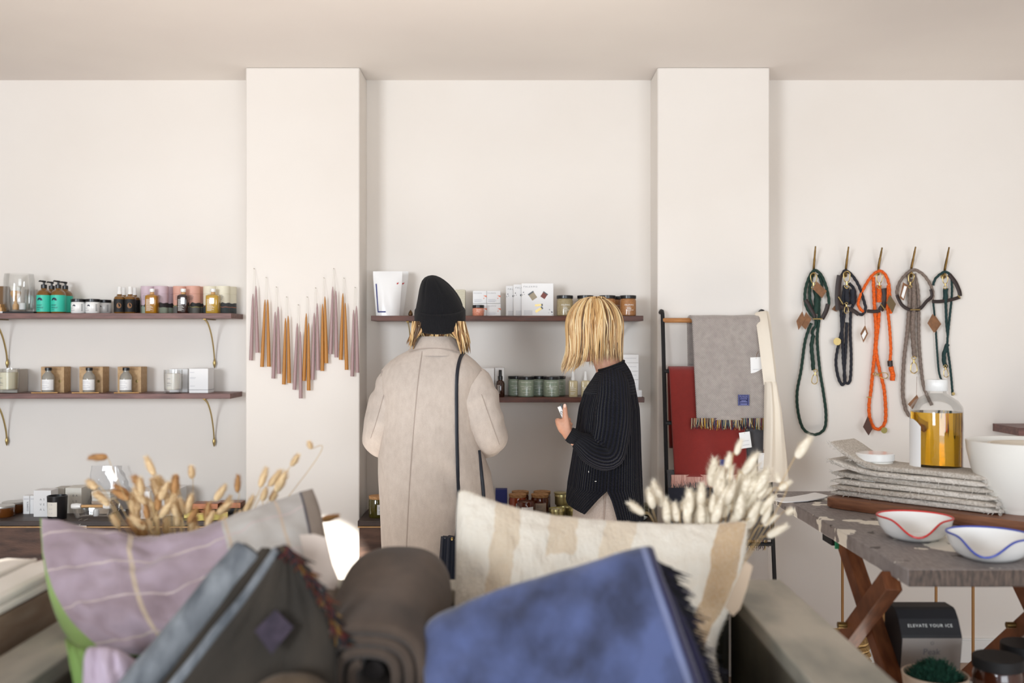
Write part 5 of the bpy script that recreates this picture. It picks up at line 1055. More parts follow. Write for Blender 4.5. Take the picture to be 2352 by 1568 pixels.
def cushion(name, parent, edges, Yt, Yb, T, p, m, nu=70, nv=44, back=None, wr=0.0, ws=8.0, yaw=0.0, seed=0, tb=None, local=True):
    par = lambda s: 0.5 - 0.5 * math.cos(PI * s) if p > 5 else lerp(s, 0.5 - 0.5 * math.cos(PI * s), 0.6)
    gr = coons(*edges, Yt, Yb, nu, nv, par, yaw); O = Vector(parent.location) if (parent and local) else Vector()
    a, b, c = gr[nv // 2][nu // 2][0], gr[nv // 2][min(nu, nu // 2 + 6)][0], gr[min(nv, nv // 2 + 6)][nu // 2][0]
    n = (b - a).cross(c - a).normalized(); n = n if n.y < 0 else -n
    fr, bk, uv = [], [], []
    for row in gr:
        f_, b_ = [], []
        for P0, u, v in row:
            w = (max(0, 1 - abs(2 * u - 1) ** p) * max(0, 1 - abs(2 * v - 1) ** p)) ** 0.5
            q_ = wr * w ** 0.5 * (noise.noise(Vector((u * ws + seed, v * ws * 0.6, seed))) + 0.5 * noise.noise(Vector((u * ws * 2.3, v * ws * 1.6 + seed, 3))))
            f_.append(P0 + n * (T * w + q_) - O); b_.append(P0 - n * (T if tb is None else tb) * w - O); uv.append((u, v))
        fr.append(f_); bk.append(b_)
    mb = MB().grid(fr, uv=uv).grid(bk, uv=uv, flip=True, mi=1)
    o = mb.build(name, [m, back or m], parent, angle=180)
    vfun = lambda u, v, e=0.0: min(((abs(gr[j][i][1] - u) + abs(gr[j][i][2] - v)), fr[j][i]) for j in range(nv + 1) for i in range(nu + 1))[1] + n * e
    return o, fr, n
def fabric(name, c1, c2, ns=5, fine=260, hgt=0.5, c3=None):
    g = G(name, 0.92, 0.3); a = g.noise(ns, stretch=(1.2, 1, 0.5), detail=5); b = g.noise(fine, detail=1); g.b.inputs['Sheen Weight'].default_value = 0.08
    c = g.mix(g.math('MULTIPLY_ADD', g.math('SUBTRACT', a, 0.5), 2.6, 0.5), lin(c1), lin(c2))
    c = g.mix(g.math('MULTIPLY', b, 0.35), c, lin(c3 or c2)); g.col(c); g.bump(g.math('ADD', a, g.math('MULTIPLY', b, 0.6)), hgt, 0.003); return g.m
# lilac checked cushion
def checks():
    g = G('lilac_check', 0.9, 0.2); u, v, _ = g.xyz('UV'); n = g.math('MULTIPLY_ADD', g.math('SUBTRACT', g.noise(5, detail=4), 0.5), 2.2, 0.5); f = g.noise(330, detail=1)
    c = g.mix(n, lin((126, 107, 112)), lin((186, 169, 182)))
    c = g.mix(g.math('GREATER_THAN', g.math('SUBTRACT', u, g.math('MULTIPLY', v, 0.05)), 0.66), c, g.mix(n, lin((160, 152, 146)), lin((192, 188, 182))))
    for cc, w, k in ((0.345, 0.009, 0), (0.675, 0.005, 0.05), (0.86, 0.005, 0.05)): c = g.mix(g.near(g.math('SUBTRACT', u, g.math('MULTIPLY', v, k)), cc, w), c, lin((184, 166, 148)))
    for cc in (0.14, 0.42, 0.70, 0.98): c = g.mix(g.near(g.math('MULTIPLY_ADD', u, 0.28, v), cc, 0.006), c, lin((186, 170, 166)))
    c = g.mix(g.math('GREATER_THAN', u, 0.958), c, lin((132, 118, 106))); c = g.mix(g.near(u, 0.955, 0.004), c, lin((70, 66, 72)))
    c = g.mix(g.math('LESS_THAN', u, g.math('MULTIPLY_ADD', g.math('MULTIPLY', v, v), 0.085, 0.007)), c, lin((128, 152, 86))); g.col(c); g.bump(f, 0.35, 0.002); return g.m
GREENB = mat('green_backing', (116, 144, 78), 0.9, bump=0.3, bs=300)
t = thing('checked_cushion', 'lilac and grey checked lumbar cushion with green edge in the trough', 'cushion', P(430, 1500, 2.02)); 
E1 = ([(92, 1190), (130, 1196), (200, 1212), (280, 1229), (340, 1238), (430, 1229), (520, 1197), (620, 1158), (700, 1127), (718, 1122)], [(183, 1493), (300, 1502), (500, 1500), (700, 1470), (800, 1450)],
      [(92, 1190), (96, 1250), (103, 1310), (118, 1385), (145, 1450), (183, 1493)], [(718, 1122), (735, 1168), (752, 1245), (775, 1340), (790, 1400), (800, 1450)])
cu, fr1, n1 = cushion('cover', t, E1, 2.13, 1.90, 0.062, 2.4, checks(), back=GREENB, wr=0.02, ws=8, seed=3)
def flap(name, parent, pts, Y, m, th=0.0015): 
    O = Vector(parent.location); a = [P(x, y, Y(x, y)) - O for x, y in pts]; n = len(a); b = [p + Vector((0, th, 0)) for p in a]
    return MB().add(a + b, [tuple(range(n)), tuple(range(2 * n - 1, n - 1, -1))] + [(i, i + n, (i + 1) % n + n, (i + 1) % n) for i in range(n)]).build(name, m, parent, smooth=False)
TAGP = mat('paper_tag_beige', (206, 190, 178), 0.7)
o = flap('paper_tag', t, [(688, 1228), (722, 1226), (748, 1234), (762, 1290), (778, 1330), (770, 1354), (742, 1350), (716, 1344), (702, 1290)], lambda x, y: 1.93 - (y - 1228) * 0.0002, TAGP)
# mauve throw with green reverse under the cushion
t = thing('mauve_throw', 'rolled mauve throw with green reverse under the checked cushion', 'throw', P(260, 1560, 1.8))
MV = fabric('mauve_wool', (150, 132, 146), (190, 174, 190), 6)
cushion('green_side', t, ([(150, 1462), (175, 1480), (215, 1490), (260, 1490)], [(215, 1800), (240, 1800), (300, 1800), (340, 1800)], [(150, 1462), (165, 1520), (180, 1600), (215, 1800)], [(260, 1490), (280, 1560), (300, 1650), (340, 1800)]), 1.76, 1.66, 0.03, 6, GREENB, 30, 30, wr=0.006)
cushion('mauve_side', t, ([(198, 1496), (215, 1484), (270, 1490), (318, 1520)], [(205, 1800), (280, 1800), (360, 1800), (420, 1800)], [(198, 1496), (193, 1540), (195, 1640), (205, 1800)], [(318, 1520), (325, 1560), (345, 1650), (420, 1800)]), 1.74, 1.64, 0.04, 3.0, MV, 40, 30, wr=0.016, ws=5)
# cream woollen cushion
def cream():
    g = G('cream_wool', 0.95, 0.4); u, v, _ = g.xyz('UV'); n = g.noise(9, detail=5); f = g.noise(170, detail=2); nn = g.noise(30, stretch=(3, 1, 0.6), detail=3)
    uu = g.math('ADD', g.math('MULTIPLY_ADD', g.math('SUBTRACT', n, 0.5), 0.09, u), g.math('MULTIPLY', v, 0.06))
    c = g.mix(nn, lin((228, 219, 203)), lin((240, 234, 222)))
    for cc, w, col, vm in ((0.185, 0.045, (216, 196, 168), 2.0), (0.375, 0.05, (218, 198, 170), 0.24), (0.56, 0.055, (222, 204, 178), 0.26), (0.945, 0.05, (196, 160, 112), 2.0)):
        k = g.math('MULTIPLY', g.near(uu, cc, w), g.math('LESS_THAN', g.math('ADD', v, g.math('MULTIPLY', g.math('SUBTRACT', n, 0.5), 0.5)), vm)); c = g.mix(g.math('MULTIPLY', k, g.math('MULTIPLY_ADD', f, 0.6, 0.45)), c, lin(col))
    g.col(c); g.bump(g.math('ADD', f, g.math('MULTIPLY', nn, 1.2)), 0.7, 0.005); return g.m
t = thing('wool_cushion', 'long cream woollen cushion with tan stripes at the trough back', 'cushion', P(1360, 1560, 2.1)); CRM = cream()
E2 = ([(1052, 1132), (1072, 1128), (1130, 1150), (1200, 1170), (1300, 1188), (1400, 1197), (1500, 1203), (1620, 1204), (1700, 1197), (1717, 1200)], [(1046, 1560), (1250, 1600), (1450, 1610), (1665, 1590)],
      [(1052, 1132), (1048, 1180), (1047, 1260), (1046, 1340), (1044, 1440), (1046, 1560)], [(1717, 1200), (1712, 1260), (1697, 1330), (1675, 1400), (1652, 1455), (1643, 1500), (1650, 1545), (1665, 1590)])
cushion('cover', t, E2, 2.24, 2.02, 0.062, 2.6, CRM, 90, 56, wr=0.010, ws=16, seed=8)
mb = MB(); rr = random.Random(11); O = Vector(t.location)
for x0, pts in ((0, bnd(E2[0], 400)), (1, bnd(E2[3], 160))):
    for p in pts:
        a = P(p.x + rr.uniform(-2, 2), p.y + rr.uniform(0, 5), (2.235 if not x0 else 2.12)) - O; d = Vector((rr.gauss(0.15 + 0.5 * x0, 0.4), rr.gauss(0, 0.4), 1 - 0.6 * x0)).normalized(); mb.tube([a, a + d * rr.uniform(0.002, 0.006)], [0.0008, 0.0003], 4)
mb.build('fuzz', mat('cream_fuzz', (238, 228, 210), 0.95), t)
flap('paper_tag', t, [(1712, 1288), (1729, 1300), (1716, 1350), (1700, 1398), (1684, 1415), (1665, 1394), (1684, 1350)], lambda x, y: 2.03 - (y - 1288) * 0.0002, mat('paper_tag_tan', (196, 174, 150), 0.7))
# grey folded blanket with fringe
t = thing('grey_blanket', 'dark olive grey folded blanket with slate folds and bright fringe', 'blanket', P(560, 1560, 1.66))
DK = fabric('olive_grey_wool', (24, 22, 18), (58, 50, 41), 6); SLATE = fabric('slate_wool', (50, 55, 62), (152, 156, 160), 16, c3=(88, 95, 104)); O = Vector(t.location)
E3 = ([(648, 1262), (654, 1257), (662, 1258), (672, 1266)], [(270, 1780), (420, 1800), (600, 1800), (800, 1790)], [(648, 1262), (582, 1362), (504, 1460), (402, 1590), (270, 1780)], [(672, 1266), (705, 1320), (745, 1395), (772, 1470), (775, 1560), (800, 1790)])
fcl, frg, ng = cushion('front_fold', t, E3, 1.76, 1.60, 0.022, 9, DK, 60, 70, wr=0.008, ws=5, seed=5)
for nm, pts, w, y0, y1, fl in (('outer_fold', [(572, 1262), (500, 1352), (420, 1448), (330, 1558), (150, 1780)], 0.027, 1.80, 1.66, (1.0, 1.1)), ('inner_fold', [(640, 1262), (586, 1340), (508, 1440), (414, 1558), (240, 1780)], 0.007, 1.77, 1.63, (1.0, 1.5)), ('middle_fold', [(618, 1266), (560, 1345), (482, 1443), (388, 1560), (205, 1780)], 0.012, 1.80, 1.67, (1.0, 1.4))):
    pp = cr([P(x, y, lerp(y0, y1, i / 4)) - O for i, (x, y) in enumerate(pts)], 8); n_ = len(pp)
    pp = [p + Vector((0.003 * noise.noise(p * 18), 0, 0.003 * noise.noise(p * 14))) for p in pp]
    MB().tube(pp, [w * (0.9 if k == 0 else 1.0) for k in range(n_)], 20, flat=fl, up=(0, 1, 0)).build(nm, DK if nm == 'middle_fold' else SLATE, t)
    d = (pp[0] - pp[1]).normalized(); up = (Vector((0, 1, 0)) - d * d.y).normalized(); sd = d.cross(up)
    MB().tube([pp[0] + d * 0.001 + sd * math.cos(a) * w * 0.5 + up * math.sin(a) * w * 0.45 for a in [2 * PI * i / 20 for i in range(21)]], 0.004, 6, caps=False).build('fold_end', DK, t)
cv = cr([P(x, y, Y) - O for x, y, Y in ((636, 1258, 1.745), (660, 1254, 1.735), (690, 1296, 1.72), (722, 1345, 1.705), (752, 1400, 1.695), (768, 1455, 1.685))], 12)
fringe(t, None, None, 0.030, 420, [(112, 82, 32), (78, 24, 22), (84, 42, 20), (26, 28, 36), (40, 26, 24), (84, 28, 30), (24, 42, 46), (30, 26, 24), (44, 38, 32)], down=Vector((0.4, -0.3, -0.45)), spread=0.3, rad=0.0022, seed=9, curve=lambda u: cv[min(len(cv) - 1, int(u * len(cv)))])
c = [(633, 1400), (674, 1440), (624, 1502), (584, 1448)]
flap('woven_label', t, c, lambda x, y: 1.675 - (y - 1400) * 0.0004, mat('plum_label', (40, 34, 46), 0.8, col2=(62, 52, 66), ns=40), 0.002)
# brown rolled blanket
t = thing('rolled_blanket', 'dark brown rolled wool blanket with spiral end facing out', 'blanket', P(850, 1560, 1.70))
F0, B0 = P(846, 1622, 1.71), P(924, 1410, 2.04); ax = (B0 - F0); L = ax.length; ax.normalize(); up = (Vector((0, 0, 1)) - ax * ax.z).normalized(); sd = ax.cross(up)
rows = []; NS = 150; RT_ = 0.106
def sq(a):
    a2 = a - 0.12; return sd * math.copysign(abs(math.cos(a2)) ** 0.72, math.cos(a2)) * 1.03 + up * math.copysign(abs(math.sin(a2)) ** 0.72, math.sin(a2)) * 0.97
for j in range(22):
    v = j / 21; row = []
    for i in range(NS + 1):
        s = i / NS; a = 2 * PI * 3.6 * s + 2.2; r_ = lerp(0.022, RT_, s) * (1 + 0.02 * noise.noise(Vector((math.cos(a), math.sin(a), v * 3)))) * (1 - 0.06 * (max(0, 0.12 - v) / 0.12) ** 2 - 0.10 * (max(0, v - 0.85) / 0.15) ** 2)
        row.append(ax * (v * L + 0.004 * noise.noise(Vector((s * 9, 0, 1)))) + sq(a) * r_)
    rows.append(row)
BRN = fabric('brown_wool', (50, 40, 33), (94, 78, 66), 8, c3=(76, 63, 54))
o = MB().grid(rows).build('roll', BRN, t, angle=180); s_ = o.modifiers.new('cloth', 'SOLIDIFY'); s_.thickness = 0.017; s_.offset = -1
MB().tube([ax * 0.03, ax * (L - 0.02)], 0.018, 12).build('core', mat('dark_core', (34, 28, 26), 0.95), t)
rg = []
for j in range(3): v = (0.97, 0.985, 0.99)[j]; rg.append([ax * (v * L) + sq(a + 0.12) * RT_ * (0.9, 0.86, 0.7)[j] for a in [2 * PI * i / 40 for i in range(40)]])
MB().loft(rg).build('far_end', BRN, t)
# blue folded blanket
def bluew():
    g = G('blue_wool', 0.92, 0.35); u, v, _ = g.xyz('UV'); a = g.noise(11, stretch=(1, 1, 0.8), detail=6); b = g.noise(280, detail=1); st = g.noise(120, stretch=(6, 1, 0.4), detail=2)
    c = g.mix(g.math('MULTIPLY_ADD', g.math('SUBTRACT', a, 0.5), 3.4, 0.5), lin((26, 33, 52)), lin((78, 91, 134))); c = g.mix(g.math('MULTIPLY', st, 0.4), c, lin((92, 100, 142)))
    c = g.mix(g.math('MULTIPLY', g.near(u, 0.945, 0.012), 0.5), c, lin((140, 148, 182))); c = g.mix(g.math('GREATER_THAN', u, 0.962), c, lin((30, 27, 66))); g.col(c); g.bump(g.math('ADD', a, g.math('MULTIPLY', b, 0.6)), 0.6, 0.004); return g.m  # pale band by the right edge: soft light mixed into the wool colour
t = thing('blue_blanket', 'denim blue folded wool blanket with dark fringed edge in front', 'blanket', P(1290, 1560, 1.63)); O = Vector(t.location)
TOPB = [(985, 1425), (1010, 1410), (1060, 1388), (1150, 1352), (1250, 1322), (1350, 1292), (1440, 1265), (1490, 1254), (1502, 1260)]
RB_ = [(1502, 1260), (1515, 1300), (1535, 1355), (1562, 1430), (1592, 1515), (1622, 1600), (1680, 1790)]
E4 = (TOPB, [(1000, 1800), (1300, 1810), (1680, 1790)], [(985, 1425), (971, 1462), (974, 1560), (985, 1650), (1000, 1800)], RB_)
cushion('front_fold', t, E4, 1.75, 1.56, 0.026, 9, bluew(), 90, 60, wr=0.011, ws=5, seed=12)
NVB = fabric('navy_fold', (20, 19, 42), (34, 32, 70), 10)
cushion('back_fold', t, ([(1000, 1432), (1160, 1362), (1350, 1300), (1496, 1262)], [(1010, 1800), (1300, 1810), (1700, 1790)], [(1000, 1432), (990, 1560), (1010, 1800)], [(1496, 1262), (1548, 1370), (1612, 1515), (1700, 1790)]), 1.80, 1.62, 0.022, 9, NVB, 50, 40, wr=0.006, seed=2)
cv2 = cr([P(x, y, Y) - O for x, y, Y in ((1506, 1285, 1.78), (1535, 1345, 1.765), (1565, 1425, 1.745), (1598, 1512, 1.72), (1640, 1600, 1.69))], 14)
fringe(t, None, None, 0.034, 700, [(24, 22, 30), (34, 32, 44), (40, 36, 60), (18, 18, 22)], down=Vector((0.45, 0.15, -0.5)), spread=0.4, rad=0.0018, seed=15, curve=lambda u: cv2[min(len(cv2) - 1, int(u * len(cv2)))])
# brown throw at the bottom edge below the roll
t = thing('brown_throw', 'olive brown folded throw beneath the rolled blanket at the photo bottom', 'throw', P(690, 1600, 1.58))
cushion('cloth', t, ([(560, 1604), (605, 1562), (660, 1544), (730, 1554), (800, 1620), (850, 1690)], [(540, 1900), (650, 1900), (760, 1900), (860, 1900)], [(560, 1604), (545, 1700), (540, 1900)], [(850, 1690), (858, 1800), (860, 1900)]), 1.62, 1.52, 0.045, 5, fabric('olive_brown', (60, 49, 36), (96, 78, 58), 8), 50, 30, wr=0.006)

# ------------------------------------------------------------------ dried bunny tail grass in two vases
def head_mesh(seed, mt, n=240):
    rr = random.Random(seed); mb = MB(); mb.lathe([(0, 0), (0.09, 0.01), (0.16, 0.12), (0.19, 0.3), (0.175, 0.55), (0.115, 0.8), (0.04, 0.95), (0, 1.0)], seg=12)
    for k in range(n):
        z = rr.random() ** 0.8 * 0.95; a = rr.uniform(0, 2 * PI); r_ = 0.185 * math.sin(PI * min(1, 0.12 + z * 0.88)) ** 0.6; p = Vector((r_ * math.cos(a), r_ * math.sin(a), z)); d = Vector((math.cos(a), math.sin(a), 1.3)).normalized() * rr.uniform(0.12, 0.27); s_ = Vector((-math.sin(a), math.cos(a), 0)) * 0.012
        mb.add([p - s_, p + s_, p + d], [(0, 1, 2)])
    o = mb.build('seed_head', mt); me = o.data; bpy.data.objects.remove(o); return me
TAILG = mat('golden_tail', (242, 218, 178), 0.9, col2=(220, 186, 138), ns=40); TAILB = mat('brown_tail', (206, 160, 108), 0.9, col2=(174, 124, 76), ns=40); TAILW = mat('cream_tail', (250, 244, 230), 0.9, col2=(242, 228, 204), ns=40); STEM = mat('straw_stem', (208, 178, 128), 0.8)
HMG = [[head_mesh(k + 10 * i, m) for k in range(3)] for i, m in enumerate((TAILG, TAILB, TAILW))]
VL, VR = Vector((-0.742, 2.275, FZ)), Vector((0.44, 2.285, FZ))
for c, r_, h, lb, m in ((VL, 0.046, 0.245, 'tall clear vase hidden behind the checked cushion', M['clear']), (VR, 0.046, 0.245, 'tall clear vase hidden behind the cream cushion', M['clear'])):
    t = thing('flower_vase', lb, 'vase', c); MB().lathe([(0, 0), (r_ * 0.95, 0), (r_, 0.01), (r_, h), (r_ - 0.003, h), (r_ - 0.003, 0.012), (0, 0.012)], seg=28).build('glass_wall', m, t)
cnt = [0]
def tail(side, a, b, Y, kind, label, seed, group):
    rr = random.Random(seed); V = VL if side == 0 else VR
    A, B = P(a[0], a[1], Y), P(b[0], b[1], Y + rr.uniform(-0.02, 0.02)); d = B - A; L = d.length; base = V + Vector((rr.uniform(-0.028, 0.028), rr.uniform(-0.028, 0.028), 0.016))
    t = tag(thing('bunny_tail_grass', label, 'dried grass', base, group=group), kind='thing')
    c1 = base.lerp(A, 0.5) + Vector((0, 0, 0.04)); lip = V + Vector((max(-0.036, min(0.036, (A.x - V.x) * 0.4)), max(-0.036, min(0.036, (A.y - V.y) * 0.4)), 0.235)); back = A - d.normalized() * 0.035
    pts = cr([p - base for p in ((base, lip, back, A) if d.z > 0.4 * L else (base, lip, A))], 8)
    MB().tube(pts, 0.0008, 5).build('stem', STEM, t)
    o = bpy.data.objects.new('seed_head', HMG[kind][seed % 3]); C.objects.link(o); o.parent = t
    q_ = d.to_track_quat('Z', 'Y'); s_ = L; w = rr.uniform(0.95, 1.25) * min(1.45, max(0.85, 0.036 / L))
    o.matrix_local = Matrix.Translation(A - base) @ q_.to_matrix().to_4x4() @ Matrix.Diagonal((s_ * w, s_ * w, s_ * 1.02, 1))
LX = [((247, 1049), (203, 1051), 1, 'brown bunny tail lying sideways above all others, far left of its bunch'), ((222, 1121), (200, 1104), 0, 'small bunny tail at the left end of the left bunch'), ((296, 1139), (262, 1113), 1, 'plump brown bunny tail leaning left before the white bag'), ((329, 1123), (306, 1093), 1, 'dark brown bunny tail leaning left near the left bunch top'),
      ((354, 1090), (336, 1050), 0, 'tallest slim bunny tail above the left cluster'), ((372, 1114), (362, 1096), 0, 'small bunny tail just under the tallest slim one'), ((401, 1107), (406, 1090), 1, 'tiny dark bunny tail at the top right of the left cluster'), ((396, 1124), (384, 1110), 0, 'blurry bunny tail below the tiny dark one'), ((441, 1098), (439, 1070), 0, 'pale single bunny tail standing over the white box corner'),
      ((545, 1130), (547, 1090), 1, 'upright brown bunny tail over the copper boxes'), ((597, 1118), (613, 1074), 0, 'slim bunny tail left of the twin tails before the pier'), ((618, 1116), (646, 1079), 0, 'left one of the twin bunny tails slanting right'), ((634, 1129), (657, 1082), 0, 'right one of the twin bunny tails slanting right'), ((669, 1069), (685, 1045), 0, 'bunny tail standing apart right of the twin tails'), ((715, 1030), (709, 1014), 0, 'small round bunny tail highest at right before the pier'),
      ((513, 1176), (530, 1138), 0, 'fuzzy pale bunny tail before the gold tray'), ((560, 1180), (583, 1138), 0, 'wide fuzzy bunny tail right of the gold tray'), ((738, 1194), (777, 1184), 1, 'brown bunny tail poking out right of the checked cushion tip'), ((602, 1150), (612, 1120), 0, 'bunny tail low under the slim one near the pier edge'), ((622, 1150), (634, 1128), 0, 'bunny tail low under the twin tails')]
for k, (a, b, kd, lb) in enumerate(LX): tail(0, a, b, 2.27 + 0.02 * (k % 3), kd, lb, 100 + k, 'bunny tails in the left vase')
rr = random.Random(21)
for k in range(52):
    px = max(248, min(540, rr.gauss(372, 78))); py = rr.uniform(1130, 1240) if px > 300 else rr.uniform(1145, 1215); an = math.atan2(px - 395, 230) + rr.gauss(0, 0.28); L = rr.uniform(32, 48)
    tail(0, (px, py), (px + L * math.sin(an), py - L * math.cos(an)), rr.uniform(2.23, 2.31), 0 if rr.random() < 0.78 else 1, 'golden dried bunny tail in the dense cluster behind the checked cushion', 300 + k, 'dense golden bunny tails')
RX = [((1690, 1044), (1703, 1008), 'cream bunny tail before the white paper tag under the tweed fringe'), ((1669, 1077), (1677, 1039), 'short cream bunny tail before the red throw'), ((1634, 1117), (1642, 1052), 'long cream bunny tail before the red throw, leftmost tall one'), ((1708, 1087), (1742, 1038), 'cream bunny tail slanting right under the dark grey throw'), ((1829, 1051), (1862, 1002), 'lone cream bunny tail far right before the right wall'), ((1690, 1165), (1736, 1064), 'extra long cream bunny tail slanting right at the middle'),
      ((1790, 1108), (1783, 1086), 'round cream bunny tail at the tote bag bottom'), ((1790, 1124), (1817, 1104), 'thin cream bunny tail pointing at the table corner'), ((1742, 1147), (1772, 1120), 'cream bunny tail below the tote bag'), ((1754, 1207), (1786, 1182), 'cream bunny tail right of the cushion corner'), ((1762, 1232), (1808, 1206), 'lowest cream bunny tail pointing right toward the table'), ((1806, 1179), (1820, 1170), 'tiny cream bunny tail under the flaking table corner'),
      ((1478, 1180), (1444, 1154), 'cream bunny tail leaning left over the navy sweater hem'), ((1500, 1166), (1490, 1124), 'tan centred bunny tail right of the sweater'), ((1522, 1163), (1500, 1106), 'tall pale bunny tail before the right pier edge'), ((1533, 1203), (1529, 1144), 'slim cream bunny tail before the ladder rail'), ((1549, 1197), (1543, 1160), 'short cream bunny tail right of the slim one at the ladder'), ((1602, 1196), (1592, 1132), 'cream bunny tail under the red fringe left side'), ((1568, 1172), (1572, 1152), 'small round cream bunny tail under the red fringe'), ((1583, 1185), (1594, 1132), 'cream bunny tail touching the pink fringe')]
for k, (a, b, lb) in enumerate(RX): tail(1, a, b, 2.29 + 0.02 * (k % 3), 2, lb, 500 + k, 'bunny tails in the right vase')
for k in range(36):
    px = max(1555, min(1752, rr.gauss(1665, 52))); py = rr.uniform(1168, 1225) if px < 1640 else rr.uniform(1122, 1222); an = math.atan2(px - 1585, 260) + rr.gauss(0, 0.14); L = rr.uniform(42, 66)
    tail(1, (px, py), (px + L * math.sin(an), py - L * math.cos(an)), rr.uniform(2.26, 2.33), 2, 'cream dried bunny tail in the dense cluster behind the cream cushion', 700 + k, 'dense cream bunny tails')
# ------------------------------------------------------------------ two shoppers
SKIN = mat('skin', (212, 162, 136), 0.5, col2=(200, 146, 120), ns=30, sub=0.12, spec=0.4)
HAIR = mat('blonde_hair', (200, 160, 100), 0.38, attr=True, spec=0.6)
HB = [(226, 190, 134), (240, 216, 170), (196, 154, 102), (146, 106, 66), (92, 66, 42)]
def body_mesh(parent, limbs, balls, voxel=0.006, it=4, name='body'):
    mb = MB()
    for pts, rad in limbs: mb.tube(cr(pts, 3), [pl(rad, i / (3 * (len(pts) - 1))) for i in range(3 * (len(pts) - 1) + 1)], 12); mb.ball(pts[-1], rad[-1], 12); mb.ball(pts[0], rad[0], 12)
    for c, r_, m in balls: mb.ball(c, r_, 20, m=m)
    o = mb.build(name, SKIN, parent)
    return baked(o, [('REMESH', dict(mode='VOXEL', voxel_size=voxel)), ('SMOOTH', dict(factor=0.5, iterations=it))])
def head_balls(c, yaw, tilt=0.0):
    c = Vector(c); rot = Matrix.Rotation(yaw, 3, 'Z') @ Matrix.Rotation(tilt, 3, 'X'); f = lambda x, y, z: c + rot @ Vector((x, y, z))      # face looks along local -y
    return [(f(0, 0.008, 0.02), (0.074, 0.092, 0.092), rot), (f(0, -0.03, -0.045), (0.056, 0.058, 0.068), rot), (f(0, -0.052, -0.088), (0.026, 0.026, 0.024), rot), (f(0, -0.092, -0.02), (0.011, 0.012, 0.024), rot), (f(0, -0.1, -0.034), (0.013, 0.013, 0.010), rot),
            (f(0, -0.078, 0.022), (0.046, 0.014, 0.012), rot), (f(0, -0.086, -0.062), (0.022, 0.009, 0.007), rot), (f(0, -0.083, -0.072), (0.019, 0.009, 0.007), rot), (f(0.074, 0.012, -0.02), (0.008, 0.02, 0.032), rot), (f(-0.074, 0.012, -0.02), (0.008, 0.02, 0.032), rot)], f
def eyes(parent, f):
    for s in (-1, 1):
        e = MB().ball(f(0.031 * s, -0.072, 0.004), 0.012, 14).build('eye', M['white_g'], parent); MB().ball(f(0.031 * s, -0.0805, 0.004), 0.0052, 10).build('iris', mat('iris', (70, 90, 100), 0.2), e)
def hair_lock(mb, pts, w, col, th=0.3, n=5, seg=6):
    pp = cr(pts, n); N = len(pp) - 1
    mb.tube(pp, [w * (0.55 + 0.45 * math.sin(PI * min(1, i / N * 1.25))) * (1 if i < N * 0.82 else max(0.12, (N - i) / (N * 0.18))) for i in range(N + 1)], seg, flat=(th, 1), col=col, up=None)
def shoes(parent, spots, yaw, m):
    for x, y in spots:
        rot = Matrix.Rotation(yaw, 3, 'Z')
        MB().loft([[Vector((x, y, 0)) + rot @ p for p in ring(0, -0.045, z, 0.047 * s, 0.13 * s2, 24, 2.3)] for z, s, s2 in ((0, 0.95, 0.97), (0.02, 1, 1), (0.05, 0.9, 0.85), (0.09, 0.75, 0.5), (0.13, 0.8, 0.42))]).build('shoe', m, parent)

# ---- person in the long coat, seen from behind
KY = 3.72; CX = XP(1000, KY); kk = KY / FOC
COAT = None
def coatmat():
    g = G('oat_wool', 0.95, 0.12); a = g.noise(420, detail=2); b = g.noise(60, stretch=(1, 1, 0.5), detail=4); c = g.mix(g.math('MULTIPLY_ADD', g.math('SUBTRACT', b, 0.5), 1.6, 0.5), lin((178, 163, 152)), lin((202, 189, 178)))
    c = g.mix(g.math('MULTIPLY', a, 0.5), c, lin((226, 216, 206))); g.col(c); g.bump(g.math('ADD', a, b), 0.35, 0.002); return g.m
COAT = coatmat(); SEAM = mat('coat_seam', (176, 162, 152), 0.95)
t = thing('person', 'person seen from behind in black beanie and long oatmeal wool coat', 'person', (CX, KY, 0))
lx = lambda px: (px - 1000) * kk
lz = lambda py: EYE - (py - 784) * kk
rowsA = [(1420, 878, 1154, .185), (1258, 877, 1147, .18), (1150, 873, 1138, .168), (1085, 869, 1128, .158), (1035, 869, 1108, .150), (985, 872, 1094, .142), (935, 874, 1090, .138), (895, 872, 1096, .136), (866, 872, 1108, .130), (848, 876, 1110, .120), (832, 890, 1096, .106), (817, 912, 1078, .092), (805, 936, 1062, .080), (797, 952, 1050, .070)]
def interp(rows, py):
    for a, b in zip(rows, rows[1:]):
        if a[0] >= py >= b[0]: f = (a[0] - py) / (a[0] - b[0]); return [lerp(p, q_, f) for p, q_ in zip(a, b)]
    return list(rows[-1] if py < rows[-1][0] else rows[0])
def foldA(a, z): return 1 + 0.075 * noise.noise(Vector((math.cos(a) * 2.0, math.sin(a) * 2.0, z * 2.2 + math.cos(a) * 1.5))) - 0.17 * math.exp(-((a % (2 * PI) - 5.02) / 0.24) ** 2 - ((z - 0.93 + 0.25 * (a % (2 * PI) - 5.02)) / 0.055) ** 2) + 0.09 * math.exp(-((a % (2 * PI) - 5.15) / 0.3) ** 2 - ((z - 0.80) / 0.07) ** 2) + 0.016 * math.sin(a * 7 + z * 3) * max(0, min(1, (1.25 - z) * 1.5))
rings = []
for j in range(61):
    py = lerp(1420, 797, j / 60); _, l, r_, ry = interp(rowsA, py); z = lz(py); c, rx = lx((l + r_) / 2), (r_ - l) / 2 * kk; rg = ring(c, 0.0, z, rx, ry, 72, 2.25)
    rings.append([Vector((c + (p.x - c) * foldA(2 * PI * i / 72, z) ** 0.35, p.y * foldA(2 * PI * i / 72, z) + 0.02 * max(0, z - 1.2), p.z)) for i, p in enumerate(rg)])
ct = MB().loft(rings).build('coat', COAT, t, angle=180)
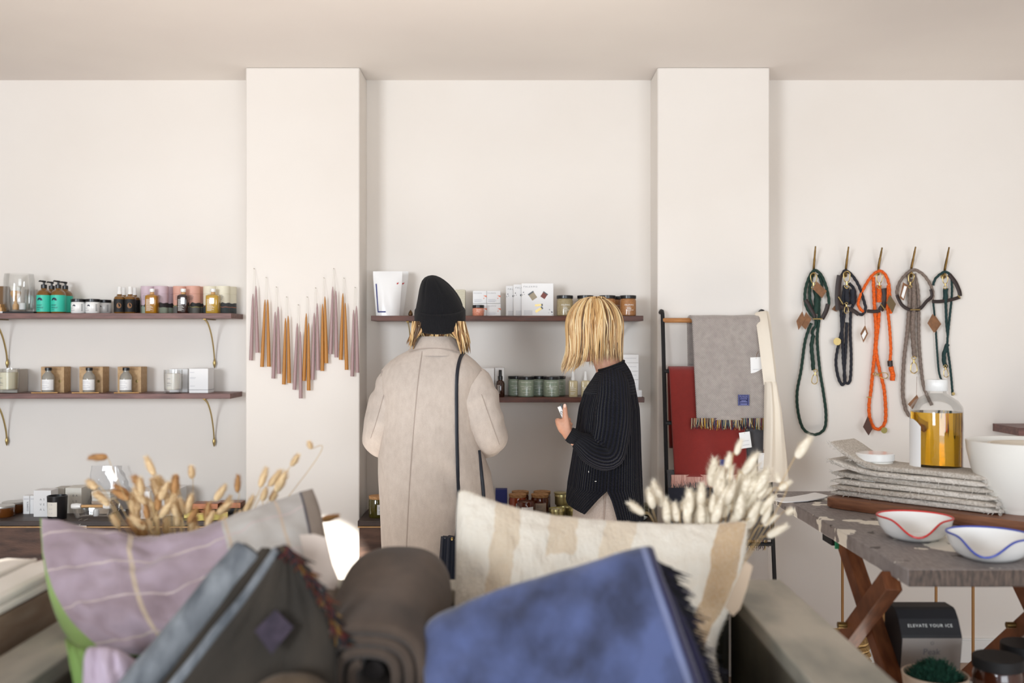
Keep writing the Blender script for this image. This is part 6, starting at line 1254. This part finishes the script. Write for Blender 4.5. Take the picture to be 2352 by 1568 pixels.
def surfA(px, py, e=0.003):
    _, l, r_, ry = interp(rowsA, py); x = lx(px); c, rx = lx((l + r_) / 2), (r_ - l) / 2 * kk; q_ = min(0.999, abs((x - c) / rx)); sy = -ry * (1 - q_ ** 2.25) ** (1 / 2.25); a = math.atan2(sy / ry, (x - c) / rx); z = lz(py)
    return Vector((x, sy * foldA(a, z) + 0.02 * max(0, z - 1.2) - e, z))
MB().tube([surfA(px, py, 0.0) for px, py in [(lerp(974, 941, i / 40) - 14 * math.sin(i / 40 * PI) * 0.5, lerp(806, 1380, i / 40)) for i in range(41)]], 0.0022, 6).build('back_seam', SEAM, ct)
from mathutils.bvhtree import BVHTree
def on_surface(o, base, pxs, Yg, off=0.001):            # points of a photo line dropped onto a mesh
    T_ = BVHTree.FromPolygons([v.co + Vector(base) for v in o.data.vertices], [tuple(p.vertices) for p in o.data.polygons]); out = []
    for px, py in pxs:
        E_ = Vector((0, 0, EYE)); d = (P(px, py, Yg) - E_).normalized(); h = T_.ray_cast(E_, d)
        if h[0] is not None: out.append(h[0] - d * off - Vector(base))
    return out
SL_ = [[(-.118, 0.0, 1.328), (-.146, -.002, 1.296), (-.164, -.006, 1.235), (-.186, -.012, 1.16), (-.202, -.002, 1.10), (-.19, .07, 1.075), (-.15, .16, 1.075), (-.10, .235, 1.09)], [(.104, 0.0, 1.328), (.136, -.002, 1.296), (.156, -.008, 1.235), (.180, -.014, 1.16), (.197, -.002, 1.10), (.185, .07, 1.075), (.15, .16, 1.075), (.10, .235, 1.09)]]
SR_ = [.046, .068, .078, .077, .072, .068, .060, .052]
for k, pts in enumerate(SL_):
    pp = cr(pts, 7); n_ = len(pp)
    rr_ = [pl(SR_, i / (n_ - 1)) * (1 + 0.03 * math.sin(i * 0.9 + k)) for i in range(n_)]
    sl = MB().tube(pp, rr_, 36).build('sleeve', COAT, ct, angle=180)
    for v in sl.data.vertices: v.co += v.normal * (0.010 * noise.noise(v.co * 9 + Vector((k * 5, 0, 0))) + 0.004 * noise.noise(v.co * 22))
    ln = ([(1106, 905), (1118, 940), (1132, 980), (1149, 1026)], [(882, 905), (872, 940), (862, 975), (850, 1010)])[1 - k]
    ps = on_surface(sl, (CX, KY, 0), [(lerp(p[0], q_[0], i / 8), lerp(p[1], q_[1], i / 8)) for p, q_ in zip(ln, ln[1:]) for i in range(8)], 3.6)
    if len(ps) > 3: MB().tube(ps, 0.0014, 6).build('sleeve_seam', SEAM, sl)
col = MB(); crs = [(809, 934, 1069, .104), (801, 939, 1064, .099), (787, 949, 1054, .087), (770, 960, 1042, .072), (765, 964, 1039, .066), (772, 968, 1034, .060), (796, 962, 1040, .064)]
col.loft([[p + Vector((0, 0.012, 0)) for p in ring(lx((l + r_) / 2), 0, lz(py), (r_ - l) / 2 * kk, ry, 48, 2.2, zfun=lambda x, y: -0.012 if y < -0.03 else (0.0 if y < 0.04 else -0.02))] for py, l, r_, ry in crs], caps=False).build('collar', COAT, ct, angle=60)
MB().tube(cr([surfA(px, py, 0.012) for px, py in ((944, 806), (965, 801), (1000, 799), (1035, 802), (1058, 808))], 5), 0.0022, 6).build('collar_seam', SEAM, ct)
for ps in (((1107, 850), (1104, 880), (1096, 915), (1091, 950)), ((880, 850), (878, 880), (880, 915), (878, 950))): MB().tube(cr([surfA(px, py, 0.001) for px, py in ps], 5), 0.0018, 6).build('armhole_seam', SEAM, ct)
hb, hf = head_balls((lx(1003), 0.035, 1.525), PI, 0.0)
limbs = [([(0, 0.0, 0.92), (0, 0.0, 1.1), (0, 0.0, 1.28)], [.13, .115, .12]), ([(0, 0.01, 1.28), (lx(1003), 0.02, 1.40), (lx(1003), 0.03, 1.50)], [.08, .055, .055])]
for s in (-1, 1):
    limbs += [([(s * .05, 0, 1.30), (s * .145, 0, 1.30), (s * .165, -.004, 1.2), (s * .19, 0.0, 1.09)], [.06, .05, .045, .04]), ([(s * .19, 0.0, 1.09), (s * .15, .14, 1.08), (s * .09, .262, 1.10)], [.04, .034, .026]), ([(s * .08, 0, .90), (s * .085, .01, .5), (s * .09, .0, .08)], [.085, .055, .036]), ([(s * .09, 0, .07), (s * .095, .12, .03)], [.036, .026])]
    w = Vector((s * .09, .262, 1.10)); limbs.append(([w, w + Vector((-s * .03, .045, .01))], [.026, .03]))
    for q_ in range(4): b = w + Vector((-s * (.012 + .01 * q_), .075 - .004 * q_, .028 - .016 * q_)); limbs.append(([w + Vector((-s * .03, .045, .02 - .012 * q_)), b, b + Vector((-s * .022, .012, 0)), b + Vector((-s * .034, -.008, -.004))], [.0095, .009, .0085, .0075]))
    limbs.append(([w + Vector((-s * .02, .02, .026)), w + Vector((-s * .02, .05, .05)), w + Vector((-s * .028, .078, .055))], [.011, .01, .008]))
body_mesh(t, limbs, hb); eyes(t, hf)
TRO = mat('dark_trousers', (44, 44, 50), 0.8)
for s in (-1, 1): MB().loft([ring(s * .085, .005, z, r_, r_, 24, 2.1) for z, r_ in ((.06, .062), (.3, .072), (.6, .088), (.93, .10))]).build('trouser_leg', TRO, t)
shoes(t, ((-.09, 0.03), (.09, 0.03)), PI, M['matt_black'])
BEAN = G('black_knit', 0.92, 0.06); x_, y_, z_ = BEAN.xyz('UV'); w_ = BEAN.math('SINE', BEAN.math('MULTIPLY', x_, 760.0)); BEAN.col(BEAN.mix(BEAN.noise(300), lin((14, 14, 16)), lin((32, 32, 36)))); BEAN.b.inputs['Specular IOR Level'].default_value = 0.2; BEAN.bump(w_, 0.3, 0.0012)
def bring(px, py, rpx, ry, n=96, tilt=0.26, crease=0.0): 
    out = ring(lx(px), 0.03, lz(py), rpx * kk, ry, n, 2.1, zfun=lambda x, y: tilt * (y - 0.03))
    if crease:
        c = Vector((lx(px), 0.03, lz(py))); out = [c + (p - c) * (1 - crease * max(0, math.cos(6 * 2 * PI * i / n + 0.8)) ** 6) for i, p in enumerate(out)]
    return out
bn = MB().loft([bring(px, py, r_, ry, crease=cs) for px, py, r_, ry, cs in ((1008, 724, 54, .102, 0), (1008, 712, 55.5, .103, .002), (1008, 700, 53.5, .099, .006), (1007, 688, 50, .093, .014), (1004.5, 676, 45.5, .085, .026), (1001, 664, 40, .075, .045), (997, 652, 33, .061, .07), (993.5, 643, 26, .046, .09), (991.5, 637, 19, .032, .09), (991, 633, 11, .018, .05), (991, 631, 3, .005, 0))]).build('beanie', BEAN.m, t, angle=180)
MB().loft([bring(px, py, r_, ry) for px, py, r_, ry in ((1009, 749, 51, .096), (1009, 752, 54.5, .101), (1009.5, 748, 57.5, .108), (1009.5, 732, 59, .112), (1009, 718, 59, .112), (1008.7, 711, 58, .110), (1008.5, 708, 56, .106), (1008, 707, 53, .100))], caps=False).build('folded_cuff', BEAN.m, bn, angle=180)
mb = MB(); rr = random.Random(4)
for k in range(300):
    side = -1 if k % 5 < 2 else 1; p0 = rr.uniform(950, 974) if side < 0 else rr.uniform(1036, 1067); p1 = p0 + side * rr.uniform(0, 5); p2 = p0 + side * rr.uniform(2, 12); p3 = p2 + side * rr.uniform(-2, 8)
    if side < 0: p2 = min(p2, 958); p3 = min(p3, 952)
    else: p2 = max(p2, 1050); p3 = max(p3, 1062)
    e_ = rr.uniform(782, 808) if side < 0 else rr.uniform(788, 819); y0 = rr.uniform(-.055, .07)
    hair_lock(mb, [(lx(p0), y0, lz(738)), (lx(p1), y0 - .004, lz(757)), (lx(p2), y0 - .002, lz(776)), (lx(p3), y0 + .004, lz(e_))], rr.uniform(.0025, .0048), lin(rr.choice(HB + HB[2:])), 0.5)
for k in range(46):
    px = rr.uniform(962, 1050); hair_lock(mb, [(lx(px), -.055, lz(748)), (lx(px + rr.gauss(0, 3)), -.062 + 0.0009 * abs(px - 1004), lz(762)), (lx(px + rr.gauss(0, 5)), -.05 + 0.001 * abs(px - 1004), lz(778))], rr.uniform(.004, .007), lin(rr.choice(HB)))
mb.build('hair', HAIR, t, angle=180)
# shoulder bag worn by this person
t = thing('shoulder_bag', 'dark navy pleated leather bag on a thin strap over the oatmeal coat', 'bag', (CX, KY, 0)); NAVL = mat('navy_leather', (38, 44, 58), 0.38, coat=0.2); NAVS = mat('navy_strap', (30, 34, 44), 0.45)
st = [(1066, 809), (1060, 820), (1055, 845), (1053, 880), (1053, 940), (1054, 1000), (1056, 1060), (1058, 1125), (1058, 1180), (1054, 1215)]
pp = cr([surfA(a, b, 0.005) if b < 1170 else surfA(a, b, 0.03) for a, b in st], 5); MB().tube(pp, 0.0065, 8, flat=(0.35, 1), up=(0, 1, 0)).build('strap', NAVS, t)
MB().tube(cr([surfA(1101, 1030, 0.006), surfA(1108, 1080, 0.006), surfA(1113, 1140, 0.01), surfA(1108, 1215, 0.03)], 6), 0.0065, 8, flat=(0.35, 1), up=(0, 1, 0)).build('strap', NAVS, t)
rg = []; c = surfA(1068, 1225, 0.05)
for j in range(14):
    v = j / 13; rg.append([c + Vector((lerp(.074, .088, v) * math.cos(a), (.028 + .01 * math.cos(a * 14)) * math.sin(a) * (0.7 + 0.5 * v), .03 - .2 * v + .004 * math.cos(a * 14))) for a in [2 * PI * i / 112 for i in range(112)]])
MB().loft(rg).build('pleated_body', NAVL, t, angle=180); MB().ball(surfA(1047, 1208, 0.055), 0.006, 10).build('snap', M['brass'], t)

# ---- person in the navy sweater, turned to the left
BY = 3.75; BX = XP(1400, BY); kb = BY / FOC; t = thing('person', 'person with blonde bob in a chunky navy sweater and beige trousers', 'person', (BX, BY, 0)); O = Vector(t.location)
bx = lambda px: (px - 1400) * kb
bz_ = lambda py: EYE - (py - 784) * kb
L3 = lambda px, py, Y: P(px, py, Y) - O
def knit(name, ribs, vert=True, yoke=False):
    g = G(name, 0.95, 0.06); g.b.inputs['Specular IOR Level'].default_value = 0.15; u, v, _ = g.xyz('UV'); a = g.math('SINE', g.math('MULTIPLY', u, ribs * 2 * PI)); b = g.math('SINE', g.math('MULTIPLY', v, 2 * PI * 62))
    if yoke: m_ = g.math('GREATER_THAN', v, 0.80); h = g.math('ADD', g.math('MULTIPLY', a, g.math('SUBTRACT', 1.0, m_)), g.math('MULTIPLY', b, m_))
    else: h = a
    st = g.math('SINE', g.math('ADD', g.math('MULTIPLY', v, 2 * PI * 150), g.math('MULTIPLY', u, ribs * 2 * PI))); f = g.math('MULTIPLY_ADD', h, 0.42, g.math('MULTIPLY_ADD', st, 0.12, 0.5))
    g.col(g.mix(f, lin((7, 8, 14)), lin((26, 28, 46)))); g.bump(g.math('ADD', h, g.math('MULTIPLY', st, 0.4)), 0.9, 0.0045); return g.m
rowsB = [(1200, 1297, 1477, .205), (1112, 1304, 1474, .195), (1050, 1314, 1472, .185), (997, 1322, 1470, .176), (936, 1331, 1467, .172), (900, 1342, 1460, .172), (880, 1350, 1455, .165), (862, 1360, 1447, .146), (848, 1368, 1438, .116), (838, 1374, 1431, .090)]
NU, NVr = 140, 64; grid = []
for j in range(NVr + 1):
    s = j / NVr; row = []
    for i in range(NU + 1):
        u = i / NU; below = max(0, 1 - s / 0.20) if s < 0.20 else 0.0
        g_f, g_b = 32 * below ** 0.8, 15 * below ** 0.8
        th = math.radians(lerp(-93 + g_b, 267 - g_f, u)); ca, sa = math.cos(th), math.sin(th)
        hem = 1185 if ca > 0 else lerp(1178, 1152, min(1, -ca)); hem = lerp(hem, 1142, max(0, -ca) * max(0, sa))
        py = lerp(1112, hem, below) if s < 0.20 else lerp(1112, 839, ((s - 0.20) / 0.80) ** 0.93)
        _, l, r_, ry = interp(rowsB, py); c, rx = bx((l + r_) / 2), (r_ - l) / 2 * kb
        fl = 1 + 0.17 * max(0, -ca) * max(0, sa) * max(0, min(1, (0.42 - s) / 0.42)); wv = 1 + 0.018 * noise.noise(Vector((ca * 2, sa * 2, py * 0.01)))
        x = c + rx * fl * wv * math.copysign(abs(ca) ** 0.9, ca); y = ry * wv * math.copysign(abs(sa) ** 0.9, sa); w = max(0, min(1, (900 - py) / 69)); rib = 0.0009 * math.sin(u * 84 * 2 * PI)
        row.append(Vector((x + ca * rib, y + sa * rib, bz_(py) + 0.42 * (x - c) * w)))
    grid.append(row)
o = MB().grid(grid).build('sweater', knit('navy_rib', 84, yoke=True), t, angle=180); sw = o; s_ = o.modifiers.new('knit_thickness', 'SOLIDIFY'); s_.thickness = 0.006; s_.offset = -1
SLV = [(1406, 868, 3.64), (1409, 900, 3.60), (1408, 945, 3.575), (1404, 990, 3.565), (1392, 1034, 3.56), (1364, 1034, 3.555), (1340, 1018, 3.555), (1326, 1008, 3.557)]; SLR = [v * .00156 for v in (30, 38, 42, 45, 45, 37, 28, 21)]
pp = cr([L3(*p) for p in SLV], 7); n_ = len(pp); sl = MB().tube(pp, [pl(SLR, i / (n_ - 1)) for i in range(n_)], 40).build('sleeve', knit('navy_rib_sleeve', 30), sw, angle=180)
for v in sl.data.vertices: v.co += v.normal * 0.007 * noise.noise(v.co * 11)
MB().tube(cr([L3(1334, 1014, 3.556), L3(1318, 1003, 3.557), L3(1307, 996, 3.558)], 6), [.028] * 6 + [.029] * 4 + [.027] * 3, 32).build('cuff', knit('navy_rib_cuff', 26), sl, angle=180)
pp = cr([L3(1410, 870, 3.86), L3(1412, 950, 3.92), L3(1402, 1035, 3.92), L3(1370, 1045, 3.88), L3(1350, 1038, 3.85)], 7); n_ = len(pp); MB().tube(pp, [pl([.05, .064, .066, .05, .035], i / (n_ - 1)) for i in range(n_)], 32).build('sleeve', MATS['navy_rib_sleeve'], sw, angle=180)
MB().box(L3(1368, 1105, 3.552), (0.006, 0.002, 0.0022)).box(L3(1352, 1083, 3.56), (0.002, 0.002, 0.005)).build('lint', M['white_ink'], sw)
# neck seam roll
MB().tube([p for p in grid[-1]], 0.0045, 8, caps=False).build('neckband', MATS['navy_rib_cuff'], sw)
# beige trousers
BEI = mat('beige_twill', (208, 194, 184), 0.85, col2=(196, 180, 170), ns=200, bump=0.2, bs=500)
mb = MB().loft([ring(bx((l + r_) / 2), 0, bz_(py), (r_ - l) / 2 * kb, ry, 48, 2.2) for py, l, r_, ry in ((1262, 1314, 1464, .165), (1200, 1314, 1466, .165), (1150, 1319, 1464, .16), (1080, 1330, 1462, .15), (1040, 1336, 1458, .145))])
tr = mb.build('trousers', BEI, t, angle=180)
for s in (-1, 1): MB().loft([ring(bx(1392), s * .082, z, rx, ry, 32, 2.2) for z, rx, ry in ((.04, .10, .085), (.35, .105, .082), (.62, .115, .082), (.72, .12, .084))]).build('trouser_leg', BEI, tr, angle=180)
MB().tube([Vector((bx(lerp(1381, 1375, i / 8)), -.164 - 0.0005, bz_(lerp(1095, 1262, i / 8)))) for i in range(9)], 0.0018, 6).build('side_seam', mat('beige_seam', (176, 158, 148), 0.9), tr)
yaw = math.radians(-65)                              # face turned left and slightly away from the camera
HC = Vector((bx(1366), 0.0, bz_(757))); hb, hf = head_balls(HC, yaw, 0.22)
limbs = [([(0, 0, .86), (bx(1398), 0, 1.05), (bx(1402), 0, 1.22)], [.092, .092, .095]), ([(bx(1404), 0, 1.24), (bx(1402), 0, 1.33), (bx(1388), 0, 1.40), (bx(1376), 0, 1.46)], [.062, .052, .050, .05])]
for s in (-1, 1): limbs += [([(0, s * .08, .9), (0, s * .085, .5), (0.01, s * .085, .08)], [.06, .055, .036]), ([(0.01, s * .085, .07), (-.11, s * .09, .03)], [.036, .024])]
ARM = [L3(1406, 898, 3.67), L3(1408, 945, 3.575), L3(1394, 1030, 3.56)]; limbs += [(ARM, [.04, .04, .038]), ([ARM[-1], L3(1340, 1018, 3.556), L3(1305, 997, 3.558)], [.038, .03, .021])]
ARM2 = [L3(1406, 898, 3.83), L3(1410, 950, 3.92), L3(1400, 1035, 3.92)]; limbs += [(ARM2, [.04, .04, .036]), ([ARM2[-1], L3(1366, 1035, 3.84)], [.036, .024])]
Y = 3.558
wr = L3(1304, 997, Y); KN = [(1282.5, 966, 0.000), (1284, 974, .006), (1287, 982, .012), (1291, 989, .018)]; TP = [(1309, 963), (1313, 974), (1312, 983), (1308, 991)]
for (kx, ky, kd), (tx, ty) in zip(KN, TP):
    kp = L3(kx, ky, Y + kd * 0.3); limbs.append(([wr, wr.lerp(kp, 0.5) + Vector((0, -.003, 0)), kp], [.017, .0135, .0105]))
    limbs.append(([kp, L3(kx - 1.5, ky - 0.5, Y + .026), L3(lerp(kx, tx, .45), lerp(ky, ty, .5), Y + .04), L3(tx - 1, ty, Y + .028)], [.0102, .0095, .0088, .0074]))
limbs.append(([wr + Vector((0, -.002, .006)), L3(1301.5, 974, Y - .004), L3(1298.5, 954, Y - .006), L3(1297.5, 934, Y - .004)], [.0155, .0135, .0108, .0085]))
w2 = L3(1366, 1035, 3.84)
for q_ in range(4): limbs.append(([w2, w2 + Vector((-.03, -.01 + .012 * q_, .012)), w2 + Vector((-.052, -.012 + .012 * q_, .004)), w2 + Vector((-.05, -.012 + .012 * q_, -.014))], [.016, .0095, .0085, .0075]))
limbs.append(([w2, w2 + Vector((-.02, -.025, .02)), w2 + Vector((-.042, -.03, .02))], [.014, .011, .0085]))
body_mesh(t, limbs, hb, voxel=0.0045, it=3); eyes(t, hf)
MB().ball(L3(1297.2, 931.5, Y - .0115), (.0052, .0018, .0075), 12).build('thumb_nail', mat('nail', (236, 196, 178), 0.25), t)
shoes(t, ((0.02, -.085), (0.02, .085)), math.radians(-90), mat('tan_shoe', (120, 84, 60), 0.5))
# bob
mb = MB(); rr = random.Random(9); hx, hy = bx(1365), 0.0; zc = bz_(752); zt_ = bz_(682) - 0.004
mb.ball((hx, hy, zc - 0.005), (.094, .082, zt_ - zc - 0.004), 24); 
for i in range(len(mb.v)): mb.c[i] = lin((132, 96, 56))
for k in range(900):
    phi = rr.uniform(-PI, PI); dg = math.degrees(phi)
    if 118 < dg < 166 and rr.random() < 0.9: continue
    lay = rr.random(); ex = 1.0 - 0.10 * lay; part = Vector((hx + 0.012 + rr.gauss(0, .006), hy + rr.uniform(-.03, .03), 0)); cp, sp = math.cos(phi), math.sin(phi)
    end_py = 830 if cp > 0.3 else lerp(836, 850, min(1, max(0, (0.3 - cp) / 1.3))); end_py += rr.gauss(-3, 5) - 10 * lay
    if cp < -0.6: end_py += rr.uniform(0, 10)
    pts = []; wob = rr.gauss(0, .004); ph = rr.uniform(0, 6)
    for j in range(9):
        a = min(1, j / 5) * PI / 2; q_ = max(0, (j - 5) / 3)
        R0 = math.sin(max(a, 0.12)); x = hx + cp * .107 * ex * R0; y = hy + sp * .094 * ex * R0; z = zc + (zt_ - zc) * math.cos(a) * (0.985 + 0.015 * ex) + 0.004 * ex
        if j == 0: x, y, z = part.x + cp * .012, part.y + sp * .012, zt_ + 0.002 * ex
        if q_ > 0:
            z = lerp(zc, bz_(end_py), q_); inn = 1 - 0.10 * q_ * (1 if cp < 0.5 else 0.3) + (0.05 * q_ ** 3 if cp > 0.5 else 0); x = hx + cp * .107 * ex * inn; y = hy + sp * .094 * ex * inn
            if cp < -0.25: x += (-0.012 - 0.02 * (-cp)) * q_ ** 3
        pts.append((x + wob * math.sin(j * 0.9 + ph) * -sp, y + wob * math.sin(j * 0.9 + ph) * cp, z))
    c = rr.choice(HB[:3] + HB[:3] + HB) if lay < 0.6 else rr.choice(HB[2:])
    hair_lock(mb, pts, rr.uniform(.0032, .0072), lin(c), 0.4, 4)
for k in range(16):
    e = rr.uniform(0, 1); hair_lock(mb, [(bx(1306 + 20 * e), -.045 + .03 * e, bz_(770)), (bx(1309 + 22 * e), -.05 + .03 * e, bz_(800)), (bx(1312 + 22 * e), -.05, bz_(828)), (bx(1298 + 26 * e + rr.gauss(0, 2)), -.048, bz_(848 + rr.gauss(0, 4)))], rr.uniform(.004, .007), lin(rr.choice(HB[:3])))
mb.build('hair', HAIR, t, angle=180)
# small packet in the hand
a = L3(1290.5, 944, Y + .008) + O; t = thing('small_packet', 'small white packet with black cap held in the hand', 'packet', a); rot = Matrix.Rotation(math.radians(-24), 3, 'Y')
MB().box((0, 0, -.006), (.013, .02, .05), m=rot).build('packet_body', M['white'], t, bevel=0.001); MB().box(rot @ Vector((.0068, -.003, .008)), (.006, .018, .036), m=rot).build('black_edge', M['black'], t, bevel=0.001)
MB().tube([rot @ Vector((-.0035 + .003 * math.cos(a_), -.0106, -.004 + .006 * math.sin(a_))) for a_ in [2 * PI * i / 14 for i in range(11)]], .0008, 5).build('logo', M['black'], t)
